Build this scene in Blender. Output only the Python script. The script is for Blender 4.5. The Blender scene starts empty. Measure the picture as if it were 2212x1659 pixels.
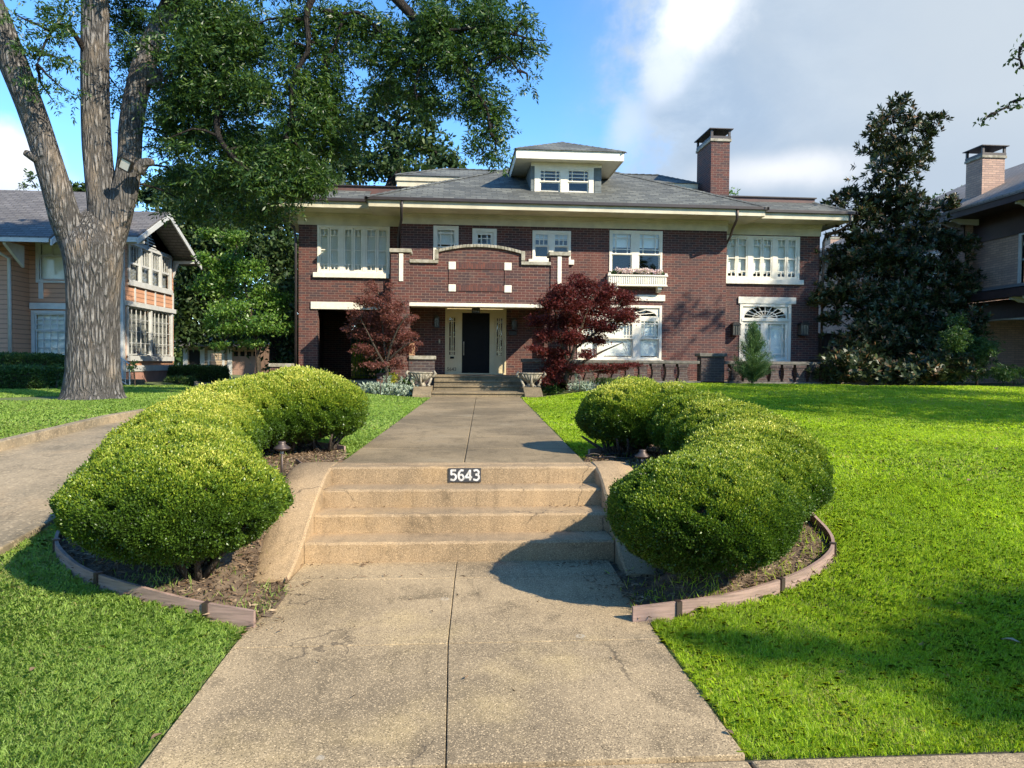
import bpy, math, random
import numpy as np
from mathutils import Vector, Matrix
random.seed(7); rng = np.random.default_rng(11)
S = bpy.context.scene
C = S.collection
# ---------------------------------------------------------------- camera
F = 1590.0; YAW = math.radians(4.57); PITCH = math.radians(1.64); ROLL = 0.0088; CAMZ = 1.0
f0 = Vector((math.sin(YAW)*math.cos(PITCH), math.cos(YAW)*math.cos(PITCH), -math.sin(PITCH)))
r0 = Vector((math.cos(YAW), -math.sin(YAW), 0)); u0 = r0.cross(f0)
Rv = r0*math.cos(ROLL)+u0*math.sin(ROLL); Uv = u0*math.cos(ROLL)-r0*math.sin(ROLL)
cd = bpy.data.cameras.new('camera'); cam = bpy.data.objects.new('camera', cd); C.objects.link(cam)
cd.sensor_width = 36; cd.lens = 36*F/2212; cd.clip_end = 3000; cd.clip_start = 0.05
M = Matrix((Rv, Uv, -f0)).transposed().to_4x4(); M.translation = (0, 0, CAMZ); cam.matrix_world = M
S.camera = cam
def ray(px, py): return f0+Rv*((px-1106)/F)+Uv*((829.5-py)/F)
def at(px, py, Y):
    d = ray(px, py); t = Y/d.y; return Vector((d.x*t, Y, CAMZ+d.z*t))
def atz(px, py, z):
    d = ray(px, py); t = (z-CAMZ)/d.z; return Vector((d.x*t, d.y*t, z))
def PX(px, Y, py=600): return at(px, py, Y).x
def PZ(px, py, Y): return at(px, py, Y).z
# ---------------------------------------------------------------- light
SUND = Vector((1.0, -0.92, 0.95)).normalized()          # towards the sun
sl = bpy.data.lights.new('sun', 'SUN'); sl.energy = 4.8; sl.angle = math.radians(0.55); sl.color = (1.0, 0.90, 0.73)
so = bpy.data.objects.new('sun', sl); C.objects.link(so); so.rotation_euler = SUND.to_track_quat('Z', 'Y').to_euler(); so.location = (20, -20, 30)
S.view_settings.view_transform = 'Standard'; S.view_settings.look = 'None'; S.view_settings.gamma = 1
S.view_settings.exposure = 0.85
S.cycles.max_bounces = 6; S.cycles.diffuse_bounces = 3; S.cycles.glossy_bounces = 3; S.cycles.transmission_bounces = 4; S.cycles.transparent_max_bounces = 8
S.cycles.sample_clamp_indirect = 6
# node helper
class N:
    def __init__(s, nt): s.nt = nt; s.k = 0
    def n(s, t, **kw):
        x = s.nt.nodes.new(t); s.k += 1
        for k, v in kw.items(): setattr(x, k, v)
        return x
    def l(s, a, b): s.nt.links.new(a, b)
    def setin(s, sock, v):
        if hasattr(v, 'is_linked') or isinstance(v, bpy.types.NodeSocket): s.l(v, sock)
        else: sock.default_value = v
    def math(s, op, a, b=0.0, c=None, clamp=False):
        x = s.n('ShaderNodeMath', operation=op); x.use_clamp = clamp
        s.setin(x.inputs[0], a); s.setin(x.inputs[1], b)
        if c is not None: s.setin(x.inputs[2], c)
        return x.outputs[0]
    def mix(s, fac, a, b, bt='MIX'):
        x = s.n('ShaderNodeMix', data_type='RGBA', blend_type=bt)
        s.setin(x.inputs[0], fac); s.setin(x.inputs[6], a); s.setin(x.inputs[7], b); return x.outputs[2]
    def ss(s, v, a, b, lo=0.0, hi=1.0):
        x = s.n('ShaderNodeMapRange', interpolation_type='SMOOTHSTEP')
        s.setin(x.inputs[0], v); x.inputs[1].default_value = a; x.inputs[2].default_value = b; x.inputs[3].default_value = lo; x.inputs[4].default_value = hi
        return x.outputs[0]
    def noise(s, vec, scale, detail=3.0, rough=0.55, dist=0.0):
        x = s.n('ShaderNodeTexNoise'); s.l(vec, x.inputs['Vector']); x.inputs['Scale'].default_value = scale
        x.inputs['Detail'].default_value = detail; x.inputs['Roughness'].default_value = rough; x.inputs['Distortion'].default_value = dist
        return x.outputs['Fac']
    def vmul(s, vec, sc, add=(0, 0, 0)):
        x = s.n('ShaderNodeVectorMath', operation='MULTIPLY_ADD'); s.l(vec, x.inputs[0]); x.inputs[1].default_value = sc; x.inputs[2].default_value = add
        return x.outputs[0]
    def ramp(s, fac, stops):
        x = s.n('ShaderNodeValToRGB'); s.l(fac, x.inputs[0]); e = x.color_ramp.elements
        while len(e) < len(stops): e.new(0.5)
        for i, (p, c) in enumerate(stops): e[i].position = p; e[i].color = (*c, 1)
        return x.outputs[0]
c4 = lambda c: (c[0], c[1], c[2], 1.0)
# world
W = bpy.data.worlds.new('World'); S.world = W; W.use_nodes = True
W.node_tree.nodes.clear(); w = N(W.node_tree)
tc = w.n('ShaderNodeTexCoord').outputs['Generated']
sky = w.n('ShaderNodeTexSky', sky_type='NISHITA'); sky.sun_disc = False
sky.sun_elevation = math.asin(SUND.z); sky.sun_rotation = math.atan2(SUND.x, SUND.y); sky.air_density = 0.85; sky.dust_density = 0.0; sky.ozone_density = 2.6
hs = w.n('ShaderNodeHueSaturation'); hs.inputs['Saturation'].default_value = 1.22; hs.inputs['Value'].default_value = 1.3; w.l(sky.outputs[0], hs.inputs['Color'])
col = w.n('ShaderNodeVectorMath', operation='SCALE'); w.l(hs.outputs[0], col.inputs[0]); col.inputs[3].default_value = 0.15
col = col.outputs[0]
nz1 = w.noise(tc, 3.2, 6, 0.6, 0.5); nz2 = w.noise(w.vmul(tc, (1, 1, 1), (3, 5, 1)), 11, 5, 0.62)
nzc = w.noise(w.vmul(tc, (1, 1, 1.6), (2, 1, 7)), 5.5, 9, 0.66, 0.25)
def cloud(col, px, py, ax, ay, tilt, soft, color, namp=0.5, fine=0.25, rim=None):
    """soft cloud: ellipse of directions (half sizes ax, ay) with a noisy border; rim = brighter colour along the thin border"""
    c = ray(px, py).normalized(); e1 = (r0*math.cos(math.radians(tilt))+u0*math.sin(math.radians(tilt)))
    e1 = (e1-c*e1.dot(c)).normalized(); e2 = c.cross(e1).normalized()
    def dot(v):
        x = w.n('ShaderNodeVectorMath', operation='DOT_PRODUCT'); w.l(tc, x.inputs[0]); x.inputs[1].default_value = v; return x.outputs['Value']
    a = w.math('DIVIDE', dot(e1), ax/F); b = w.math('DIVIDE', dot(e2), ay/F)
    d = w.math('SQRT', w.math('ADD', w.math('MULTIPLY', a, a), w.math('MULTIPLY', b, b)))
    d = w.math('ADD', d, w.math('MULTIPLY', w.math('SUBTRACT', nz1, 0.5), namp*2))
    d = w.math('ADD', d, w.math('MULTIPLY', w.math('SUBTRACT', nz2, 0.5), fine*2))
    d = w.math('ADD', d, w.math('MULTIPLY', w.math('SUBTRACT', nzc, 0.5), fine*1.6))
    m = w.ss(d, 1-soft, 1+soft, 1.0, 0.0)
    m = w.math('MULTIPLY', m, w.math('GREATER_THAN', dot(c), 0.0))
    m = w.math('MULTIPLY', m, color[3]); body = c4(color)
    if rim:
        r_ = w.math('ADD', w.ss(d, .70, 1.0, 0, .8), w.math('MULTIPLY', w.ss(nzc, .38, .72), .8), clamp=True); body = w.mix(r_, c4(color), c4(rim))
    return w.mix(m, col, body)
k_ = .74
def kc(r, g_, b_, a_=1): return (r*k_, g_*k_, b_*k_, a_)
CLOUDS = [(2190, 210, 640, 600, 0, .12, kc(.225, .36, .56), .34, .22, kc(.42, .54, .70)),
          (2380, 40, 560, 420, 0, .8, kc(.50, .56, .62, .9), .4, .15, None),
          (1760, 400, 400, 90, 0, .8, kc(.40, .48, .58, .75), .5, .3, None),
          (1690, 368, 130, 30, 4, .8, kc(.80, .82, .86, .85), .6, .5, None),
          (1502, 30, 58, 100, -32, .7, kc(.94, .97, 1.02, .95), .45, .75, None),
          (1440, 150, 40, 50, -30, .7, kc(.66, .74, .86, .8), .7, .7, None),
          (1352, 285, 34, 62, -10, .8, kc(.52, .64, .82, .85), .8, .6, None),
          (15, 345, 70, 60, 0, .4, kc(.84, .87, .92, 1), .6, .5, None),
          (-60, 425, 190, 46, 0, .5, kc(.74, .78, .85, .9), .5, .4, None)]
for cl in CLOUDS: col = cloud(col, *cl)
# broken cloud over the rest of the sky, behind and above the camera, as the same weather would have
sep = w.n('ShaderNodeSeparateXYZ'); w.l(tc, sep.inputs[0])
bg = w.n('ShaderNodeBackground'); w.l(col, bg.inputs[0]); bg.inputs[1].default_value = 1.0
wo = w.n('ShaderNodeOutputWorld'); w.l(bg.outputs[0], wo.inputs[0])
# ---------------------------------------------------------------- materials
MATS = {}
def newmat(name):
    m = bpy.data.materials.new(name); m.use_nodes = True; m.node_tree.nodes.clear(); g = N(m.node_tree)
    b = g.n('ShaderNodeBsdfPrincipled'); o = g.n('ShaderNodeOutputMaterial'); g.l(b.outputs[0], o.inputs[0]); MATS[name] = m
    return m, g, b, o
def bump(g, b, h, strength, dist=0.01):
    x = g.n('ShaderNodeBump'); x.inputs['Strength'].default_value = strength; x.inputs['Distance'].default_value = dist
    g.l(h, x.inputs['Height']); g.l(x.outputs[0], b.inputs['Normal'])
def pos(g): return g.n('ShaderNodeNewGeometry').outputs['Position']
def simple(name, c1, c2=None, scale=6, rough=0.7, bmp=0.15, metal=0, spec=None, stretch=(1, 1, 1), detail=4, dist=0.004):
    m, g, b, o = newmat(name); c2 = c2 or tuple(v*0.8 for v in c1)
    p = g.vmul(pos(g), stretch); n = g.noise(p, scale, detail)
    g.l(g.mix(g.ss(n, .3, .7), c4(c1), c4(c2)), b.inputs['Base Color'])
    b.inputs['Roughness'].default_value = rough; b.inputs['Metallic'].default_value = metal
    if spec is not None: b.inputs['Specular IOR Level'].default_value = spec
    if bmp: bump(g, b, g.noise(p, scale*6, 3), bmp, dist)
    return m
def planar(g, vscale=1.0):
    """u along the wall, v up, chosen by which way the face looks"""
    ge = g.n('ShaderNodeNewGeometry'); s1 = g.n('ShaderNodeSeparateXYZ'); g.l(ge.outputs['Position'], s1.inputs[0])
    s2 = g.n('ShaderNodeSeparateXYZ'); g.l(ge.outputs['True Normal'], s2.inputs[0])
    t = g.math('GREATER_THAN', g.math('ABSOLUTE', s2.outputs[0]), g.math('ABSOLUTE', s2.outputs[1]))
    u = g.math('ADD', g.math('MULTIPLY', s1.outputs[1], t), g.math('MULTIPLY', s1.outputs[0], g.math('SUBTRACT', 1.0, t)))
    cb = g.n('ShaderNodeCombineXYZ'); g.l(u, cb.inputs[0]); g.l(g.math('MULTIPLY', s1.outputs[2], vscale), cb.inputs[1])
    return cb.outputs[0], ge.outputs['Position'], s1
def brickmat(name, a, b_, mortar, bw=.25, rh=.083, ms=.009, dark=(.042, .028, .032), vertical=False, stain=.35):
    m, g, b, o = newmat(name); uv, P, sp = planar(g)
    if vertical:
        s = g.n('ShaderNodeSeparateXYZ'); g.l(uv, s.inputs[0]); cb = g.n('ShaderNodeCombineXYZ'); g.l(s.outputs[1], cb.inputs[0]); g.l(s.outputs[0], cb.inputs[1]); uv = cb.outputs[0]
    t = g.n('ShaderNodeTexBrick'); g.l(uv, t.inputs['Vector']); t.inputs['Scale'].default_value = 1
    t.inputs['Brick Width'].default_value = bw; t.inputs['Row Height'].default_value = rh; t.inputs['Mortar Size'].default_value = ms
    t.inputs['Mortar Smooth'].default_value = 0.25; t.inputs['Bias'].default_value = -0.1
    t.inputs['Color1'].default_value = c4(a); t.inputs['Color2'].default_value = c4(b_); t.inputs['Mortar'].default_value = c4(mortar)
    # a few dark burnt bricks: second brick lattice in step with the first
    t2 = g.n('ShaderNodeTexBrick'); g.l(uv, t2.inputs['Vector']); t2.inputs['Scale'].default_value = 1
    for k in ('Brick Width', 'Row Height', 'Mortar Size'): t2.inputs[k].default_value = t.inputs[k].default_value
    t2.inputs['Color1'].default_value = (0, 0, 0, 1); t2.inputs['Color2'].default_value = (1, 1, 1, 1); t2.inputs['Mortar'].default_value = (0, 0, 0, 1); t2.inputs['Bias'].default_value = -.35
    c = g.mix(g.math('MULTIPLY', t2.outputs[0], .9), t.outputs[0], c4(dark))
    big = g.noise(P, 0.9, 5, .6); c = g.mix(g.ss(big, .4, .75, 0, stain), c, c4(dark))
    st_ = g.noise(g.vmul(P, (3.2, 3.2, .30)), 1, 5, .65); c = g.mix(g.ss(st_, .52, .78, 0, .38), c, c4(tuple(v*.5 for v in dark))); c = g.mix(g.ss(g.noise(g.vmul(P, (2.1, 2.1, .8), (5, 9, 2)), 1, 5, .7), .56, .76, 0, .30), c, c4(mortar)); fine = g.noise(P, 45, 3); c = g.mix(g.ss(fine, .45, .9, 0, .35), c, c4(mortar))
    g.l(c, b.inputs['Base Color']); b.inputs['Roughness'].default_value = .85
    h = g.math('ADD', g.math('MULTIPLY', t.outputs['Fac'], -1.0), g.math('MULTIPLY', fine, .35)); bump(g, b, h, .8, .008)
    return m
def shinglemat(name, a, b_, rh=.07, bw=.3):
    m, g, b, o = newmat(name); uv, P, sp = planar(g)
    t = g.n('ShaderNodeTexBrick'); g.l(uv, t.inputs['Vector']); t.inputs['Scale'].default_value = 1
    t.inputs['Brick Width'].default_value = bw; t.inputs['Row Height'].default_value = rh; t.inputs['Mortar Size'].default_value = .016; t.inputs['Mortar Smooth'].default_value = .2
    t.inputs['Color1'].default_value = c4(a); t.inputs['Color2'].default_value = c4(b_); t.inputs['Mortar'].default_value = c4(tuple(v*.35 for v in a))
    n = g.noise(P, .7, 5, .65); c = g.mix(g.ss(n, .35, .7, 0, .6), t.outputs[0], c4(tuple(v*.6 for v in b_)))
    n2 = g.noise(g.vmul(P, (1, 1, 6)), 8, 4); c = g.mix(g.ss(n2, .5, .8, 0, .5), c, c4((.20, .19, .14)))
    g.l(c, b.inputs['Base Color']); b.inputs['Roughness'].default_value = .8
    bump(g, b, g.math('ADD', g.math('MULTIPLY', t.outputs['Fac'], -1), g.math('MULTIPLY', g.noise(P, 60, 2), .4)), .9, .015)
    return m
def sidingmat(name, a, pitch=.17):
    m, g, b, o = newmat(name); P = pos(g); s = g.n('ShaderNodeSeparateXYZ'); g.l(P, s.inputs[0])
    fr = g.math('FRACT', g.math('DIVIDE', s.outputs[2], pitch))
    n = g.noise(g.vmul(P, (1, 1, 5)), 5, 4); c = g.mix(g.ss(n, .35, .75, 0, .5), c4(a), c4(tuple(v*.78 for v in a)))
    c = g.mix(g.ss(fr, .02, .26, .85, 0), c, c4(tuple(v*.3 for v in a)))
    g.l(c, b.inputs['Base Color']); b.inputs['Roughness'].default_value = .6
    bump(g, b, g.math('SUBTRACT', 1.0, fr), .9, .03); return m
def leafmat(name, stops, transl=.35, rough=.45, nscale=1.2, namt=.35, spec=.4):
    """stops: colour ramp over each leaf's own random number; noise makes lighter and darker shoots"""
    m, g, b, o = newmat(name)
    at_ = g.n('ShaderNodeAttribute'); at_.attribute_name = 'rnd'
    n = g.noise(pos(g), nscale, 3)
    f = g.math('ADD', at_.outputs['Fac'], g.math('MULTIPLY', g.math('SUBTRACT', n, .5), namt*2), clamp=True)
    c = g.ramp(f, stops); g.l(c, b.inputs['Base Color']); b.inputs['Roughness'].default_value = rough; b.inputs['Specular IOR Level'].default_value = spec
    if transl > 0:
        t = g.n('ShaderNodeBsdfTranslucent'); g.l(g.mix(1.0, c, (1.25, 1.35, .6, 1), 'MULTIPLY'), t.inputs[0])
        ms = g.n('ShaderNodeMixShader'); ms.inputs[0].default_value = transl; g.l(b.outputs[0], ms.inputs[1]); g.l(t.outputs[0], ms.inputs[2]); g.l(ms.outputs[0], o.inputs[0])
    return m
def concretemat(name, a, stain, speck=.5, peb=60, warm=(.36, .25, .13), lichen=True, slabtint=.0):
    m, g, b, o = newmat(name); P = pos(g)
    n1 = g.noise(P, .55, 6, .62, .4); n2 = g.noise(P, 2.6, 6, .7, .6); n3 = g.noise(P, peb*1.6, 2, .8)
    c = g.mix(g.ss(n1, .36, .66), c4(a), c4(stain)); c = g.mix(g.ss(n2, .50, .74, 0, .75), c, c4(tuple(v*.5 for v in stain)))
    n4 = g.noise(g.vmul(P, (1, 1, 1), (9, 4, 0)), 1.1, 4, .6); c = g.mix(g.ss(n4, .52, .75, 0, .7), c, c4(warm))
    n5 = g.noise(g.vmul(P, (9, 1.4, .9), (1, 2, 3)), 1.0, 5, .65); c = g.mix(g.ss(n5, .52, .76, 0, .40), c, c4(tuple(v*.42 for v in stain)))
    v = g.n('ShaderNodeTexVoronoi'); g.l(P, v.inputs['Vector']); v.inputs['Scale'].default_value = peb
    sp = g.n('ShaderNodeSeparateColor'); g.l(v.outputs['Color'], sp.inputs[0])
    tone = g.math('MULTIPLY', g.math('SUBTRACT', sp.outputs[0], .5), speck)
    peb_c = g.mix(g.ss(sp.outputs[1], .75, .95, 0, speck*.9), c, c4(tuple(min(1, x*1.9) for x in a)))
    peb_c = g.mix(g.ss(sp.outputs[2], .72, .95, 0, speck), peb_c, c4(tuple(x*.32 for x in stain)))
    c = g.mix(g.ss(n3, .2, .8, 0.5, 1.0), c, peb_c)
    if lichen:
        vv = g.n('ShaderNodeTexVoronoi'); g.l(P, vv.inputs['Vector']); vv.inputs['Scale'].default_value = 2.2; vv.inputs['Randomness'].default_value = 1
        wob = g.math('ADD', vv.outputs['Distance'], g.math('MULTIPLY', g.noise(P, 30, 2), .06))
        ringm = g.math('MULTIPLY', g.ss(wob, .055, .075), g.ss(wob, .085, .105, 1, 0)); s3 = g.n('ShaderNodeSeparateColor'); g.l(vv.outputs['Color'], s3.inputs[0])
        ringm = g.math('MULTIPLY', ringm, g.math('GREATER_THAN', s3.outputs[0], .45)); c = g.mix(g.math('MULTIPLY', ringm, .35), c, (.55, .50, .40, 1))
    g.l(c, b.inputs['Base Color']); b.inputs['Roughness'].default_value = .9; b.inputs['Specular IOR Level'].default_value = .25
    if speck > .55:
        vc = g.n('ShaderNodeTexVoronoi', feature='DISTANCE_TO_EDGE'); nd = g.n('ShaderNodeTexNoise'); g.l(P, nd.inputs['Vector']); nd.inputs['Scale'].default_value = 3; nd.inputs['Detail'].default_value = 6
        ad = g.n('ShaderNodeVectorMath', operation='MULTIPLY_ADD'); g.l(nd.outputs['Color'], ad.inputs[0]); ad.inputs[1].default_value = (.5, .5, .5); g.l(P, ad.inputs[2]); g.l(ad.outputs[0], vc.inputs['Vector']); vc.inputs['Scale'].default_value = .55
        crk = g.math('MULTIPLY', g.ss(vc.outputs['Distance'], .0, .006, 1, 0), g.ss(g.noise(P, .8, 2), .50, .60)); c = g.mix(g.math('MULTIPLY', crk, .65), c, (.05, .04, .03, 1)); g.l(c, b.inputs['Base Color'])
    bump(g, b, g.math('ADD', g.math('MULTIPLY', v.outputs['Distance'], -.9), g.math('MULTIPLY', n2, 1.2)), .4, .003); return m
def barkmat(name, a, b_, sc=1.0, orange=0):
    m, g, b, o = newmat(name); P = pos(g); p = g.vmul(P, (16*sc, 16*sc, 2.5*sc)); p2 = g.vmul(P, (34*sc, 34*sc, 6*sc))
    v = g.n('ShaderNodeTexVoronoi', feature='DISTANCE_TO_EDGE'); 
    nd = g.n('ShaderNodeTexNoise'); g.l(p, nd.inputs['Vector']); nd.inputs['Scale'].default_value = 1.3; nd.inputs['Detail'].default_value = 5
    ad = g.n('ShaderNodeVectorMath', operation='ADD'); g.l(p, ad.inputs[0]); g.l(nd.outputs['Color'], ad.inputs[1]); g.l(ad.outputs[0], v.inputs['Vector']); v.inputs['Scale'].default_value = 1
    n = g.noise(p2, 1, 5, .7); n1 = g.noise(g.vmul(P, (1, 1, .45)), 1.8, 5)
    c = g.mix(g.ss(n, .3, .7), c4(a), c4(b_)); c = g.mix(g.ss(v.outputs['Distance'], 0, .22, .9, 0), c, c4(tuple(x*.33 for x in b_)))
    c = g.mix(g.ss(n1, .42, .66, 0, .6), c, c4(b_)); c = g.mix(g.ss(g.noise(g.vmul(P, (1, 1, .4), (7, 3, 1)), 2.2, 4), .5, .72, 0, .5), c, c4((a[0]*1.05, a[1]*.86, a[2]*.66)))
    if orange:
        s = at(228, 480, 16.2); dv = g.n('ShaderNodeVectorMath', operation='DISTANCE'); q = g.vmul(P, (1, 1, .35)); g.l(q, dv.inputs[0]); dv.inputs[1].default_value = (s.x, s.y, s.z*.35)
        dd = g.math('ADD', dv.outputs['Value'], g.math('MULTIPLY', g.noise(P, 3, 3), .4)); c = g.mix(g.ss(dd, .25, .65, .6, 0), c, (.34, .17, .08, 1))
    g.l(c, b.inputs['Base Color']); b.inputs['Roughness'].default_value = .95; b.inputs['Specular IOR Level'].default_value = .2
    bump(g, b, g.math('ADD', g.ss(v.outputs['Distance'], 0, .3), g.math('MULTIPLY', n, .6)), 1.0, .05/sc); return m
def glassmat():
    m, g, b, o = newmat('glass'); ge = g.n('ShaderNodeNewGeometry'); dt = g.n('ShaderNodeVectorMath', operation='DOT_PRODUCT'); g.l(ge.outputs['Normal'], dt.inputs[0]); g.l(ge.outputs['Incoming'], dt.inputs[1])
    gl = g.n('ShaderNodeBsdfGlossy'); gl.inputs['Roughness'].default_value = .02; tr = g.n('ShaderNodeBsdfTransparent'); tr.inputs[0].default_value = (.95, .97, .95, 1)
    nb = g.n('ShaderNodeBump'); nb.inputs['Strength'].default_value = .04; nb.inputs['Distance'].default_value = .01; g.l(g.noise(pos(g), 2.5, 2), nb.inputs['Height']); g.l(nb.outputs[0], gl.inputs['Normal'])
    ms = g.n('ShaderNodeMixShader'); g.l(g.math('ADD', g.math('MULTIPLY', g.math('POWER', g.math('SUBTRACT', 1.0, g.math('ABSOLUTE', dt.outputs['Value'])), 5.0), .9), .055), ms.inputs[0]); g.l(tr.outputs[0], ms.inputs[1]); g.l(gl.outputs[0], ms.inputs[2]); g.l(ms.outputs[0], o.inputs[0]); return m
GLASS = glassmat()
BRICK = brickmat('red_brick', (.122, .036, .026), (.060, .024, .021), (.27, .185, .14), ms=.0065)
BRICKV = brickmat('red_brick_soldier', (.17, .055, .036), (.10, .036, .028), (.10, .05, .04), vertical=True, bw=.24, rh=.075, ms=.012)
BRICKD = brickmat('weathered_brick', (.085, .05, .042), (.05, .036, .034), (.16, .14, .12), stain=.5)
TBRICK = brickmat('tan_brick', (.52, .34, .25), (.42, .28, .21), (.24, .19, .155), dark=(.34, .22, .18), bw=.3, rh=.085)
CREAM = simple('cream_paint', (.64, .58, .42), (.50, .45, .32), 2.2, .55, .06)
WHITE = simple('white_paint', (.80, .74, .61), (.72, .66, .53), 4, .5, .08)
LIME = simple('white_stone', (.80, .74, .61), (.70, .64, .52), 9, .8, .2)
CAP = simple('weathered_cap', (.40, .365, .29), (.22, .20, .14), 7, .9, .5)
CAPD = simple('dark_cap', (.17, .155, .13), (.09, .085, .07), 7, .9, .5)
BLIND = simple('blind', (.90, .90, .83), (.86, .86, .79), 3, .6, 0)
YCREAM = simple('door_trim', (.60, .50, .30), (.56, .46, .27), 4, .5, .05)
BLACKW = simple('black_door', (.004, .0035, .0035), (.006, .005, .005), 6, .55, .05, spec=.15)
IRON = simple('dark_metal', (.035, .032, .030), (.05, .045, .04), 12, .45, .05, metal=.6)
BRONZE = simple('bronze_metal', (.10, .075, .06), (.07, .05, .042), 12, .45, .05, metal=.5)
GUTTER = simple('gutter', (.028, .022, .022), (.04, .03, .03), 9, .5, .03)
FLASH = simple('flashing', (.13, .065, .055), (.09, .05, .045), 3, .6, .05)
SHINGLE = shinglemat('slate_shingle', (.20, .205, .175), (.075, .080, .074), rh=.09, bw=.36)
SHING2 = shinglemat('grey_shingle', (.19, .175, .165), (.12, .11, .105), rh=.09)
SHING3 = shinglemat('tan_shingle', (.33, .28, .24), (.24, .21, .18), rh=.085)
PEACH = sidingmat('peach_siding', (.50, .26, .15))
BEIGE = sidingmat('beige_siding', (.36, .28, .19))
TRIM2 = simple('neighbour_trim', (.54, .54, .51), (.46, .46, .43), 4, .5, .06)
PINKD = simple('garage_door_pink', (.34, .21, .155), (.30, .185, .14), 3, .6, .04)
DBROWN = simple('dark_brown_wood', (.055, .03, .027), (.04, .022, .02), 6, .6, .1)
DARKI = simple('dark_interior', (.01, .01, .01), (.012, .012, .012), 3, .9, 0)
FENCEM = simple('cedar_boards', (.21, .13, .085), (.15, .09, .06), 4, .8, .3, stretch=(8, 8, 1))
BOARD = simple('edging_wood', (.36, .24, .19), (.22, .15, .115), 5, .75, .4, stretch=(1, 1, 14))
STEPM = concretemat('step_concrete', (.39, .275, .155), (.25, .18, .105), .7, 210, (.46, .30, .14), False)
WALKM = concretemat('walk_concrete', (.41, .305, .175), (.205, .155, .093), .85, 180, (.50, .37, .18))
UPWALK = concretemat('upper_walk_concrete', (.28, .21, .12), (.15, .115, .068), .5, 160, (.30, .24, .15), False)
DRIVEM = concretemat('drive_concrete', (.36, .28, .175), (.21, .17, .11), .35, 50, (.42, .30, .17), False)
PORCHM = concretemat('porch_concrete', (.27, .205, .12), (.15, .12, .075), .35, 60, (.30, .24, .15), False)
JOINT = simple('joint', (.035, .03, .022), (.05, .045, .03), 30, .95, .3)
STONE = simple('urn_stone', (.40, .35, .26), (.17, .15, .11), 11, .9, .6, dist=.01)
SOIL = simple('soil', (.085, .055, .034), (.17, .12, .075), 9, 1, .8, dist=.02)
TURF = simple('turf', (.10, .15, .03), (.13, .13, .05), 14, 1, .5)
PAINTB = simple('black_paint', (.028, .03, .034), (.05, .05, .05), 40, .8, .3)
PAINTW = simple('white_digits', (.70, .69, .65), (.45, .42, .36), 45, .8, .3)
BRASS = simple('house_digits', (.10, .08, .05), (.08, .06, .04), 9, .5, 0)
SEED = newmat('lantern_glass'); SEED[2].inputs['Base Color'].default_value = (.09, .085, .07, 1); SEED[2].inputs['Roughness'].default_value = .12; SEED = SEED[0]
LAMPG = simple('frosted_glass', (.55, .52, .45), (.5, .47, .4), 4, .15, 0)
BULB = newmat('lit_bulb'); BULB[2].inputs['Emission Color'].default_value = (1, .75, .4, 1); BULB[2].inputs['Emission Strength'].default_value = 2.5; BULB = BULB[0]
BARK = barkmat('pecan_bark', (.335, .315, .29), (.11, .10, .09), .85, 1)
BARK2 = barkmat('branch_bark', (.06, .05, .042), (.035, .03, .025), 1.6)
BARKS = barkmat('shrub_bark', (.16, .13, .10), (.08, .065, .05), 3)
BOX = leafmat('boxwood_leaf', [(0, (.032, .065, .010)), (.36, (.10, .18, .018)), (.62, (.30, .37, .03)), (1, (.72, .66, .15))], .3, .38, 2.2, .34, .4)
GRASS = leafmat('grass_blade', [(0, (.24, .33, .018)), (.5, (.36, .51, .032)), (.9, (.47, .59, .055)), (1, (.50, .42, .18))], .5, .5, .6, .42, .3)
GRASSL = leafmat('cool_grass_blade', [(0, (.21, .32, .06)), (.5, (.32, .46, .09)), (.9, (.41, .53, .13)), (1, (.44, .38, .18))], .5, .5, .6, .42, .3)
PECAN = leafmat('pecan_leaf', [(0, (.022, .05, .014)), (.6, (.045, .10, .020)), (1, (.11, .17, .028))], .32, .4, .35, .3, .4)
OAK = leafmat('oak_leaf', [(0, (.022, .045, .018)), (.6, (.045, .085, .025)), (1, (.10, .14, .04))], .3, .5, .5, .3, .3)
HOLLY = leafmat('bright_leaf', [(0, (.04, .10, .016)), (.5, (.10, .21, .03)), (1, (.20, .31, .05))], .35, .4, .8, .3, .5)
MAPLE = leafmat('maple_leaf', [(0, (.045, .009, .010)), (.55, (.10, .017, .016)), (1, (.21, .036, .028))], .35, .5, 1.5, .3, .3)
MAPLE2 = leafmat('brown_maple_leaf', [(0, (.09, .030, .026)), (.55, (.16, .052, .042)), (1, (.26, .10, .075))], .35, .5, 1.5, .3, .3)
MAG = leafmat('magnolia_leaf', [(0, (.022, .034, .013)), (.62, (.042, .060, .020)), (.82, (.075, .095, .03)), (.9, (.13, .08, .035)), (1, (.17, .09, .04))], .06, .42, 1.0, .12, .35)
JUN = leafmat('juniper_leaf', [(0, (.05, .10, .035)), (.6, (.10, .18, .06)), (1, (.17, .26, .10))], .2, .6, 2.5, .25, .2)
SHRUB = leafmat('shrub_leaf', [(0, (.025, .06, .015)), (.6, (.06, .12, .028)), (1, (.13, .20, .05))], .3, .45, 1.0, .3, .4)
SILVER = leafmat('silver_leaf', [(0, (.22, .28, .20)), (1, (.42, .48, .38))], .15, .8, 3, .2, .1)
YELLOWG = leafmat('golden_leaf', [(0, (.16, .22, .02)), (1, (.45, .42, .04))], .35, .5, 3, .3, .3)
LITTER = leafmat('dry_leaf', [(0, (.10, .06, .035)), (.6, (.22, .145, .085)), (1, (.40, .30, .19))], .1, .8, 3, .2, .2)
FLOWER = leafmat('petal', [(0, (.60, .32, .44)), (.4, (.80, .64, .70)), (1, (.90, .86, .84))], .25, .7, 3, .3, .2)
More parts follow.
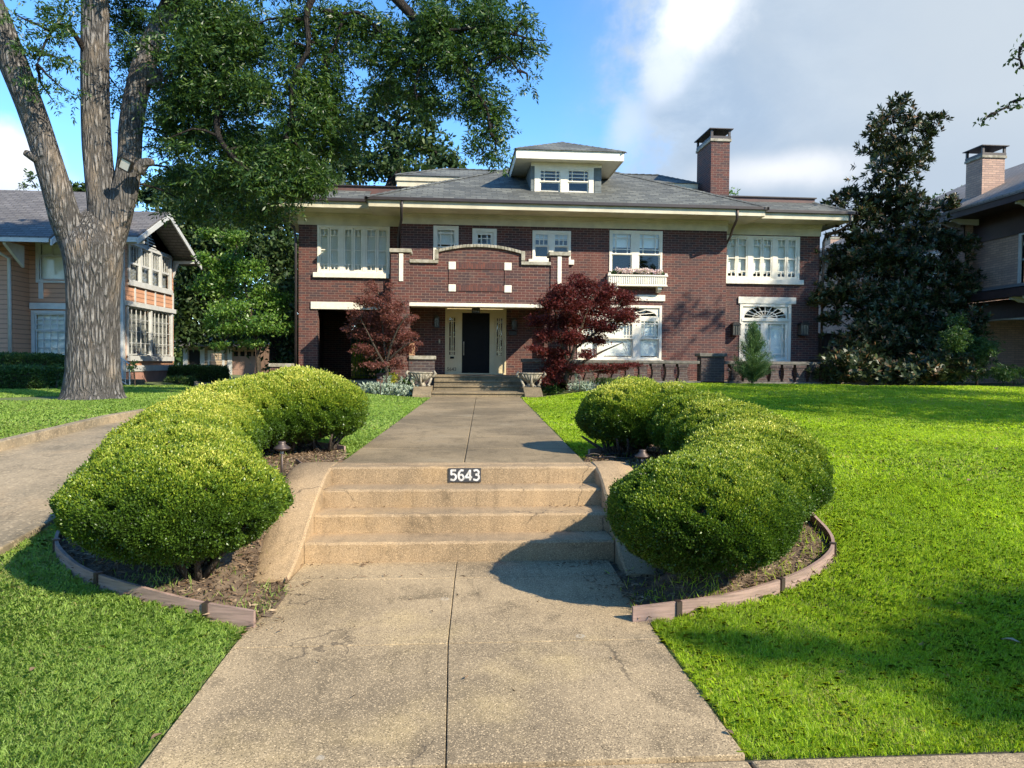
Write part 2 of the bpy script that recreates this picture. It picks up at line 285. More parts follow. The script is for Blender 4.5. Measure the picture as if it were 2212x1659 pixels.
# ---------------------------------------------------------------- builders
OFF = {}
def tag(o, label=None, cat=None, group=None, kind=None):
    if label: o['label'] = label
    if cat: o['category'] = cat
    if group: o['group'] = group
    if kind: o['kind'] = kind
    return o
def thing(name, label, cat, loc, group=None):
    o = bpy.data.objects.new(name, None); C.objects.link(o); o.location = loc; o.empty_display_size = .3; OFF[o] = Vector(loc); return tag(o, label, cat, group)
def link(name, me, mat, parent=None):
    o = bpy.data.objects.new(name, me); C.objects.link(o)
    if mat: me.materials.append(mat)
    if parent is not None: o.parent = parent; OFF[o] = OFF[parent]
    else: OFF[o] = Vector((0, 0, 0))
    return o
class MB:
    def __init__(s): s.v = []; s.f = []; s.sm = False
    def box(s, x0, x1, y0, y1, z0, z1):
        b = len(s.v); s.v += [(x0, y0, z0), (x1, y0, z0), (x1, y1, z0), (x0, y1, z0), (x0, y0, z1), (x1, y0, z1), (x1, y1, z1), (x0, y1, z1)]
        s.f += [tuple(b+i for i in q) for q in ((3, 2, 1, 0), (4, 5, 6, 7), (0, 1, 5, 4), (1, 2, 6, 5), (2, 3, 7, 6), (3, 0, 4, 7))]; return s
    def poly(s, pts): b = len(s.v); s.v += [tuple(p) for p in pts]; s.f.append(tuple(range(b, b+len(pts)))); return s
    def prism(s, pts, vec):
        n = len(pts); b = len(s.v); s.v += [tuple(p) for p in pts]+[tuple(Vector(p)+Vector(vec)) for p in pts]
        s.f.append(tuple(range(b+n-1, b-1, -1))); s.f.append(tuple(range(b+n, b+2*n)))
        s.f += [(b+i, b+(i+1) % n, b+n+(i+1) % n, b+n+i) for i in range(n)]; return s
    def tube(s, pts, rad, sides=8, jit=0, cap=True, lump=None):
        pts = [Vector(p) for p in pts]; n = len(pts); base = len(s.v); prev = None
        for i, p in enumerate(pts):
            d = (pts[min(i+1, n-1)]-pts[max(i-1, 0)]).normalized()
            if prev is None: u = d.cross(Vector((.3, 1, .2))).normalized()
            else: u = (prev-d*prev.dot(d)).normalized()
            prev = u; v = d.cross(u); r = rad[i] if hasattr(rad, '__len__') else rad
            for k in range(sides):
                a = 2*math.pi*k/sides; rr = r*(1+random.uniform(-jit, jit)) if jit else r
                if lump: rr *= lump(a, i/(n-1))
                s.v.append(tuple(p+u*math.cos(a)*rr+v*math.sin(a)*rr))
        for i in range(n-1):
            for k in range(sides):
                a = base+i*sides+k; b = base+i*sides+(k+1) % sides; s.f.append((a, b, b+sides, a+sides))
        if cap: s.f.append(tuple(range(base+sides-1, base-1, -1))); s.f.append(tuple(range(base+(n-1)*sides, base+n*sides)))
        return s
    def lathe(s, prof, c, sides=20, sx=1, sy=1):
        base = len(s.v)
        for r, z in prof:
            for k in range(sides): a = 2*math.pi*k/sides; s.v.append((c[0]+r*math.cos(a)*sx, c[1]+r*math.sin(a)*sy, c[2]+z))
        for i in range(len(prof)-1):
            for k in range(sides): a = base+i*sides+k; b = base+i*sides+(k+1) % sides; s.f.append((a, b, b+sides, a+sides))
        return s
    def pieces(s, name, mat, parent=None, **kw):
        """each separate shape of the mesh becomes a part of its own"""
        par = list(range(len(s.v)))
        def fi(a):
            while par[a] != a: par[a] = par[par[a]]; a = par[a]
            return a
        for f in s.f:
            for q in f[1:]: par[fi(q)] = fi(f[0])
        grp = {}
        for f in s.f: grp.setdefault(fi(f[0]), []).append(f)
        for fs_ in grp.values():
            m = MB(); mp = {}
            for f in fs_:
                for q in f:
                    if q not in mp: mp[q] = len(m.v); m.v.append(s.v[q])
                m.f.append(tuple(mp[q] for q in f))
            o = m.build(name, mat, parent, **kw)
        return o
    def build(s, name, mat, parent=None, smooth=False, bevel=0):
        o_ = OFF.get(parent, Vector((0, 0, 0))) if parent is not None else Vector((0, 0, 0))
        me = bpy.data.meshes.new(name); me.from_pydata([(v[0]-o_.x, v[1]-o_.y, v[2]-o_.z) for v in s.v], [], s.f); me.update()
        if smooth: me.polygons.foreach_set('use_smooth', [True]*len(me.polygons))
        o = link(name, me, mat, parent)
        if bevel:
            bv = o.modifiers.new('bevel', 'BEVEL'); bv.width = bevel; bv.segments = 2; bv.limit_method = 'ANGLE'
        return o
def meshnp(name, V, nper, mat, parent, rnd, faces=None):
    """V (N*nper,3); one polygon per leaf of nper vertices (or given face template)"""
    off = OFF.get(parent, Vector((0, 0, 0))) if parent is not None else Vector((0, 0, 0)); V = V-np.array(off)
    n = len(V)//nper; faces = faces or [tuple(range(nper))]
    loops = []; tot = []
    base = (np.arange(n)*nper)[:, None]
    L = np.concatenate([base+np.array(f)[None, :] for f in faces], axis=1).ravel()
    sizes = np.tile(np.array([len(f) for f in faces]), n); starts = np.concatenate([[0], np.cumsum(sizes)[:-1]])
    me = bpy.data.meshes.new(name); me.vertices.add(len(V)); me.vertices.foreach_set('co', V.astype(np.float32).ravel())
    me.loops.add(len(L)); me.loops.foreach_set('vertex_index', L.astype(np.int32))
    me.polygons.add(len(sizes)); me.polygons.foreach_set('loop_start', starts.astype(np.int32))
    me.update(calc_edges=True)
    a = me.attributes.new('rnd', 'FLOAT', 'FACE'); a.data.foreach_set('value', np.repeat(rnd, len(faces)).astype(np.float32))
    return link(name, me, mat, parent)
def unit(a): return a/np.maximum(np.linalg.norm(a, axis=1, keepdims=True), 1e-9)
def leaves(P, D, L, Wd, Nn=None, fold=.25):
    """diamond leaves from base points P along unit D, length L, width Wd (arrays)"""
    n = len(P); R = rng.normal(size=(n, 3)) if Nn is None else Nn
    side = unit(np.cross(D, R)); up = np.cross(side, D); L = np.broadcast_to(L, n)[:, None]; Wd = np.broadcast_to(Wd, n)[:, None]
    m = P+D*L*.45
    V = np.stack([P, m+side*Wd*.5+up*Wd*fold, P+D*L, m-side*Wd*.5+up*Wd*fold], axis=1); return V.reshape(-1, 3)
def rdir(n, z=0.0, s=1.0):
    d = rng.normal(size=(n, 3)); d[:, 2] = d[:, 2]*s+z; return unit(d)
def clumps(center, rad, ncl, per, spread=.35, shell=.55):
    """leaf positions in sub-clumps spread through an ellipsoid"""
    rad = np.array(rad if hasattr(rad, '__len__') else (rad,)*3, float); c = rdir(ncl)*(shell+(1-shell)*rng.random((ncl, 1))**.6)
    c = np.array(center)+c*rad; p = np.repeat(c, per, axis=0)+rng.normal(size=(ncl*per, 3))*rad.mean()*spread*.5
    return p
# ================================================================ ground
def sst(t): t = np.clip(t, 0, 1); return t*t*(3-2*t)
def cx(y): return .12+.04*(np.asarray(y, float)-7.0)
def zd(y): return np.interp(y, [2.9, 6.5, 9, 12, 20, 60], [-.655, -.36, -.12, 0, .05, .05])
def zw(y): return np.interp(y, [8, 20.5, 22], [0, .05, .06])
def dcx(y): return -4.4-np.clip(np.asarray(y, float)-17, 0, 40)*.36
def g(x, y):
    x = np.asarray(x, float); y = np.asarray(y, float)
    b = np.interp(y, [-900, 2.9, 4.3, 5.4, 6.6, 7.6, 9, 20, 60, 900], [-.66, -.655, -.62, -.42, -.18, -.04, 0, .05, .05, .05])
    e = np.where(x > 0, .36, .16)*sst((y-11)/11)*sst((np.abs(x-cx(y))-1.35)/3.5)
    w = sst((-x-2.3)/1.1); left = zd(y)+.1*sst((-(x-dcx(y))-1.0)/.6)
    bump_ = .012*np.sin(x*1.7+y*.6)*np.sin(y*1.3-x*.4)*sst((y-3)/1)
    res = (b+e)*(1-w)+(left)*w+bump_
    w2 = sst((1.72-np.abs(x-cx(np.maximum(y, 4.5))))/.42)*(y < 6.0)*(y > 3)
    res = res*(1-w2)+np.minimum(res, -.632)*w2
    w3 = sst((2.15-np.abs(x-cx(y)))/.42)*(y > 5.3)*(y < 7.4); ck = np.interp(y, [5.55, 5.9, 6.3, 6.7, 7.05, 7.4], [-.64, -.53, -.32, -.14, -.04, 0])-.03
    return res*(1-w3)+np.minimum(res, ck)*w3
def gz(x, y): return float(g(x, y))
def atg(px, py):
    z = -.3
    for _ in range(25): p = atz(px, py, z); z = .5*z+.5*gz(p.x, p.y)
    return Vector((p.x, p.y, gz(p.x, p.y)))
xs = np.concatenate([[-900, -300, -120, -60], np.arange(-32, -6, 1.0), np.arange(-6, 8, .1), np.arange(8, 34, 1.0), [60, 120, 300, 900]])
ys = np.concatenate([[-900, -200, -60, -20, -8, 0], np.arange(1, 2.8, .3), np.arange(2.8, 10, .1), np.arange(10, 26, .5), [30, 40, 60, 100, 200, 900]])
X, Y = np.meshgrid(xs, ys); Z = g(X, Y)-.03
XW = np.abs(X-cx(Y)); Z = np.where((XW < 1.1) & (Y > 2.4) & (Y < 22), np.minimum(Z, zw(Y)-.2), Z)
Z = np.where((XW < 1.15) & (Y > 2.4) & (Y < 6.0), -.8, Z)
Z = np.where((XW < 1.4) & (Y > 5.2) & (Y < 7.6), Z-.5, Z)
Z = np.where((np.abs(X-dcx(Y)) < .95) & (Y > 2), zd(Y)-.14, Z)
Z = np.where((Y < 2.9) & (Y > 1.2), -.78, Z)
nx = len(xs); V = np.stack([X, Y, Z], -1).reshape(-1, 3); fs = []
for j in range(len(ys)-1):
    for i in range(nx-1): a = j*nx+i; fs.append((a, a+1, a+nx+1, a+nx))
me = bpy.data.meshes.new('ground'); me.from_pydata(V.tolist(), [], fs); me.polygons.foreach_set('use_smooth', [True]*len(fs))
tag(link('ground', me, TURF), kind='structure')
# sidewalk, lower walk, upper walk: slabs with tooled joints
m = MB(); j = MB()
def slab(m, pts, t=.12): m.prism([(p[0], p[1], p[2]) for p in pts], (0, 0, -t))
for a, b_ in ((-14, -8.2), (-8.19, -5.2), (-5.19, -1.26), (-1.25, 1.235), (1.25, 4.2), (4.21, 7.2), (7.21, 14)):
    slab(m, [(a, 1.35, -.650), (b_, 1.35, -.650), (b_, 2.955-.01*b_, -.650), (a, 2.955-.01*a, -.650)])
m.build('sidewalk', WALKM, None, bevel=.012); tag(bpy.data.objects['sidewalk'], kind='structure')
m = MB()
for s in (-1, 1):
    for y0, y1, z0, z1 in ((2.975, 4.265, -.645, -.640), (4.274, 5.555, -.640, -.636), (5.566, 6.2, -.636, -.636)):
        xa0 = 1.24 if s > 0 else -1.25; o0 = .04*max(0, y0-4.5); o1 = .04*max(0, y1-4.5)
        e = .0028; inner0 = (e if s > 0 else -e)+o0-.02; inner1 = (e if s > 0 else -e)+o1-.02
        pts = [(inner0, y0, z0), (xa0+o0, y0, z0), (xa0+o1, y1, z1), (inner1, y1, z1)]
        if s < 0: pts = pts[::-1]
        slab(m, pts)
m.build('lower_walk', WALKM, None, bevel=.004); tag(bpy.data.objects['lower_walk'], kind='structure')
m = MB(); ycuts = [7.34, 8.55, 9.9, 11.6, 13.4, 15.2, 17.0, 18.8, 21.6]
for s in (-1, 1):
    for y0, y1 in zip(ycuts[:-1], ycuts[1:]):
        y0 += .007; y1 -= .007; z0 = float(zw(y0)); z1 = float(zw(y1)); c0 = float(cx(y0))-.02; c1 = float(cx(y1))-.02; hw0 = 1.22; e = .004
        pts = [(c0+s*e, y0, z0), (c0+s*hw0, y0, z0), (c1+s*hw0, y1, z1), (c1+s*e, y1, z1)]
        if s < 0: pts = pts[::-1]
        slab(m, pts)
m.build('upper_walk', UPWALK, None, bevel=.008); tag(bpy.data.objects['upper_walk'], kind='structure')
j.prism([(-1.2, 2.98, -.665), (1.2, 2.98, -.665), (1.35, 6.2, -.652), (-1.1, 6.2, -.652)], (0, 0, -.03))
j.prism([(-1.1, 7.3, -.012), (1.35, 7.3, -.012), (1.85, 21.5, .03), (-.6, 21.5, .03)], (0, 0, -.03))
j.prism([(-13.5, 1.4, -.668), (13.5, 1.4, -.668), (13.5, 2.97, -.668), (-13.5, 2.97, -.668)], (0, 0, -.03))
tag(j.build('joint_base', JOINT), kind='structure')
# driveway with a raised curb along its far side and a low one along its near side
m = MB(); yy = list(np.arange(1.0, 17.5, .75))+list(np.arange(17.5, 46, 2))
for a, b_ in zip(yy[:-1], yy[1:]):
    ca, cb = float(dcx(a)), float(dcx(b_)); m.prism([(ca-1.0, a, float(zd(a))), (ca+1.0, a, float(zd(a))), (cb+1.0, b_, float(zd(b_))), (cb-1.0, b_, float(zd(b_)))], (0, 0, -.14))
tag(m.build('driveway', DRIVEM), kind='structure')
m = MB()
for side, w_, h_ in ((-1, .14, .115), (1, .10, .045)):
    for a, b_ in zip(yy[3:-1], yy[4:]):
        a2 = a+.006; xa = float(dcx(a))+side*1.0; xb = float(dcx(b_))+side*1.0; za, zb = float(zd(a)), float(zd(b_))
        o_ = [xa, xa+side*w_, xb+side*w_, xb]; p = [(o_[0], a2, za+h_), (o_[1], a2, za+h_), (o_[2], b_, zb+h_), (o_[3], b_, zb+h_)]
        if side > 0: p = p
        else: p = p[::-1]
        m.prism(p, (0, 0, -.2))
tag(m.build('driveway_curb', DRIVEM, None, bevel=.012), kind='structure')
# ---------------------------------------------------------------- lower entry steps
st = thing('entry_steps', 'four concrete steps between curved cheek walls, numbered 5643', 'steps', (0.1, 6.4, -.64))
R_ = .157; SY = [(6.02, -4*R_, -3*R_), (6.36, -3*R_, -2*R_), (6.70, -2*R_, -R_), (7.04, -R_, 0)]
for k, (y0, z0, z1) in enumerate(SY):
    y1 = SY[k+1][0] if k < 3 else 7.33; c = float(cx(y0)); m = MB(); n = 24; sk = .012
    # slightly worn front edge: many columns with small irregularities
    for q in range(n):
        xa = c-1.27+2.54*q/n; xb = c-1.27+2.54*(q+1)/n
        fa = y0+.004*math.sin(q*1.9+k)-sk*0; fb = y0+.004*math.sin((q+1)*1.9+k)
        za = z1+.003*math.sin(q*2.3+k*2); zb = z1+.003*math.sin((q+1)*2.3+k*2)
        b = len(m.v); m.v += [(xa, fa, z0-.05), (xb, fb, z0-.05), (xb, fb, zb-.018), (xa, fa, za-.018), (xb, fb+.018, zb), (xa, fa+.018, za), (xb, y1+.05, z1-.002), (xa, y1+.05, z1-.002)]
        m.f += [(b, b+1, b+2, b+3), (b+3, b+2, b+4, b+5), (b+5, b+4, b+6, b+7)]
    m.build('step', STEPM, st)
def cheek(side):
    m = MB(); prof = [(7.36, .006), (7.18, .008), (7.02, -.004), (6.85, -.04), (6.66, -.105), (6.45, -.20), (6.25, -.31), (6.05, -.425), (5.86, -.53), (5.70, -.60), (5.58, -.635)]
    rows = []
    for i, (y, z) in enumerate(prof):
        t = i/(len(prof)-1); c = float(cx(y)); fl = .0+.03*t
        xi = c+side*(1.255+fl); xo = c+side*(1.68-.10*t); xm = (xi+xo)/2
        wv = .004*math.sin(i*2.1+side); rows.append([(xi, y, z-.35), (xi+wv, y, z-.016), (xi+side*.018, y, z), (xm, y, z+.006+wv), (xo-side*.05, y, z-.008), (xo, y, z-.05), (xo+side*.02, y, z-.4)])
    k = 7
    for qa, qb in ((0, 1), (1, 2), (2, 5), (5, 6)):          # crisp arrises between the faces
        b = len(m.v); w_ = qb-qa+1
        for r in rows: m.v += r[qa:qb+1]
        for i in range(len(rows)-1):
            for q in range(w_-1):
                f = (b+i*w_+q, b+i*w_+q+1, b+(i+1)*w_+q+1, b+(i+1)*w_+q); m.f.append(f if side < 0 else f[::-1])
    for r in (rows[-1], rows[0]): b = len(m.v); m.v += r; m.f.append(tuple(range(b, b+k)))
    o = m.build('cheek_wall', STEPM, st, smooth=True); return o
cheek(-1); cheek(1)
m = MB(); c = float(cx(7.2)); m.box(c-1.255, c+1.255, 7.24, 7.335, -.1, .003); m.build('coping', STEPM, st, bevel=.01)
def digits(txt, size, loc, parent, mat, thick=.03, rotx=90, name='digits', space=1.0, depth=.002):
    cu = bpy.data.curves.new(name, 'FONT'); cu.body = txt; cu.size = size; cu.offset = thick*size; cu.extrude = depth; cu.align_x = 'CENTER'; cu.align_y = 'CENTER'; cu.space_character = space
    ob = bpy.data.objects.new('tmp', cu); C.objects.link(ob); dg = bpy.context.evaluated_depsgraph_get(); me = bpy.data.meshes.new_from_object(ob.evaluated_get(dg))
    bpy.data.objects.remove(ob); me.transform(Matrix.Translation(Vector(loc)-OFF[parent])@Matrix.Rotation(math.radians(rotx), 4, 'X'))
    me.materials.clear(); return link(name, me, mat, parent)
pl = at(1004, 1027, 7.03); m = MB(); m.box(pl.x-.155, pl.x+.155, 7.026, 7.06, -.142, -.012); plate = m.build('number_plate', PAINTB, st)
def smoothline(P, n=8):
    out = []
    for i in range(len(P)-1):
        p0 = P[max(i-1, 0)]; p1 = P[i]; p2 = P[i+1]; p3 = P[min(i+2, len(P)-1)]
        for k in range(n):
            t = k/n; out.append(.5*((2*p1)+(-p0+p2)*t+(2*p0-5*p1+4*p2-p3)*t*t+(-p0+3*p1-3*p2+p3)*t**3))
    out.append(P[-1]); return out
STROKES = {'5': ([(.54, .96), (.10, .96)], [(.10, .98), (.10, .56)], [(.08, .56), (.34, .60), (.54, .44), (.54, .20), (.34, .02), (.04, .08)]), '6': ([(.54, .94), (.30, .96), (.10, .70), (.08, .30), (.22, .04), (.44, .04), (.56, .26), (.44, .50), (.22, .52), (.10, .38)],), '4': ([(.44, .0), (.44, 1.0)], [(.44, .97), (.02, .32)], [(.0, .28), (.62, .28)]), '3': ([(.06, .92), (.32, .99), (.52, .84), (.48, .62), (.22, .53)], [(.24, .53), (.50, .46), (.56, .22), (.36, .01), (.03, .08)])}
def stencil(txt, h, x, y, z, parent, mat, tk, adv):
    m = MB(); k = 0
    for i, ch in enumerate(txt):
        ox = x+(i-(len(txt)-1)/2)*adv-h*.30
        for st_ in STROKES[ch]:
            P = [Vector((a, 0, b)) for a, b in st_]; P = smoothline(P, 5) if len(P) > 2 else P
            for a, b in zip(P[:-1], P[1:]):
                d = (b-a).normalized(); n_ = Vector((-d.z, 0, d.x))*tk/2/h; a2, b2 = a-d*tk/h*.12, b+d*tk/h*.12; k += 1; yy = y-.0001*(k % 7)
                m.poly([(ox+q.x*h, yy, z+q.z*h) for q in (a2-n_, b2-n_, b2+n_, a2+n_)])
    return m.build('digits', mat, parent)
stencil('5643', .098, pl.x, 7.0238, -.125, plate, PAINTW, .019, .073)
# ---------------------------------------------------------------- beds, edging
BL_px = [(550, 1352), (430, 1320), (300, 1288), (190, 1250), (141, 1215), (122, 1185), (133, 1155)]
BL = [atg(*p) for p in BL_px]; BL += [Vector((-3.02, 6.2, 0)), Vector((-3.15, 7.2, 0)), Vector((-3.0, 8.4, 0)), Vector((-2.3, 9.3, 0)), atg(690, 968), atg(745, 976)]
BR_px = [(1366, 1340), (1480, 1323), (1600, 1297), (1710, 1262), (1775, 1225), (1799, 1193), (1787, 1160), (1747, 1122)]
BR = [atg(*p) for p in BR_px]; BR += [Vector((3.2, 6.9, 0)), Vector((3.35, 7.8, 0)), Vector((3.0, 8.9, 0)), Vector((2.4, 9.2, 0)), atg(1415, 962), atg(1272, 984)]
EDG = {}
for nm, P, lab in (('left', BL, 'bent wooden edging board curving round the bed of the left hedge'), ('right', BR, 'bent wooden edging board curving round the bed of the right hedge')):
    L = smoothline([Vector((p.x, p.y, 0)) for p in P]); EDG[nm] = L; t = thing('garden_edging', lab, 'garden edging', (L[0].x, L[0].y, gz(L[0].x, L[0].y)))
    m = MB(); n = len(L)
    zr = np.array([gz(p.x, p.y) for p in L]); zr[:5] = -.62; zp_ = np.pad(zr, 8, mode='edge'); ZB = np.convolve(zp_, np.ones(17)/17, 'valid')
    for i, p in enumerate(L):
        d = (L[min(i+1, n-1)]-L[max(i-1, 0)]).normalized(); s = Vector((-d.y, d.x, 0))*.012; z = float(ZB[i])
        top = z+.075-.01*min(1, i/20)
        m.v += [tuple(p-s+Vector((0, 0, z-.16))), tuple(p-s+Vector((0, 0, top))), tuple(p+s+Vector((0, 0, top))), tuple(p+s+Vector((0, 0, z-.16)))]
    for i in range(n-1):
        for q in range(4): a = i*4+q; b = i*4+(q+1) % 4; m.f.append((a, b, b+4, a+4))
    m.f += [(3, 2, 1, 0), tuple((n-1)*4+q for q in range(4))]; m.build('board', BOARD, t)
    for i in (7, 22, 40): 
        p = L[i]; d = (L[i+1]-L[i-1]).normalized(); z = float(ZB[i]); s = Vector((-d.y, d.x, 0)); mm = MB()
        q = [p-s*.024-d*.018, p+s*.024-d*.018, p+s*.024+d*.018, p-s*.024+d*.018]; mm.prism([(v.x, v.y, z+.074) for v in q], (0, 0, -.16)); mm.build('bracket', BRONZE, t)
def inpoly(x, y, P):
    ins = np.zeros(np.shape(x), bool); n = len(P)
    for i in range(n):
        x1, y1 = P[i].x, P[i].y; x2, y2 = P[(i+1) % n].x, P[(i+1) % n].y
        cnd = ((y1 > y) != (y2 > y)) & (x < (x2-x1)*(y-y1)/((y2-y1) if y2 != y1 else 1e-9)+x1); ins ^= cnd
    return ins
POLY_L = EDG['left']+[Vector((-1.02, 7.3, 0)), Vector((-1.3, 7.2, 0)), Vector((-1.36, 5.7, 0)), Vector((-1.12, 5.5, 0)), Vector((-1.20, 4.5, 0))]
POLY_R = EDG['right']+[Vector((1.25, 7.35, 0)), Vector((1.52, 7.2, 0)), Vector((1.42, 5.7, 0)), Vector((1.20, 5.6, 0)), Vector((1.20, 4.6, 0))]
# soil sheets
for nm, P in (('left', POLY_L), ('right', POLY_R)):
    x0 = min(p.x for p in P); x1 = max(p.x for p in P); y0 = min(p.y for p in P); y1 = max(p.y for p in P)
    s = .06; gx = np.arange(x0-.1, x1+.1, s); gy = np.arange(y0-.1, y1+.1, s); XX, YY = np.meshgrid(gx, gy); ZZ = g(XX, YY)+.004+rng.normal(size=XX.shape)*.006
    mm = MB(); mm.v = np.stack([XX, YY, ZZ], -1).reshape(-1, 3).tolist(); n_ = len(gx)
    for jx in range(len(gy)-1):
        for i in range(n_-1):
            if inpoly(np.array(gx[i]+s/2), np.array(gy[jx]+s/2), P): a = jx*n_+i; mm.f.append((a, a+1, a+n_+1, a+n_))
    tag(mm.build('garden_bed', SOIL, smooth=True), kind='structure')
# ---------------------------------------------------------------- hedges
def resample(P, n):
    P = [np.array(p, float) for p in P]; d = [0]
    for a, b in zip(P[:-1], P[1:]): d.append(d[-1]+np.linalg.norm(b-a))
    q = np.linspace(0, d[-1], n); return np.stack([np.interp(q, d, [p[k] for p in P]) for k in range(len(P[0]))], 1)
def hedge(name, label, path, trunks, seed, flip):
    # path rows: x, y, zc, r, rz
    E = resample(path, 9); rj = random.Random(int(seed*10)); 
    for e_ in E: f_ = rj.uniform(.95, 1.06); e_[3] *= f_; e_[4] *= rj.uniform(.95, 1.05); e_[2] += rj.uniform(-.02, .02)
    t = thing(name, label, 'hedge', (E[0][0], E[0][1], gz(E[0][0], E[0][1])), 'box hedges clipped into curved cushions')
    nl = 2300000; idx = rng.integers(0, len(E), nl); d = rdir(nl); e = E[idx]
    lump = 1+.018*np.sin(d[:, 0]*6+idx)+.022*np.sin(d[:, 2]*8+e[:, 1]*3+d[:, 0]*4)
    tap = 1-.42*np.clip(-d[:, 2], 0, 1)**1.5; lump = lump+.03*np.sin(d[:, 0]*17+e[:, 1]*9)*np.sin(d[:, 1]*15+d[:, 2]*12)
    p = e[:, :3]+d*np.stack([e[:, 3]*tap, e[:, 3]*tap, e[:, 4]], 1)*lump[:, None]
    keep = np.ones(len(p), bool); cnt = np.zeros(len(p))
    for k in range(len(E)):
        q = (p-E[k, :3])/np.array([E[k, 3], E[k, 3], E[k, 4]]); tk_ = 1-.42*np.clip(-q[:, 2], 0, 1)**1.5; q[:, :2] /= tk_[:, None]; qq = np.sum(q*q, 1); keep &= (qq > .90); cnt += (qq < 1.07)
    keep &= rng.random(len(p)) < 1/np.maximum(cnt, 1)
    keep &= p[:, 2] > g(p[:, 0], p[:, 1])+.15+.16*rng.random(len(p))
    nrm = unit(d/np.stack([e[:, 3], e[:, 3], e[:, 4]], 1))
    # thinner underside
    keep &= ~((nrm[:, 2] < -.45) & (rng.random(len(p)) < .45))
    p, nrm = p[keep], nrm[keep]; n = len(p)
    depth = rng.random(n)**2.2*.11; pp = p-nrm*depth[:, None]+nrm*.01
    far = np.clip((p[:, 1]-4.5)/4.5, 0, 1); D = unit(nrm*.8+np.array([0, 0, .55])+rng.normal(size=(n, 3))*.55)
    L = .0155+.008*far+rng.random(n)*.006
    shoots = rng.random(n) < .02; pp[shoots] += nrm[shoots]*.03; hol = (np.sin(p[:, 0]*23+p[:, 2]*9)*np.sin(p[:, 1]*21-p[:, 2]*13)*np.sin(p[:, 2]*26+p[:, 0]*8) > .48); pp[hol] -= nrm[hol]*.035 
    V = leaves(pp, D, L, L*.55, fold=.15)
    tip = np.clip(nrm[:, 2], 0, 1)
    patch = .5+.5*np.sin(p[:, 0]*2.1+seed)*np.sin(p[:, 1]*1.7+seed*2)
    rnd = np.clip(rng.random(n)*.38+.0+.36*tip*(rng.random(n) < .7)+.16*patch*tip+.24*far*tip-(depth*2.2), 0, 1)  # yellow new growth on top; sides, underside and inner leaves coloured darker for shade
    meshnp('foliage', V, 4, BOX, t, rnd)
    # woody core of twigs
    nt = 26000; idx = rng.integers(0, len(E), nt); e = E[idx]; d = rdir(nt)*(.55+.33*rng.random((nt, 1)))
    p = e[:, :3]+d*np.stack([e[:, 3], e[:, 3], e[:, 4]], 1); p = p[p[:, 2] > g(p[:, 0], p[:, 1])+.14]
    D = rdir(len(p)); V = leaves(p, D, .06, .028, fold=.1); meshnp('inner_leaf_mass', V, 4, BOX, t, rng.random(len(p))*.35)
    core = MB()
    for e in E[::2]:
        prof = [(max(.01, math.cos(a))*e[3]*.80*(1-.35*max(0, -math.sin(a))), math.sin(a)*e[4]*.80) for a in np.linspace(-1.45, 1.5, 9)]; core.lathe(prof, e[:3], 18)
    core.build('twig_core', BARKS, t, smooth=True)
    for (x, y, zt) in trunks:
        mm = MB(); z = gz(x, y)
        for k in range(9):
            a = k*2.4+seed; rr = .03+.07*(k/9); top = Vector((x+math.cos(a)*(.18+.3*random.random()), y+math.sin(a)*(.15+.2*random.random()), zt+.1))
            b0 = Vector((x+math.cos(a)*rr, y+math.sin(a)*rr*.7, z-.03)); mid = (b0+top)/2+Vector((random.uniform(-.05, .05), 0, -.02)); mm.tube([b0, mid, top], [.028, .02, .012], 6, .15)
        mm.build('trunk', BARKS, t, smooth=True)
    return t
hedge('box_hedge', 'curved clipped box hedge left of the entry steps, beside the driveway',
      [(-1.87, 5.2, .0, .70, .41), (-2.08, 5.75, .06, .65, .41), (-2.36, 6.5, .14, .57, .41), (-2.42, 7.3, .24, .54, .42), (-2.28, 8.0, .34, .58, .44), (-1.95, 8.5, .40, .68, .45), (-1.75, 8.6, .41, .70, .45)],
      [(-1.74, 5.12, -.2), (-2.4, 6.6, -.1), (-1.9, 8.35, .1), (-1.45, 8.45, .1)], 1.0, 0)
hedge('box_hedge', 'curved clipped box hedge right of the entry steps, beside the wide lawn',
      [(1.74, 4.98, -.08, .61, .40), (2.10, 5.42, -.02, .60, .40), (2.50, 5.95, .08, .62, .39), (2.72, 6.55, .15, .60, .40), (2.68, 7.3, .24, .56, .41), (2.47, 7.95, .32, .50, .42), (2.28, 8.15, .35, .46, .42), (2.03, 8.2, .36, .56, .44)],
      [(1.74, 5.14, -.2), (2.7, 6.9, -.1), (1.86, 8.0, .1)], 2.3, 1)
# ---------------------------------------------------------------- grass
def excl(x, y):
    ok = (y > 2.985-.01*x)
    ok &= ~((np.abs(x-cx(y)+.005) < 1.24) & (y < 22)) & ~((np.abs(x) < 1.262) & (y < 4.6))
    ok &= ~((np.abs(x-cx(y)) < 1.72) & (y > 5.35) & (y < 7.4))
    ok &= ~(np.abs(x-dcx(y)+.02) < 1.13)
    ok &= ~inpoly(x, y, POLY_L) & ~inpoly(x, y, POLY_R)
    for P_ in (EDG['left'], EDG['right']):
        for q in P_[::3]: ok &= ((x-q.x)**2+(y-q.y)**2 > .0020)
    ok &= ~((y > 20.2) & (np.abs(x-cx(20)-.1) < 1.9)) & ~((y > 20.6) & (x > -1.5) & (x < 6.2)) & ~((y > 20.3) & (x > -3.3) & (x < -.9)) & ~((y > 22.55) & (x > -7))
    ok &= ~((y > 21.5) & (x > 12.4)) & ~((y > 25.5) & (x < -9.5))
    ok &= ~(((x+9.4)**2+(y-17)**2) < .75)
    return ok
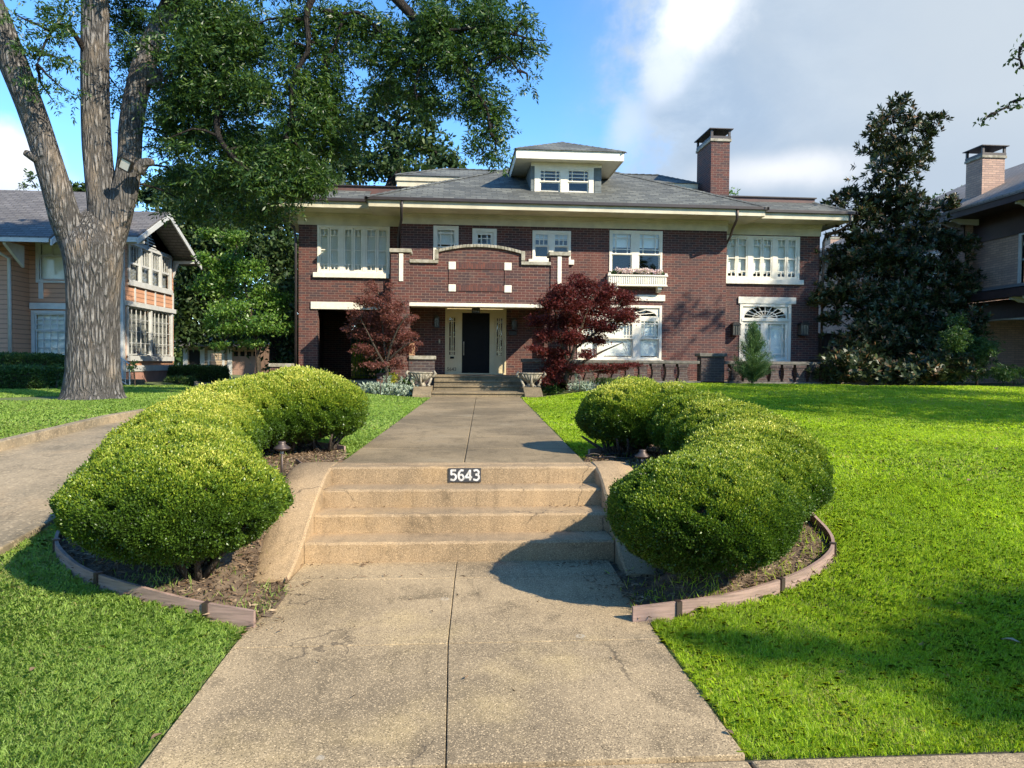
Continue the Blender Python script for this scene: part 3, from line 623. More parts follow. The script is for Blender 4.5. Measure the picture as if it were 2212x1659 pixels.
def lawn(name, x0, x1, y0, y1, dens, h, w_, mat, extra=None, clump=True):
    n = int((x1-x0)*(y1-y0)*dens); x = rng.uniform(x0, x1, n); y = rng.uniform(y0, y1, n)
    # inside the camera's wedge with margin for other viewpoints
    k = excl(x, y) & (x < y*.9+1.6) & (x > -y*.72-1.2)
    if extra is not None: k &= extra(x, y)
    x, y = x[k], y[k]; n = len(x); z = g(x, y)-.02
    tuft = .75+.5*(.5+.5*np.sin(x*9+3*np.sin(y*4))*np.sin(y*8+2*np.sin(x*5))); hh = h*(.55+.75*rng.random(n))*tuft
    P = np.stack([x, y, z], 1); az = rng.uniform(0, 2*np.pi, n)+.0; lean = rng.uniform(.3, 1.25, n)
    flow = np.stack([np.sin(x*1.3+y*.8), np.cos(y*1.1-x*.7)], 1)*.5
    ld = np.stack([np.cos(az), np.sin(az)], 1)+flow; ld /= np.linalg.norm(ld, axis=1, keepdims=True)
    s = np.stack([-np.sin(az*1.7), np.cos(az*1.7), np.zeros(n)], 1); W_ = (w_*(.6+.8*rng.random(n)))[:, None]
    mid = P.copy(); mid[:, :2] += ld*(hh*lean*.35)[:, None]; mid[:, 2] += hh*.62
    tip = P.copy(); tip[:, :2] += ld*(hh*lean)[:, None]; tip[:, 2] += hh*(1.05-.45*lean)
    V = np.stack([P-s*W_*.5, P+s*W_*.5, mid+s*W_*.42, tip, mid-s*W_*.42], 1).reshape(-1, 3)
    patch = .10*np.sin(x*.9+1)*np.sin(y*.7)+.08*np.sin(x*3.1+2*np.sin(y*1.7))*np.sin(y*2.6+x)
    dry = (rng.random(n) < .035)*.5
    return meshnp(name, V, 5, mat, None, np.clip(rng.random(n)*.75+patch+.1+dry, 0, 1))
right = lambda x, y: x > cx(y); left = lambda x, y: x <= cx(y)
for nm, sd, mt, X0, X1 in (('grass', right, GRASS, 0, 1), ('grass', left, GRASSL, -1, 0)):
    for (y0, y1, dens, h, w_) in ((2.95, 4.6, 20000, .042, .0030), (4.6, 7, 13000, .042, .0042), (7, 11, 4200, .045, .008), (11, 17, 1700, .045, .013), (17, 26, 800, .045, .02)):
        xr = y1*.9+1.6 if X1 else 1.5; xl = -y1*.72-1.2 if X0 else -.2
        o = lawn(nm, xl, xr, y0, y1, dens, h*(1.0 if X1 else .9), w_, mt, sd); tag(o, 'short green lawn grass', 'grass', kind='stuff')
# weeds and thin grass growing in the beds
for nm, P, mt, cond in (('left', POLY_L, GRASSL, lambda x, y: (x > -2.2)*(y < 5.35)*.9+.12), ('right', POLY_R, GRASS, lambda x, y: ((y < 5.05)+(x > 2.35)*(y < 6.2)*.9)+.10)):
    n = 26000; xx = rng.uniform(-3.3 if nm == 'left' else 1.1, -1.0 if nm == 'left' else 3.4, n); yy_ = rng.uniform(4.3, 9.3, n)
    nn = .5+.5*np.sin(xx*7)*np.sin(yy_*6); k = inpoly(xx, yy_, P) & (rng.random(n) < cond(xx, yy_)*nn*.6); xx, yy_ = xx[k], yy_[k]; n = len(xx)
    Pp = np.stack([xx, yy_, g(xx, yy_)], 1); D = rdir(n, 1.6); V = leaves(Pp, D, .04+.08*rng.random(n)**2, .006, fold=0)
    o = meshnp('weeds', V, 4, mt, None, rng.random(n)*.9+.1); tag(o, 'thin grass and weeds growing in the hedge bed', 'weeds', kind='stuff')
    n = 17000; xx = rng.uniform(-3.3 if nm == 'left' else 1.1, -1.0 if nm == 'left' else 3.4, n); yy_ = rng.uniform(4.3, 9.3, n); k = inpoly(xx, yy_, P); xx, yy_ = xx[k], yy_[k]; n = len(xx)
    Pp = np.stack([xx, yy_, g(xx, yy_)+.012+rng.random(n)*.012], 1); D = rdir(n, 0, .25); V = leaves(Pp, D, .025+.05*rng.random(n)**2, .014*(.3+rng.random(n)), Nn=rdir(n, 1.5), fold=.3)
    o = meshnp('leaf_litter', V, 4, LITTER, None, rng.random(n)); tag(o, 'dry brown leaves and bark scraps covering the hedge bed', 'leaf litter', kind='stuff')
# dry scraps along the joints and in the step corners
pts = []
def scat(n, x0, x1, y0, y1, z, cl=1):
    for _ in range(n): x = random.uniform(x0, x1); y = random.uniform(y0, y1); pts.append((x+.0, y, z))
scat(60, .75, 1.36, 5.80, 6.0, -.628); scat(25, -1.2, -.6, 5.9, 6.01, -.628); scat(16, .8, 1.3, 6.26, 6.36, -.463); scat(16, .75, 1.3, 6.6, 6.69, -.307); scat(8, .5, 1.3, 6.93, 7.03, -.15); scat(7, -1.1, -.5, 6.6, 6.69, -.307)
scat(60, 1.0, 1.32, 5.0, 5.65, -.632); scat(60, -1.3, -1.05, 4.4, 5.6, -.632); scat(26, -1.2, 1.2, 5.585, 5.62, -.63); scat(14, -1.1, 1.3, 3.2, 5.4, -.634); scat(10, -.6, 1.9, 8, 20, .0); scat(14, -.4, 1.7, 20.15, 20.45, .056)
P_ = np.array(pts); n = len(P_); P_[:, 2] = np.where(P_[:, 1] > 7.4, zw(P_[:, 1])+.006, P_[:, 2])+.004
V = leaves(P_, rdir(n, 0, .12), .02+.05*rng.random(n)**2, .010, Nn=rdir(n, 2), fold=.4); o = meshnp('dry_scraps', V, 4, LITTER, None, rng.random(n)*.6); tag(o, 'scattered dry twigs and leaf scraps on the steps and walk', 'leaf litter', kind='stuff')
# single fallen leaves one can point to
for k, (px, py, s, lab) in enumerate([(2162, 1401, .10, 'pale curled fallen leaf lying on the lawn at the lower right'), (2152, 981, .13, 'brown fallen leaf lying on the right lawn beyond the hedge'), (2100, 1050, .09, 'small brown fallen leaf on the sunlit right lawn'),
                                      (77, 1465, .05, 'orange fallen leaf on the lower left lawn'), (325, 1604, .06, 'rusty fallen leaf at the left edge of the lower walk'), (1567, 1583, .05, 'orange fallen leaf at the right edge of the lower walk'), (2065, 1322, .05, 'small yellow fallen leaf on the right lawn')]):
    p = atg(px, py); a = random.random()*6.28; m = MB(); d = Vector((math.cos(a), math.sin(a), 0)); q = Vector((-d.y, d.x, 0)); z = Vector((0, 0, 1)); p = p+z*(.055 if k not in (4, 5) else .012)
    pr = [(0, 0, 0), (.25, .18, .12), (.5, .27, .16), (.75, .17, .10), (1, 0, .06)]
    for i, (t_, w_, h_) in enumerate(pr): m.v += [tuple(p+d*s*t_+q*s*w_+z*s*h_), tuple(p+d*s*t_+z*s*.03), tuple(p+d*s*t_-q*s*w_+z*s*h_*1.4)]
    for i in range(4): m.f += [(i*3, i*3+1, i*3+4, i*3+3), (i*3+1, i*3+2, i*3+5, i*3+4)]
    o = m.build('fallen_leaf', LITTER, smooth=True); tag(o, lab, 'leaf', 'fallen leaves on the lawns')
    at2 = o.data.attributes.new('rnd', 'FLOAT', 'FACE'); at2.data.foreach_set('value', [1.0 if k == 0 else .55]*len(o.data.polygons))
# ---------------------------------------------------------------- path lights
def pathlight(p, h, r, label, parts=True):
    t = thing('path_light', label, 'garden light', p, 'dark metal path lights'); m = MB(); m.tube([p+Vector((0, 0, -.05)), p+Vector((.0, 0, h))], .0125, 10); m.build('stem', BRONZE, t, smooth=True)
    m = MB(); m.lathe([(.015, h-.03), (r*.98, h-.008), (r, h), (r*.97, h+.006), (r*.45, h+.035), (.034, h+.045), (.034, h+.062), (.001, h+.064)], p, 28); m.build('shade', BRONZE, t, smooth=True)
    m = MB(); m.lathe([(.016, h-.05), (.016, h-.02)], p, 12); m.build('lamp', LAMPG, t, smooth=True); return t
p = atg(610, 1050); p = Vector((p.x, 6.5, 0)); p.x = PX(609, 6.9, 1050); p.y = 6.9; p.z = gz(p.x, p.y); ptop = PZ(604, 968, 6.9)
pathlight(p, ptop-p.z, .078, 'mushroom path light beside the top of the entry steps, left hedge bed')
pr_ = Vector((PX(1388, 7.1, 990), 7.1, 0)); pr_.z = gz(pr_.x, pr_.y); pathlight(pr_, PZ(1388, 985, 7.1)-pr_.z, .078, 'mushroom path light behind the right cheek wall, right hedge bed')
for px, py, lab in ((822, 842, 'small path light in front of the silver plants left of the porch steps'), (1252, 838, 'small path light under the dark red maple'), (1574, 826, 'small path light on the lawn edge before the brick balustrade')):
    p = atz(px, py, .2); p = Vector((PX(px, 20.6 if px < 1500 else 22.4, py), 20.6 if px < 1500 else 22.4, 0)); p.z = gz(p.x, p.y); pathlight(p, .42, .09, lab)
# hose loop in the right bed
m = MB(); c = Vector((1.72, 7.75)); L = []
for i in range(40): a = i/39*6.5; L.append((c.x+.30*math.cos(a), c.y+.16*math.sin(a), gz(c.x, c.y)+.05+.01*math.sin(i)))
m.tube(L, .009, 6); tag(m.build('garden_hose', IRON, smooth=True), 'thin dark hose loop under the far end of the right hedge', 'hose')
m = MB(); q = [atg(*v) for v in ((640, 1000), (655, 1010), (640, 1030), (612, 1047))]; m.tube([v+Vector((0, 0, .03)) for v in q], .012, 6); tag(m.build('drip_pipe', BOARD, smooth=True), 'thin reddish pipe lying beside the left cheek wall', 'pipe')
# ================================================================ main house
YM, YW, YP = 25.5, 26.1, 23.1
def house(name, label, x, y, z): return thing(name, label, 'house', (x, y, z))
HB = house('brick_house', 'two-storey dark red brick house with cream eaves and an arched porch parapet', 3.9, 25.5, .3)
def wallgrid(m, xa, xb, za, zb, Yp, holes, depth=.12, axis='y', sgn=1):
    """wall sheet at y=Yp (or x=Yp for axis 'x') with rectangular openings and their reveals"""
    xsn = sorted({xa, xb, *[h[0] for h in holes], *[h[1] for h in holes]}); zsn = sorted({za, zb, *[h[2] for h in holes], *[h[3] for h in holes]})
    xsn = [v for v in xsn if xa <= v <= xb]; zsn = [v for v in zsn if za <= v <= zb]
    P = (lambda a, d, z: (a, Yp+d, z)) if axis == 'y' else (lambda a, d, z: (Yp+d*sgn, a, z))
    for i in range(len(xsn)-1):
        for k in range(len(zsn)-1):
            cx_, cz_ = (xsn[i]+xsn[i+1])/2, (zsn[k]+zsn[k+1])/2
            if any(h[0] < cx_ < h[1] and h[2] < cz_ < h[3] for h in holes): continue
            m.poly([P(xsn[i], 0, zsn[k]), P(xsn[i+1], 0, zsn[k]), P(xsn[i+1], 0, zsn[k+1]), P(xsn[i], 0, zsn[k+1])])
    for (a, b, c, d) in [h[:4] for h in holes]:
        m.poly([P(a, 0, c), P(a, depth, c), P(a, depth, d), P(a, 0, d)]); m.poly([P(b, 0, c), P(b, 0, d), P(b, depth, d), P(b, depth, c)])
        m.poly([P(a, 0, d), P(a, depth, d), P(b, depth, d), P(b, 0, d)]); m.poly([P(a, 0, c), P(b, 0, c), P(b, depth, c), P(a, depth, c)])
def rect(px0, px1, py0, py1, Y):
    pm = (py0+py1)/2; pc = (px0+px1)/2; return (PX(px0, Y, pm), PX(px1, Y, pm), PZ(pc, py1, Y), PZ(pc, py0, Y))
R = {}
R['lw'] = rect(685.6, 842, 488, 590, YW); R['rw'] = rect(1567.8, 1727, 510, 604, YW)
R['w1'] = rect(936, 990.5, 488, 568, YM); R['w2'] = rect(1020, 1072.6, 494, 600, YM); R['w3'] = rect(1150, 1233, 498.6, 561, YM)
R['w4'] = rect(1316, 1430.5, 498.5, 601, YM); R['w5'] = rect(1247, 1429, 650, 777, YM); R['w6'] = rect(1597, 1708, 656, 781, YW)
R['door'] = rect(961.8, 1093.7, 600, 803.5, YM); R['door'] = (*R['door'][:2], .62, 3.02)
R['w5'] = (R['w5'][0], R['w5'][1], R['w5'][2], 3.06); 
OPEN = (PX(686, YW, 750), -1.83, .3, 2.82)
ZT = 6.02
m = MB(); wallgrid(m, -1.81, 9.62, .0, ZT, YM, [R[k] for k in ('w1', 'w2', 'w3', 'w4', 'w5', 'door')])
m.poly([(9.62, YM, 0), (9.62, YW, 0), (9.62, YW, ZT), (9.62, YM, ZT)]); m.poly([(-1.81, YW, 0), (-1.81, YM, 0), (-1.81, YM, ZT), (-1.81, YW, ZT)])
m.build('wall', BRICK, HB)
YB_ = 31.3; m = MB(); wallgrid(m, 9.62, 13.35, 0, ZT, YW, [R['rw'], R['w6']]); m.poly([(13.35, YW, 0), (13.35, 36, 0), (13.35, 36, ZT), (13.35, YW, ZT)])
m.poly([(13.35, 36, 0), (-1.81, 36, 0), (-1.81, 36, ZT), (13.35, 36, ZT)]); m.poly([(-1.81, YB_, 0), (-1.81, 36, 0), (-1.81, 36, 3.1), (-1.81, YB_, 3.1)]); m.poly([(-5.36, YB_, 3.1), (-1.81, YB_, 3.1), (-1.81, YB_, ZT), (-5.36, YB_, ZT)]); m.build('wall', BRICK, HB)
m = MB(); wallgrid(m, -5.36, -1.81, .0, ZT, YW, [R['lw'], OPEN], depth=.32); m.poly([(-5.36, 31.3, 0), (-5.36, YW, 0), (-5.36, YW, ZT), (-5.36, 31.3, ZT)])
# side porch interior behind the big opening: ceiling, inner walls, rear wall with the way through
YB = 31.0; bo = (PX(757, YB, 760), PX(850, YB, 760), .3, 2.5)
wallgrid(m, -5.36, -1.81, .0, 3.1, YB, [bo], depth=.3); m.poly([(-1.81, YM, 0), (-1.81, YB, 0), (-1.81, YB, 3.1), (-1.81, YM, 3.1)])
m.poly([(-5.36, YW+.05, 3.1), (-5.36, YB, 3.1), (-1.81, YB, 3.1), (-1.81, YW+.05, 3.1)])
# curved inner haunch at the top of the left jamb
xj = OPEN[0]; hp = [(xj, YW+.01, 2.82), (xj, YW+.01, 1.9)]+[(xj-.0+.13*(1-math.cos(t))*0+.02, YW+.01, 1.9) for t in (0,)]
m.build('wall', BRICK, HB)
m = MB(); m.box(-5.5, -1.8, YW-.05, YB, -.1, .27); m.box(-1.81, 9.62, YM-.02, 36, -.1, .05); m.build('floor_slab', PORCHM, HB)
m = MB(); m.box(-5.40, -1.84, YW-.03, YW+.0-.002, .0, .34); m.box(-1.84, 9.65, YM-.03, YM-.002, .0, .34); m.box(9.66, 13.38, YW-.03, YW-.002, 0, .34); m.build('foundation', CAP, HB)
# --- trim
def trimbox(name, r, Yf, out, mat=LIME, parent=HB, bev=.008):
    m = MB(); m.box(r[0], r[1], Yf-out, Yf-.001, r[2], r[3]); return m.build(name, mat, parent, bevel=bev)
trimbox('lintel', rect(671.8, 836, 653, 668.6, YW), YW, .06); trimbox('lintel', rect(1594, 1718.3, 642, 656.4, YW), YW, .06)
l5 = rect(1240, 1436, 636, 649.5, YM); trimbox('lintel', l5, YM, .06)
# --- generic sash
def bars(m, x0, x1, z0, z1, Y, vb, hb, t=.022, fr=.04, dep=.035):
    t = max(t, .034)
    """frame of width fr plus vertical bars (fx, fz0, fz1) and horizontal bars (fz, fx0, fx1)"""
    m.box(x0, x0+fr, Y-dep, Y, z0, z1); m.box(x1-fr, x1, Y-dep, Y, z0, z1); m.box(x0+fr, x1-fr, Y-dep, Y, z0, z0+fr); m.box(x0+fr, x1-fr, Y-dep, Y, z1-fr, z1)
    xi0, xi1, zi0, zi1 = x0+fr, x1-fr, z0+fr, z1-fr; fx = lambda f: xi0+(xi1-xi0)*f; fz = lambda f: zi0+(zi1-zi0)*f
    for (f, a, b) in vb: m.box(fx(f)-t/2, fx(f)+t/2, Y-dep+.006, Y-.004, fz(a), fz(b))
    for (f, a, b) in hb: m.box(fx(a), fx(b), Y-dep+.009, Y-.007, fz(f)-t/2, fz(f)+t/2)
def pane(parent, x0, x1, z0, z1, Y):
    m = MB(); m.poly([(x0, Y, z0), (x1, Y, z0), (x1, Y, z1), (x0, Y, z1)]); m.build('glass', GLASS, parent)
def blind(parent, x0, x1, z0, z1, Y, closed=True):
    m = MB(); n = max(4, int((z1-z0)/.045)); 
    for k in range(n):
        za = z0+(z1-z0)*k/n; zb = za+(z1-z0)/n*(1.02 if closed else .75); m.poly([(x0, Y-.005, za), (x1, Y-.005, za), (x1, Y+.005, zb), (x0, Y+.005, zb)])
    m.build('blind', BLIND, parent)
def frame(name, r, Y, w=.09, out=.03, mat=WHITE, parent=HB, bot=True, top=True):
    m = MB(); x0, x1, z0, z1 = r; a = Y-out; b = Y+.10
    m.box(x0, x0+w, a, b, z0, z1); m.box(x1-w, x1, a, b, z0, z1)
    if top: m.box(x0+w, x1-w, a, b, z1-w, z1)
    if bot: m.box(x0+w, x1-w, a, b, z0, z0+w*.7)
    return m.build(name, mat, parent, bevel=.006)
def sillb(parent, x0, x1, zt, Y, h=.17, out=.10, mat=LIME): m = MB(); m.box(x0, x1, Y-out, Y-.001, zt-h, zt); m.build('sill', mat, parent, bevel=.008)
def casements(key, Y, blinds, px_pairs, sill):
    r = R[key]; w = frame('window', r, Y, .08); gx = lambda p: PX(p, Y, 550); zb, zt = r[2]+.06, r[3]-.08
    mull = MB(); ed = []
    for a, b in px_pairs: ed.append((gx(a), gx(b)))
    for (a, b), (c, d) in zip(ed[:-1], ed[1:]): mull.box(b, c, Y-.02, Y+.1, zb, zt)
    mull.box(r[0]+.08, ed[0][0], Y-.01, Y+.1, zb, zt) if ed[0][0] > r[0]+.085 else None
    mull.box(ed[-1][1], r[1]-.08, Y-.01, Y+.1, zb, zt) if ed[-1][1] < r[1]-.085 else None
    mull.pieces('mullion', WHITE, w)
    for i, (a, b) in enumerate(ed):
        mid = (a+b)/2; sm = MB()
        for x0, x1 in ((a, mid-.008), (mid+.008, b)):
            bars(sm, x0, x1, zb, zt, Y+.03, [(.5, .845, 1), (.5, 0, .135)], [(.845, 0, 1), (.49, 0, 1), (.135, 0, 1)], .022, .055)
            pane(w, x0+.055, x1-.055, zb+.055, zt-.055, Y+.018)
        sm.build('sash', WHITE, w)
    z_ = zt-.03
    blind(w, r[0]+.02, r[1]-.02, zb+blinds*(zt-zb), z_, Y+.125, True)
    sillb(w, PX(sill[0], Y, 595), PX(sill[1], Y, 595), r[2]-.001, Y)
casements('lw', YW, .04, [(690, 733), (742.5, 783.5), (790, 838)], (677, 841))
casements('rw', YW, .12, [(1569.5, 1614.5), (1624.5, 1668), (1677.5, 1721)], (1564, 1734))
UPV = [(.18, 0, 1), (.82, 0, 1)]
def dh(w, x0, x1, z0, z1, Y, split, vb, hb, bl=None):
    zm = z0+(z1-z0)*split; m = MB(); bars(m, x0, x1, zm, z1, Y+.02, vb, hb, .022, .045); bars(m, x0, x1, z0, zm+.02, Y+.06, [], [], .02, .045); m.build('sash', WHITE, w)
    pane(w, x0+.04, x1-.04, zm+.04, z1-.04, Y+.008); pane(w, x0+.04, x1-.04, z0+.04, zm-.01, Y+.05)
    if bl: blind(w, x0+.03, x1-.03, z1-(z1-z0)*bl, z1-.03, Y+.12)
r = R['w1']; w = frame('window', r, YM, .1); dh(w, r[0]+.1, r[1]-.1, r[2]+.05, r[3]-.1, YM, .42, UPV, [(.82, 0, 1), (.15, 0, 1)], .45); sillb(w, r[0]-.08, r[1]+.05, r[2], YM)
r = R['w2']; w = frame('balcony_door', r, YM, .12, bot=False); m = MB(); x0, x1 = r[0]+.12, r[1]-.12; gp = rect(1031, 1061, 506, 528, YM)
m.box(x0, gp[0], YM+.02, YM+.06, r[2], r[3]-.12); m.box(gp[1], x1, YM+.02, YM+.06, r[2], r[3]-.12); m.box(gp[0], gp[1], YM+.02, YM+.06, gp[3], r[3]-.12); m.box(gp[0], gp[1], YM+.02, YM+.06, r[2], gp[2]); m.build('door_leaf', WHITE, w)
m = MB(); bars(m, gp[0], gp[1], gp[2], gp[3], YM+.045, [(.27, 0, 1), (.73, 0, 1)], [(.6, 0, 1)], .022, .02); m.build('muntin', WHITE, w); pane(w, gp[0], gp[1], gp[2], gp[3], YM+.04)
r = R['w3']; w = frame('window', r, YM, .09); g3 = lambda p: PX(p, YM, 530); m = MB(); m.box(g3(1185.5), g3(1196), YM-.02, YM+.1, r[2]+.05, r[3]-.09); m.pieces('mullion', WHITE, w)
for a, b in ((1154, 1185.5), (1196, 1228)): dh(w, g3(a), g3(b), r[2]+.06, r[3]-.09, YM, .48, [(.33, 0, 1), (.67, 0, 1)], [(.5, 0, 1)], .2)
sillb(w, g3(1141.5), g3(1239.6), r[2], YM)
r = R['w4']; w = frame('window', r, YM, .08); m = MB(); m.box(g3(1365), g3(1379), YM-.02, YM+.1, r[2]+.05, r[3]-.08); m.pieces('mullion', WHITE, w)
for a, b in ((1320.5, 1365), (1379, 1426)): dh(w, g3(a), g3(b), r[2]+.06, r[3]-.08, YM, .50, UPV, [(.80, 0, 1), (.2, 0, 1)], .33)
# --- fan-light window with wide centre and narrow sides, and the right french doors
def fan(w, x0, x1, z0, z1, Y, mat, spokes=7, solid=True, segs=28):
    """elliptical fanlight: board with the ellipse cut out, spokes, glass"""
    cxm = (x0+x1)/2; a = (x1-x0)/2*.94; b = (z1-z0)*.86; m = MB(); zc = z0+.03
    pts = [(cxm-a*math.cos(t), zc+b*math.sin(t)) for t in np.linspace(0, math.pi, segs)]
    for p, q in zip(pts[:-1], pts[1:]): m.prism([(p[0], Y, p[1]), (q[0], Y, q[1]), (q[0], Y, z1), (p[0], Y, z1)], (0, .04, 0))
    m.box(x0, cxm-a, Y, Y+.04, z0, z1); m.box(cxm+a, x1, Y, Y+.04, z0, z1); m.box(cxm-a, cxm+a, Y-.002, Y+.038, z0, zc)
    for s in range(1, segs-1, 1):
        p, q = pts[s], pts[s+1] if s+1 < segs else pts[s]
    for s in range(spokes):
        t = math.pi*(s+1)/(spokes+1); e = (cxm-a*math.cos(t), zc+b*math.sin(t)); d = Vector((e[0]-cxm, 0, e[1]-zc)); nn = Vector((-d.z, 0, d.x)).normalized()*.013
        c0 = Vector((cxm, Y+.006, zc)); m.prism([c0-nn, c0+d-nn, c0+d+nn, c0+nn], (0, .024, 0))
    ip = [(cxm-a*.56*math.cos(t), zc+b*.56*math.sin(t)) for t in np.linspace(0, math.pi, 18)]; op = [(cxm-(a*.56+.028)*math.cos(t), zc+(b*.56+.028)*math.sin(t)) for t in np.linspace(0, math.pi, 18)]
    for i in range(17): m.prism([(ip[i][0], Y+.009, ip[i][1]), (op[i][0], Y+.009, op[i][1]), (op[i+1][0], Y+.009, op[i+1][1]), (ip[i+1][0], Y+.009, ip[i+1][1])], (0, .02, 0))
    m.build('fanlight', mat, w); pane(w, x0, x1, z0, z1, Y+.045)
r = R['w5']; w = frame('window', r, YM, .09); zt = PZ(1380, 691, YM); g5 = lambda p: PX(p, YM, 720)
fan(w, r[0]+.09, r[1]-.09, zt+.1, r[3]-.05, YM+.02, WHITE); m = MB(); m.box(r[0]+.09, r[1]-.09, YM-.02, YM+.1, zt, zt+.1)
xs5 = [r[0]+.09, g5(1290), g5(1302), g5(1368), g5(1382), r[1]-.09]
for a, b in ((1, 2), (3, 4)): m.box(xs5[a], xs5[b], YM-.015, YM+.1, r[2]+.06, zt)
m.pieces('mullion', WHITE, w)
for a, b, v in ((0, 1, UPV), (2, 3, [(.1, 0, 1), (.9, 0, 1)]), (4, 5, UPV)): dh(w, xs5[a], xs5[b], r[2]+.06, zt, YM, .5, v, [(.85, 0, 1), (.12, 0, 1)], .94)
sillb(w, r[0]-.06, r[1]+.06, r[2], YM, .1, .08)
r = R['w6']; w = frame('french_doors', r, YW, .11); zt = PZ(1650, 694, YW); fan(w, r[0]+.13, r[1]-.13, zt+.09, r[3]-.06, YW+.02, WHITE, 9)
m = MB(); m.box(r[0]+.06, r[1]-.06, YW-.05, YW+.1, zt, zt+.09); xm = (r[0]+r[1])/2-.03; m.box(xm-.03, xm+.03, YW, YW+.1, r[2]+.05, zt); m.build('transom_bar', WHITE, w)
m = MB()
for a, b in ((r[0]+.11, xm-.03), (xm+.03, r[1]-.11)):
    bars(m, a, b, r[2]+.07, zt, YW+.04, [(.16, 0, 1), (.84, 0, 1)], [(.91, 0, 1), (.09, 0, 1), (.5, 0, .16), (.5, .84, 1)], .022, .10); pane(w, a+.1, b-.1, r[2]+.15, zt-.1, YW+.03)
m.build('door_leaf', WHITE, w); blind(w, r[0]+.12, r[1]-.12, r[2]+.1, zt-.05, YW+.13)
# --- front door assembly
r = R['door']; DA = frame('front_entrance', r, YM, .06, .04, YCREAM, bot=False); gd = lambda p: PX(p, YM, 740)
zh = PZ(1028, 676, YM); dl, dr = gd(998), gd(1057.6); m = MB()
m.box(r[0]+.06, r[1]-.06, YM-.01, YM+.1, zh, zh+.13); m.box(gd(988), dl, YM-.012, YM+.1, .62, zh); m.box(dr, gd(1068), YM-.012, YM+.1, .62, zh); m.box(r[0], r[1], YM-.12, YM+.1, .585, .64); m.build('door_frame', YCREAM, DA, bevel=.006)
fan(DA, r[0]+.06, r[1]-.06, zh+.13, 2.98, YM+.02, YCREAM, 5)
for a, b in ((r[0]+.06, gd(988)), (gd(1068), r[1]-.06)):
    m = MB(); zg0, zg1 = PZ(1028, 769+(-1), YM), PZ(1028, 686, YM); ins = .07
    m.box(a, a+ins, YM+.02, YM+.06, .64, zh); m.box(b-ins, b, YM+.02, YM+.06, .64, zh); m.box(a+ins, b-ins, YM+.02, YM+.06, zg1, zh); m.box(a+ins, b-ins, YM+.02, YM+.06, .64, zg0)
    m.box(a+ins, b-ins, YM+.008, YM+.018, zg0-.42, zg0-.38); m.box(a+ins, b-ins, YM+.008, YM+.018, zg0-.16, zg0-.13); m.box(a+ins, a+ins+.03, YM+.008, YM+.018, zg0-.38, zg0-.16); m.box(b-ins-.03, b-ins, YM+.008, YM+.018, zg0-.38, zg0-.16)
    bars(m, a+ins, b-ins, zg0, zg1, YM+.05, [(.33, 0, 1), (.67, 0, 1)], [(.90, 0, 1), (.10, 0, 1), (.49, 0, .33), (.49, .67, 1)], .022, .012); m.build('sidelight', YCREAM, DA); pane(DA, a+ins, b-ins, zg0, zg1, YM+.055)
m = MB(); m.box(dl, dr, YM+.02, YM+.07, .64, zh); xw = dr-dl; hz = zh-.64
for (a, b, c, d) in ((.14, .86, .06, .26), (.14, .86, .34, .86)):
    X0, X1, Z0, Z1 = dl+xw*a, dl+xw*b, .64+hz*c, .64+hz*d
    for q in ((X0, X1, Z0, Z0+.02), (X0, X1, Z1-.02, Z1), (X0, X0+.02, Z0, Z1), (X1-.02, X1, Z0, Z1)): m.box(q[0], q[1], YM+.004, YM+.02, q[2], q[3])
for k in range(3): m.box(dl+xw*(.16+.24*k), dl+xw*(.36+.24*k), YM+.008, YM+.02, .64+hz*.88, .64+hz*.95)
dm = m.build('front_door', BLACKW, DA); m = MB(); hx = dl+.06; m.tube([(hx, YM-.04, 1.28), (hx, YM-.04, 1.68)], .014, 8); m.box(hx-.02, hx+.02, YM-.0, YM+.018, 1.25, 1.72); m.tube([(hx, YM-.04, 1.3), (hx, YM+.01, 1.3)], .01, 6); m.tube([(hx, YM-.04, 1.66), (hx, YM+.01, 1.66)], .01, 6); m.build('handle', CAP, DA)
digits('5643', .165, ((r[0]+gd(988))/2+.02, YM+.005, .76), DA, BRASS, .004, name='house_number', space=1.0)
m = MB(); xm = (r[0]+.06+gd(988))/2; m.box(xm-.07, xm+.07, YM-.03, YM+.018, 1.13, 1.2); m.build('mail_slot', BLACKW, DA)
# --- porch
PXL, PXR = -1.377, 3.04; m = MB(); XL0, XR1 = -1.948, 3.61
arch = []; a0, a1 = PX(947, YP, 545), PX(1126, YP, 545); zs, zp = 4.42, 4.60
n = 24; cxa = (a0+a1)/2; hw = (a1-a0)/2; rise = zp-zs; Rr = (hw*hw+rise*rise)/(2*rise)
for i in range(n+1): x = a0+(a1-a0)*i/n; arch.append((x, zp-Rr+math.sqrt(Rr*Rr-(x-cxa)**2)))
ZL = 4.08
front = [(PXL, ZL)]+[(a0, ZL)]+arch+[(a1, ZL), (PXR, ZL), (PXR, 2.86), (PXL, 2.86)]
# front parapet as columns so the brick face stays planar
def para(Y, flip=False):
    cols = [(PXL, a0, ZL, ZL)]+[(arch[i][0], arch[i+1][0], arch[i][1], arch[i+1][1]) for i in range(n)]+[(a1, PXR, ZL, ZL)]
    for (xa, xb, za, zb) in cols: m.poly([(xa, Y, 2.86), (xb, Y, 2.86), (xb, Y, zb), (xa, Y, za)])
YF = YP+.04; para(YF); para(YF+.32); m.box(XL0, PXL, YP, YP+.55, .0, 4.38); m.box(PXR, XR1, YP, YP+.55, .0, 4.38)
m.box(XL0+.04, XL0+.36, YP+.56, YM-.002, 2.86, 4.08); m.box(XR1-.36, XR1-.04, YP+.56, YM-.002, 2.86, 4.08)
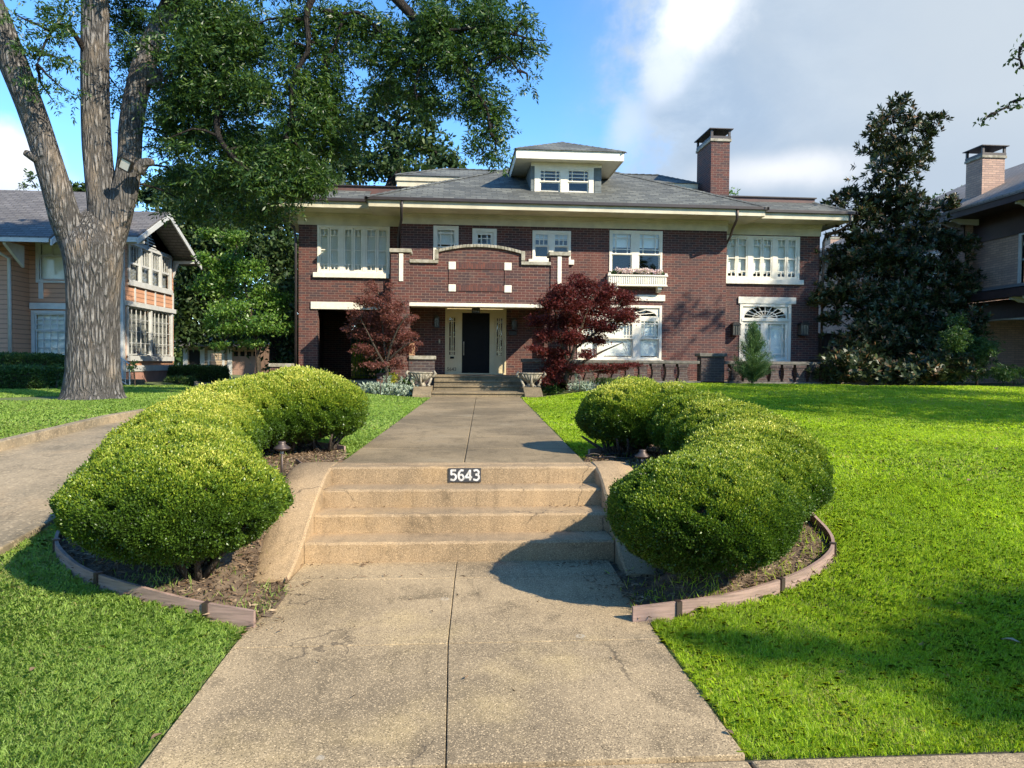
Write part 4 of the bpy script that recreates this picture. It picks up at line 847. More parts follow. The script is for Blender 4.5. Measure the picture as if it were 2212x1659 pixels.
# rear pilasters against the wall and low flanking walls
m.box(XR1-.5, XR1-.06, YM-.35, YM-.002, .2, 2.86); m.box(XL0+.02, XL0+.5, YM-.35, YM-.002, .2, 2.86)
m.build('porch', BRICK, HB)
m = MB(); m.poly([(XL0, YF, 2.863), (XR1, YF, 2.863), (XR1, YM, 2.863), (XL0, YM, 2.863)]); m.build('porch_ceiling', YCREAM, HB)
m = MB(); m.box(PXL, PXR, YF-.02, YF+.3, 2.745, 2.857); m.box(XR1-.38, XR1-.02, YP+.56, YM-.36, 2.745, 2.857); m.box(XL0+.02, XL0+.38, YP+.56, YM-.36, 2.745, 2.857); m.pieces('porch_beam', LIME, HB, bevel=.006)
m = MB(); m.box(PXL+.002, a0-.0, YP-.03, YF+.36, ZL, ZL+.105); m.box(a1, PXR-.002, YP-.03, YF+.36, ZL, ZL+.105)
th = .095
for (xa, za), (xb, zb) in zip(arch[:-1], arch[1:]): m.prism([(xa+.004, YP-.04, za), (xb-.004, YP-.04, zb), (xb-.004, YP-.04, zb+th), (xa+.004, YP-.04, za+th)], (0, .42, 0))
m.box(a0-.12, a0, YP-.035, YF+.36, ZL+.127, zs+th-.01); m.box(a1, a1+.12, YP-.035, YF+.36, ZL+.127, zs+th-.01)
m.box(XL0-.05, PXL+.06, YP-.06, YP+.6, 4.385, 4.505); m.box(PXR-.06, XR1+.05, YP-.06, YP+.6, 4.385, 4.505); m.build('parapet_cap', CAP, HB, bevel=.012)
# pier strips, panel squares, soldier bands
m = MB(); 
for xc, z0, z1 in (((XL0+PXL)/2+.03, 3.50, 4.36), ((PXR+XR1)/2-.01, 3.50, 4.36)): m.box(xc-.065, xc+.065, YP-.025, YP-.001, z0, z1)
sq = [(969, 984.5, 565.5, 582), (1089.5, 1105, 567.5, 584), (969, 984.5, 614.3, 629.7), (1089.5, 1105, 616.3, 632)]; SQ = [rect(*q, YF) for q in sq]
for q in SQ: m.box(q[0], q[1], YF-.03, YF-.001, q[2], q[3])
m.pieces('white_block', LIME, HB, bevel=.006)
m = MB(); a = SQ[0]; b = SQ[1]; c_ = SQ[2]
m.box(a[1]+.002, b[0]-.002, YF-.022, YF-.001, a[2]+.02, a[3]-.02); m.box(a[1]+.002, b[0]-.002, YF-.022, YF-.001, c_[2]+.02, c_[3]-.02); m.pieces('soldier_band', BRICKV, HB)
m = MB(); m.box(a[0]+.01, a[1]-.01, YF-.022, YF-.001, c_[3]+.002, a[2]-.002); m.box(b[0]+.01, b[1]-.01, YF-.022, YF-.001, c_[3]+.002, a[2]-.002); m.pieces('side_band', BRICK, HB)
# porch floor
m = MB(); m.box(-1.377, 3.6, 23.1, YM-.01, -.1, .585); m.build('porch_floor', PORCHM, HB, bevel=.01)
# low flanking walls
xl = -.585; m = MB(); m.box(PXL+.002, xl, YP-.02, YP+.36, 0, 1.08); m.build('flank_wall', BRICKD, HB)
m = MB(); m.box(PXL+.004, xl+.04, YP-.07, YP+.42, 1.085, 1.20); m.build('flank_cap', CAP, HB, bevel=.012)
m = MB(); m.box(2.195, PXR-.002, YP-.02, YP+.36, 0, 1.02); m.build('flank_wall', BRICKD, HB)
m = MB(); m.box(2.155, PXR-.004, YP-.07, YP+.42, 1.025, 1.14); m.build('flank_cap', CAPD, HB, bevel=.012)  # darker than the left cap: maple shade put into the colour
# --- lanterns
def lantern(px0, px1, py0, py1, Y):
    x0, x1, z0, z1 = rect(px0, px1, py0, py1, Y); d = x1-x0; y1 = Y-.06; y0 = y1-d*.85; h = z1-z0; m = MB()
    m.box(x0-.012, x1+.012, y0-.012, y1+.012, z0, z0+.025); m.box(x0-.02, x1+.02, y0-.02, y1+.02, z1-h*.2, z1-h*.16); m.prism([(x0-.02, y0-.02, z1-h*.16), (x1+.02, y0-.02, z1-h*.16), (x1-.05, y0-.02, z1), (x0+.05, y0-.02, z1)], (0, d*.85+.04, 0))
    for xx in (x0, x0+d*.33, x0+d*.66, x1-.014): m.box(xx, xx+.014, y0, y0+.014, z0+.025, z1-h*.2)
    for xx in (x0, x1-.014): m.box(xx, xx+.014, y1-.014, y1, z0+.025, z1-h*.2)
    m.box((x0+x1)/2-.03, (x0+x1)/2+.03, y1+.012, Y, z0+h*.3, z0+h*.7); L = m.build('wall_lantern', IRON, HB)
    m = MB(); m.box(x0+.016, x1-.016, y0+.02, y1-.016, z0+.027, z1-h*.21); m.build('lamp_glass', SEED, L); 
    m = MB(); m.tube([((x0+x1)/2, (y0+y1)/2, z0+.03), ((x0+x1)/2, (y0+y1)/2, z0+h*.35)], .012, 8); m.build('bulb_holder', LAMPG, L)
    m = MB(); m.lathe([(.001, -.03), (.018, -.01), (.014, .02), (.002, .05)], ((x0+x1)/2, (y0+y1)/2, z0+h*.4), 8); m.build('bulb', BULB if py0 < 700 and px0 < 1200 else LAMPG, L, smooth=True)
lantern(938.7, 949.5, 682, 708, YM); lantern(1104.6, 1116, 687.6, 713, YM); lantern(1577, 1593, 697, 724.8, YW); lantern(1722, 1738.6, 697, 725, YW)
# pendant
xp = PX(1028, 24.3, 668); m = MB(); z0p, z1p = PZ(1028, 676.5, 24.3), 2.86; d = .13
m.tube([(xp, 24.3, z1p), (xp, 24.3, z1p-.06)], .02, 8); m.box(xp-d, xp+d, 24.3-d, 24.3+d, z0p, z0p+.02); m.box(xp-d, xp+d, 24.3-d, 24.3+d, z1p-.08, z1p-.06)
for ax in (-d, -d/3, d/3, d-.012):
    for ay in (-d, d-.012): m.box(xp+ax, xp+ax+.012, 24.3+ay, 24.3+ay+.012, z0p+.02, z1p-.08)
L = m.build('pendant_lantern', IRON, HB); m = MB(); m.box(xp-d+.015, xp+d-.015, 24.3-d+.015, 24.3+d-.015, z0p+.022, z1p-.082); m.build('lamp_glass', SEED, L)
m = MB(); q = rect(1099, 1116, 718, 725, YM); m.box(q[0], q[1], YM-.12, YM-.001, q[2], q[3]+.04); m.build('mailbox', IRON, HB, bevel=.01)
m = MB(); q = rect(947.5, 951, 733, 742, YM); m.box(q[0], q[1], YM-.02, YM-.001, q[2], q[3]); m.build('door_bell', CAP, HB)
# --- window box
q = rect(1314, 1439, 594, 618, YM-.3); WBX = MB(); x0, x1, z0, z1 = q; y0, y1 = YM-.36, YM-.02
WBX.box(x0, x1, y0, y1, z0+.03, z0+.07); WBX.box(x0, x1, y0, y0+.03, z0+.07, z1-.05); WBX.box(x0, x0+.03, y0+.03, y1, z0+.07, z1-.05); WBX.box(x1-.03, x1, y0+.03, y1, z0+.07, z1-.05); WBX.box(x0-.04, x1+.04, y0-.04, y0+.04, z1-.05, z1); WBX.box(x0-.03, x1+.03, y0-.03, y1, z0-.005, z0+.028)
for k in range(26): xx = x0+.06+(x1-x0-.14)*k/25; WBX.box(xx, xx+.028, y0-.018, y0-.001, z0+.08, z1-.06)
for xx in (x0, x1-.05): WBX.box(xx-.02, xx+.07, y0-.03, y0+.06, z1, z1+.06)
wb = WBX.build('window_box', WHITE, HB, bevel=.004)
m = MB()
for px in (1330, 1423.5): xx = PX(px, YM-.2, 622); m.prism([(xx-.07, y0+.05, z0-.006), (xx-.07, y0+.05, z0-.1), (xx-.07, y0+.16, z0-.2), (xx-.07, y1, z0-.2), (xx-.07, y1, z0-.006)], (.14, 0, 0))
m.pieces('bracket', WHITE, wb)
m = MB(); m.box(x0+.032, x1-.032, y0+.032, y1-.01, z0+.075, z1-.09); m.build('soil', SOIL, wb)
fl = thing('window_box_flowers', 'pink and white flowers growing in the white window box', 'flowers', ((x0+x1)/2, YM-.2, z1-.09))
n = 1500; P = np.stack([rng.uniform(x0+.05, x1-.05, n), rng.uniform(y0+.04, y1-.04, n), z1-.05+rng.random(n)*.15], 1); meshnp('leaves', leaves(P, rdir(n, .5), .07, .04), 4, SHRUB, fl, rng.random(n)*.5)
n = 4200; cx_ = x0+.3+rng.random(22)*(x1-x0-.45); cc = np.stack([cx_, rng.uniform(y0, y1-.15, 22), z1+.09+rng.random(22)*.09], 1)
P = cc[rng.integers(0, 22, n)]+rng.normal(size=(n, 3))*np.array([.05, .04, .032]); meshnp('petals', leaves(P, rdir(n, .3), .04, .035), 4, FLOWER, fl, rng.random(n))
# --- eaves, fascia, frieze, gutters
def eaves(tagn, xa, xb, ya, wallx0, wallx1, wally, zf, left, right, fh=.2):
    """soffit + fascia + gutter for one roof portion; left/right: does it turn the corner"""
    m = MB(); yb = 36.8
    m.poly([(xa, ya, zf), (xa, wally, zf), (xb, wally, zf), (xb, ya, zf)])
    m.build('soffit', CREAM, HB)
    m = MB(); m.box(xa, xb, ya-.03, ya, zf-.02, zf+fh)
    if left: m.box(xa-.03, xa, ya, yb, zf-.02, zf+fh)
    if right: m.box(xb, xb+.03, ya, yb, zf-.02, zf+fh)
    m.build('fascia', CREAM, HB, bevel=.004)
    m = MB(); m.box(xa-.10*left-.01, xb+.10*right+.01, ya-.13, ya-.031, zf+fh-.02, zf+fh+.085)
    if left: m.box(xa-.13, xa-.031, ya-.13, yb, zf+fh-.021, zf+fh+.084)
    if right: m.box(xb+.031, xb+.13, ya-.13, yb, zf+fh-.021, zf+fh+.084)
    m.build('gutter', GUTTER, HB, bevel=.01)
ML, MR, ME = -2.78, 10.5, 24.4; ZF = 6.07
eaves('main', ML, MR, ME, -1.81, 9.62, YM, ZF, True, True); WL, WRx, WE = -6.2, 13.95, 25.0; ZFW = 6.12
eaves('lw', WL, ML, WE, -5.36, -1.81, YW, ZFW, True, False); eaves('rw', MR, WRx, WE, 9.62, 13.35, YW, ZFW, False, True)
m = MB(); m.poly([(WL, WE, ZFW-.001), (WL, 36.8, ZFW-.001), (-5.36, 36.8, ZFW-.001), (-5.36, WE, ZFW-.001)]); m.poly([(13.35, WE, ZFW-.001), (13.35, 36.8, ZFW-.001), (WRx, 36.8, ZFW-.001), (WRx, WE, ZFW-.001)])
m.poly([(ML, ME, ZF-.001), (ML, YW, ZF-.001), (-1.81, YW, ZF-.001), (-1.81, ME, ZF-.001)]); m.poly([(9.62, ME, ZF-.001), (9.62, YW, ZF-.001), (MR, YW, ZF-.001), (MR, ME, ZF-.001)]); m.pieces('soffit', CREAM, HB)
m = MB()
for (x0, x1, y, zt) in ((-1.83, 9.64, YM, ZF), (-5.38, -1.85, YW, ZFW), (9.66, 13.37, YW, ZFW)):
    m.box(x0, x1, y-.03, y-.001, 5.72, zt-.12); m.box(x0-.0, x1+.0, y-.07, y-.001, zt-.12, zt-.055); m.box(x0-.0, x1+.0, y-.13, y-.001, zt-.055, zt-.003)
m.box(13.352, 13.38, YW, 36, 5.72, ZFW-.004); m.box(-5.39, -5.362, YW, 36, 5.72, ZFW-.004); m.box(9.622, 9.65, YM, YW-.132, 5.72, ZF-.004); m.box(-1.84, -1.812, YM, YW-.132, 5.72, ZF-.004); m.build('frieze', CREAM, HB)
# --- roofs
SL = .487; ZE = ZF+.27
def hip(m, x0, x1, y0, y1, z0, zr, rx0, rx1, ry):
    A, B, C_, D = (x0, y0, z0), (x1, y0, z0), (x1, y1, z0), (x0, y1, z0); E, G = (rx0, ry, zr), (rx1, ry, zr)
    m.poly([A, B, G, E]); m.poly([B, C_, G]); m.poly([C_, D, E, G]); m.poly([D, A, E])
m = MB(); hip(m, ML-.08, MR+.08, ME-.1, 33.9, ZE, ZE+2.29, 2.2, 6.29, 29.1)
# raised rear block
hip(m, -2.25, 9.42, 27.95, 31.6, 7.98, 8.72, -.35, 8.26, 29.75)
# wing roofs: sloped skirts
ZEW = ZFW+.26
for s, x0, x1, xt in ((-1, WL-.08, ML-.1, -5.45), (1, WRx+.08, MR+.1, 13.15)):
    yt = 26.15; zt = ZEW+.56; yb = 36.9
    A = (x0, WE-.1, ZEW); B = (x1, WE-.1, ZEW); T = (x1, yt, zt); U = (xt, yt, zt); m.poly([A, B, T, U] if s < 0 else [B, A, U, T])
    A2 = (x0, yb, ZEW); U2 = (xt, yb, zt); m.poly([A, U, U2, A2] if s < 0 else [A, A2, U2, U])
m.build('roof', SHINGLE, HB)
m = MB(); m.box(-5.3, 13.3, 26.7, 35.9, 6.85, 6.9); m.build('flat_roof', GUTTER, HB)
m = MB(); m.box(-5.3, 13.3, 26.15, 35.9, 5.98, 6.01); m.box(-1.75, 9.6, 25.56, 26.14, 5.98, 6.01); m.build('ceiling', CAP, HB)
m = MB(); m.box(-1.75, 13.3, 26.2, 35.9, 3.2, 3.3); m.build('upper_floor', CAP, HB)
# ridge and hip caps
def caps(m, p, q, w=.13, h=.02):
    p, q = Vector(p), Vector(q); n = int((q-p).length/.28); d = (q-p).normalized(); s = d.cross(Vector((0, 0, 1))).normalized()
    for k in range(n):
        a = p+(q-p)*k/n; b = p+(q-p)*(k+1.12)/n; lift = Vector((0, 0, .018))
        L1, L2 = a+lift*.4, b+lift*1.5; dz = Vector((0, 0, -w*.45))
        m.poly([L1-s*w+dz, L2-s*w+dz, L2, L1]); m.poly([L1, L2, L2+s*w+dz, L1+s*w+dz])
m = MB(); caps(m, (ML-.08, ME-.1, ZE+.02), (2.2, 29.1, ZE+2.31)); caps(m, (MR+.08, ME-.1, ZE+.02), (6.29, 29.1, ZE+2.31)); caps(m, (2.2, 29.1, ZE+2.31), (6.29, 29.1, ZE+2.31))
caps(m, (-2.25, 27.95, 8.0), (-.35, 29.75, 8.74)); caps(m, (9.42, 27.95, 8.0), (8.26, 29.75, 8.74)); caps(m, (-.35, 29.75, 8.74), (8.26, 29.75, 8.74))
caps(m, (WL-.08, WE-.1, ZEW+.02), (-5.45, 26.15, ZEW+.58)); caps(m, (WRx+.08, WE-.1, ZEW+.02), (13.15, 26.15, ZEW+.58)); m.build('ridge_cap', SHINGLE, HB)
m = MB(); zt = ZEW+.56
for xa, xb in ((-5.45, -.5), (8.4, 13.15)): m.box(xa, xb, 26.16, 36.5, zt-.4, zt+.15)
m.pieces('flat_roof_edge', FLASH, HB); m = MB()
for xa, xb in ((-5.5, -.4), (8.4, 13.2)): m.box(xa, xb, 26.1, 36.5, zt+.152, zt+.19)
m.pieces('flat_roof_coping', GUTTER, HB)
m = MB(); m.box(-2.15, 9.32, 28.05, 31.5, 6.5, 7.79); m.box(-2.2, 9.37, 28.0, 31.55, 7.79, 7.975); m.build('attic_fascia', CREAM, HB)
# --- dormer
DY = 25.65; dx0, dx1 = 2.65, 5.12; m = MB(); rd = [rect(1165.5, 1210.4, 367.7, 415, DY), rect(1226, 1271.7, 368, 416, DY)]
wallgrid(m, dx0, dx1, 6.6, 7.98, DY, rd, .08); m.poly([(dx0, 28, 6.6), (dx0, DY, 6.6), (dx0, DY, 7.98), (dx0, 28, 7.98)]); m.poly([(dx1, DY, 6.6), (dx1, 28, 6.6), (dx1, 28, 7.98), (dx1, DY, 7.98)])
DSL = simple('dormer_slate', (.16, .18, .175), (.11, .125, .12), 3, .7, .1); DM = m.build('dormer', DSL, HB)
m = MB()
for k in range(6):
    z = 6.85+k*.18
    for xa, xb in ((dx0-.004, dx0+.235), (dx1-.235, dx1+.004)): m.box(xa, xb, DY-.02-.002*(k % 2), DY-.001, z, z+.172)
m.pieces('slate', DSL, DM)
m = MB(); xw0, xw1 = PX(1154.5, DY, 390), PX(1282, DY, 390); zb_, zt_ = 6.93, 7.84
m.box(xw0, rd[0][0], DY-.045, DY-.001, zb_, zt_); m.box(rd[1][1], xw1, DY-.045, DY-.001, zb_, zt_); m.box(rd[0][1], rd[1][0], DY-.045, DY-.001, zb_, zt_); m.box(rd[0][0], rd[0][1], DY-.043, DY-.001, rd[0][3], zt_); m.box(rd[1][0], rd[1][1], DY-.043, DY-.001, rd[1][3], zt_)
m.box(rd[0][0], rd[0][1], DY-.043, DY-.001, zb_, rd[0][2]); m.box(rd[1][0], rd[1][1], DY-.043, DY-.001, zb_, rd[1][2]); m.box(dx0-.01, dx1+.01, DY-.04, DY-.001, zt_+.002, 7.975); m.pieces('casing', WHITE, DM)
for q in rd: 
    zm = q[2]+(q[3]-q[2])*.46; m = MB(); bars(m, q[0], q[1], zm, q[3], DY+.01, UPV, [(.35, 0, 1), (.72, 0, 1)], .022, .04); bars(m, q[0], q[1], q[2], zm+.02, DY+.05, [], [], .02, .05); m.build('sash', WHITE, DM); pane(DM, q[0], q[1], q[2], q[3], DY+.02)
ex0, ex1, ey0, ey1 = 2.08, 5.79, 25.08, 28.9; m = MB(); m.box(ex0, ex1, ey0, ey0+.03, 7.95, 8.24); m.box(ex0, ex0+.03, ey0+.031, ey1, 7.95, 8.24); m.box(ex1-.03, ex1, ey0+.031, ey1, 7.95, 8.24)
m.poly([(ex0+.03, ey0+.03, 7.985), (ex0+.03, ey1, 7.985), (ex1-.03, ey1, 7.985), (ex1-.03, ey0+.03, 7.985)]); m.pieces('eave', WHITE, DM)
m = MB(); hip(m, ex0-.05, ex1+.05, ey0-.05, 31.0, 8.265, 9.12, 3.935, 3.936, 27.0) if False else None
A, B, Cc, D_ = (ex0-.05, ey0-.05, 8.26), (ex1+.05, ey0-.05, 8.26), (ex1+.05, 30.8, 8.26), (ex0-.05, 30.8, 8.26); E_, G_ = (3.935, 27.0, 9.1), (3.935, 28.85, 9.1)
m.poly([A, B, E_]); m.poly([B, Cc, G_, E_]); m.poly([Cc, D_, G_]); m.poly([D_, A, E_, G_]); m.box(ex0-.05, ex1+.05, ey0-.05, 28.8, 8.242, 8.258); m.build('dormer_roof', SHINGLE, DM)
m = MB(); caps(m, A, E_, .1); caps(m, B, E_, .1); m.build('ridge_cap', SHINGLE, DM)
# --- chimney
def chimney(parent, x0, x1, y0, y1, z0, z1, mat, top='metal'):
    m = MB(); m.box(x0, x1, y0, y1, z0, z1); c = m.build('chimney', mat, parent); m = MB(); m.box(x0-.05, x1+.05, y0-.05, y1+.05, z1+.002, z1+.10); m.build('chimney_crown', CAP, c, bevel=.01)
    m = MB(); zz = z1+.102; h = .34
    m.box(x0-.03, x1+.03, y0-.03, y1+.03, zz, zz+.10)
    for xx in (x0-.02, x1-.06):
        for y_ in (y0-.02, y1-.06): m.box(xx, xx+.08, y_, y_+.08, zz+.1, zz+h)
    m.prism([(x0-.1, y0-.1, zz+h), (x1+.1, y0-.1, zz+h), (x1+.1, y1+.1, zz+h), (x0-.1, y1+.1, zz+h)], (0, 0, .03)); m.build('chimney_cap', GUTTER, c); return c
chimney(HB, 9.53, 10.24, 27.0, 28.6, 6.5, 9.32, BRICK)
# --- downspouts
def spout(pts, r=.045, mat=BRONZE): m = MB(); m.tube([Vector(p) for p in pts], r, 8); m.build('downspout', mat, HB, smooth=True)
spout([(-1.70, ME-.06, ZF+.2), (-1.72, ME+.0, ZF-.12), (-1.74, ME+.3, ZF-.35), (-1.87, YM-.1, 5.45), (-1.9, YM+.1, 5.2), (-1.9, YM+.2, 3.0), (-1.9, YM+.2, .3)], mat=GUTTER)
spout([(PX(1592, ME, 455), ME-.06, ZF+.2), (PX(1592, ME, 455), ME, ZF-.15), (PX(1583, 24.8, 480), 24.8, ZF-.4), (9.70, YM-.12, 5.52), (9.70, YM+.3, 5.3), (9.70, YM+.5, .4)])
spout([(WL+.05, WE-.08, ZFW+.2), (WL+.06, WE, ZFW-.1), (WL+.3, WE+.3, ZFW-.28), (-5.5, YW-.1, ZFW-.5), (-5.44, YW-.08, 5.2), (-5.44, YW-.08, .3)], mat=GUTTER)
spout([(WRx-.1, WE-.08, ZFW+.2), (WRx-.1, WE, ZFW-.12), (WRx-.2, WE+.3, ZFW-.26), (13.5, YW-.1, ZFW-.42), (13.44, YW-.08, 5.5), (13.44, YW-.08, .3)])
# ---------------------------------------------------------------- porch steps, pedestals, urns
ps = thing('porch_steps', 'concrete steps rising to the front porch between two low pedestals', 'steps', (.65, 20.9, 0))
def stp(x0, x1, y0, y1, z0, z1):
    m = MB(); m.box(x0, x1, y0, y1, z0, z1-.046); o = m.build('step', PORCHM, ps); m = MB(); m.box(x0, x1, y0-.035, y1-.036, z1-.045, z1); m.build('tread', PORCHM, o, bevel=.01)
stp(-.60, 1.98, 20.55, 22.1, -.1, .17); stp(-.58, 2.19, 22.1, 22.50, -.1, .305); stp(-.58, 2.19, 22.5, 22.85, -.1, .445); stp(-.58, 2.19, 22.85, 23.097, -.1, .585)
for s, xa, xb in ((-1, -1.12, -.605), (1, 1.985, 2.50)):
    m = MB(); m.prism([(xa, 20.35, -.1), (xa, 20.35, .10), (xa, 20.85, .30), (xa, 22.35, .30), (xa, 22.35, -.1)], (xb-xa, 0, 0)); m.build('pedestal', PORCHM, ps, bevel=.015)
def urn(x, y, z, lab):
    t = thing('stone_urn', lab, 'planter', (x, y, z), 'stone urns beside the porch steps'); m = MB()
    m.lathe([(.001, 0), (.20, 0), (.20, .035), (.12, .06), (.09, .10), (.13, .14), (.22, .20), (.30, .28), (.335, .34), (.345, .375), (.37, .385), (.37, .415), (.33, .42), (.30, .36), (.1, .34), (.001, .34)], (x, y, z), 28, 1, .8); m.build('bowl', STONE, t, smooth=True)
    m = MB(); m.lathe([(.001, .355), (.29, .36)], (x, y, z), 20, 1, .8); m.build('soil', SOIL, t)
    for s in (-1, 1):
        m = MB(); m.tube([(x+s*.27, y-.05, z+.26), (x+s*.37, y-.08, z+.30), (x+s*.42, y-.09, z+.37), (x+s*.38, y-.07, z+.43), (x+s*.33, y-.05, z+.41)], [.03, .04, .045, .035, .02], 8); m.tube([(x+s*.30, y-.06, z+.24), (x+s*.26, y-.12, z+.12), (x+s*.20, y-.12, z+.04), (x+s*.25, y-.15, z+.015)], [.03, .035, .03, .04], 8); m.build('handle', STONE, t, smooth=True)
    m = MB(); m.tube([(x, y-.24, z+.30), (x, y-.2, z+.15), (x, y-.16, z+.03)], [.02, .035, .045], 8)
    for k in range(-3, 4): m.tube([(x+k*.09, y-.27+abs(k)*.02, z+.36), (x+k*.06, y-.22+abs(k)*.02, z+.24), (x+k*.02, y-.12, z+.13)], [.022, .02, .01], 6)
    m.build('carved_leaf', STONE, t, smooth=True)
urn(-.93, 21.5, .30, 'carved stone urn on the left pedestal of the porch steps'); urn(2.27, 21.5, .30, 'carved stone urn on the right pedestal of the porch steps, in shade')
m = MB(); q = rect(879, 896, 741, 768, YP+.15); m.box(q[0], q[1], YP, YP+.28, 1.205, 1.205+(q[3]-q[2])); o = m.build('wooden_box', simple('pale_wood', (.42, .24, .13), (.34, .19, .10), 6, .7, .2, stretch=(1, 1, 9)), bevel=.01); tag(o, 'tan wooden box standing on the low brick pier left of the steps', 'box')
# door mat
m = MB(); q = atz(980, 806, .59), atz(1075, 809, .59); m.box(.0, 1.25, 24.6, 25.2, .587, .6); tag(m.build('door_mat', IRON, bevel=.004), 'dark door mat lying before the black front door', 'mat')
# ---------------------------------------------------------------- balustrade of the terrace
BLU = thing('brick_balustrade', 'dark weathered brick balustrade with stone cap before the right half of the house', 'balustrade', (8, 23.3, .35))
bx0, bx1, by = 3.62, 15.2, 23.3
m = MB(); m.box(bx0, bx1, by-.2, by+.2, .1, .46); m.build('plinth', CAPD, BLU, bevel=.012)
px0p, px1p = PX(1510, by, 800), PX(1560, by, 800)
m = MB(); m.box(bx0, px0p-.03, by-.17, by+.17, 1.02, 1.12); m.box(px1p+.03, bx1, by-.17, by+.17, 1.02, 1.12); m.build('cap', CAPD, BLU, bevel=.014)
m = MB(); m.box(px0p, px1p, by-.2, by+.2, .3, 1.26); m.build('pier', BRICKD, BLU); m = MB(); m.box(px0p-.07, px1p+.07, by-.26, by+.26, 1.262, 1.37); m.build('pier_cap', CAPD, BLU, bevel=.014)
k = 0; x = bx0+.12
proto = None
while x < bx1-.3:
    if not (px0p-.3 < x < px1p+.02):
        m = MB(); b_ = .0
        for (h0, h1, w_) in ((.462, .56, .35), (.56, .64, .29), (.64, .84, .25), (.84, .92, .29), (.92, 1.018, .35)): m.box(x+.16-w_/2, x+.16+w_/2, by-.11-(w_-.22)/3, by+.11+(w_-.22)/3, h0+.001, h1)
        m.build('baluster', BRICKD, BLU)
    x += .435
m = MB(); m.box(3.62, 13.9, 23.52, YM-.04, -.1, .44); m.box(9.7, 13.9, YM-.04, YW-.04, -.1, .44); tag(m.build('terrace', PORCHM), kind='structure')
# metal table behind the balustrade at the right
t = thing('fire_bowl', 'low dark metal bowl standing on the terrace at the right end', 'fire bowl', (12.9, 24.6, .44)); m = MB(); m.lathe([(.05, .0), (.25, .02), (.3, .4), (.1, .62), (.42, .72), (.45, .76), (.40, .76), (.05, .68)], (12.7, 24.6, .44), 18); m.build('bowl', IRON, t, smooth=True)
# low walls left of the house
t = thing('brick_pier', 'low red brick pier with pale stone cap left of the house corner', 'pier', (-6.2, 25.2, 0)); q = rect(584, 632, 785, 820, 25.3)
m = MB(); m.box(q[0]+.04, q[1]-.04, 25.1, 25.55, -.1, q[3]-.12); m.build('pier_body', BRICK, t); m = MB(); m.box(q[0], q[1], 25.05, 25.6, q[3]-.118, q[3]); m.build('cap', CAP, t, bevel=.012)
m = MB(); m.box(q[1]-.02, -4.6, 25.3, 25.6, -.1, q[3]-.22); m.box(-2.6, -1.85, 25.4, 25.7, -.1, q[3]-.3); m.build('low_wall', BRICK, t); m = MB(); m.box(q[1]+.02, -4.95, 25.25, 25.65, q[3]-.218, q[3]-.12); m.build('wall_cap', CAP, t, bevel=.012)
# iron gate across the rear of the side porch
t = thing('iron_gate', 'black iron gate seen through the dark side porch', 'gate', (-3.2, 31.3, .3)); m = MB(); x0, x1 = bo[0], bo[1]
for zz in (.42, 1.40, 1.52): m.box(x0, x1, 31.32, 31.35, zz, zz+.025)
m.build('rail', IRON, t); m = MB(); x = x0+.05
while x < x1: m.tube([(x, 31.335, .35), (x, 31.335, 1.58)], .009, 5); x += .11
m.build('bars', IRON, t)
# ================================================================ left neighbour
NL = house('wooden_house', 'peach clapboard house with grey gabled roof behind the big tree', -13, 29, 0)
XS = -12.2; NY0, NY1 = 28.3, 33.3
m = MB(); UW = (28.9, 32.9, 4.0, 5.35); LWn = (28.75, 33.0, 1.15, 3.0)
wallgrid(m, NY0, NY1, -.2, 6.3, XS, [UW, LWn], .1, 'x', -1); m.poly([(XS, NY1, -.2), (-26, NY1, -.2), (-26, NY1, 6), (XS, NY1, 6)])
fw = rect(85, 140, 501, 604, NY0); fl_ = rect(76, 141, 678, 772, NY0)
wallgrid(m, -18.2, XS, -.2, 5.5, NY0, [fw, fl_], .1); Xc = PX(28, 27.3, 600); m.poly([(Xc, 27.3, -.2), (Xc, NY0, -.2), (Xc, NY0, 5.2), (Xc, 27.3, 5.2)]); m.poly([(-32, 27.3, -.2), (Xc, 27.3, -.2), (Xc, 27.3, 5.2), (-32, 27.3, 5.2)])
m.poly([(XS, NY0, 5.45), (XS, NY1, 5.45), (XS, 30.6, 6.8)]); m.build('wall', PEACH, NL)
def roofslab(m, pts, t=.12): m.prism(pts, (0, 0, -t))
m = MB(); XR = XS+.95
roofslab(m, [(-24, 27.35, 5.42), (XR, 27.35, 5.42), (XR, 30.3, 6.85), (-24, 30.3, 6.85)]); roofslab(m, [(XR, 33.9, 5.3), (-24, 33.9, 5.3), (-24, 30.3, 6.85), (XR, 30.3, 6.85)]); m.build('roof', SHING2, NL)
m = MB(); roofslab(m, [(-34, 26.1, 5.12), (-13.6, 26.1, 5.12), (-13.6, 30.3, 7.55), (-34, 30.3, 7.55)], .1); roofslab(m, [(-13.6, 34, 5.3), (-34, 34, 5.3), (-34, 30.3, 7.55), (-13.6, 30.3, 7.55)], .1); m.build('roof', SHING2, NL)
m = MB()
def rake(m, X, y0, z0, y1, z1, w=.2, t=.05): m.prism([(X, y0, z0), (X, y1, z1), (X, y1, z1-w), (X, y0, z0-w)], (t, 0, 0))
rake(m, XR+.001, 27.3, 5.33, 30.3, 6.78); rake(m, XR+.001, 33.95, 5.22, 30.3, 6.78); rake(m, -13.55, 26.05, 5.02, 30.3, 7.46)
m.box(-24, XR, 27.28, 27.33, 5.18, 5.36); m.box(-34, -13.6, 26.03, 26.08, 4.92, 5.06); m.pieces('rake_board', TRIM2, NL)
m = MB(); 
for (y, z) in ((28.0, 5.35), (33.2, 5.3)): m.prism([(XS+.02, y, z), (XS+.9, y, z), (XS+.9, y, z-.1), (XS+.25, y, z-.12), (XS+.02, y, z-.75)], (0, .1, 0))
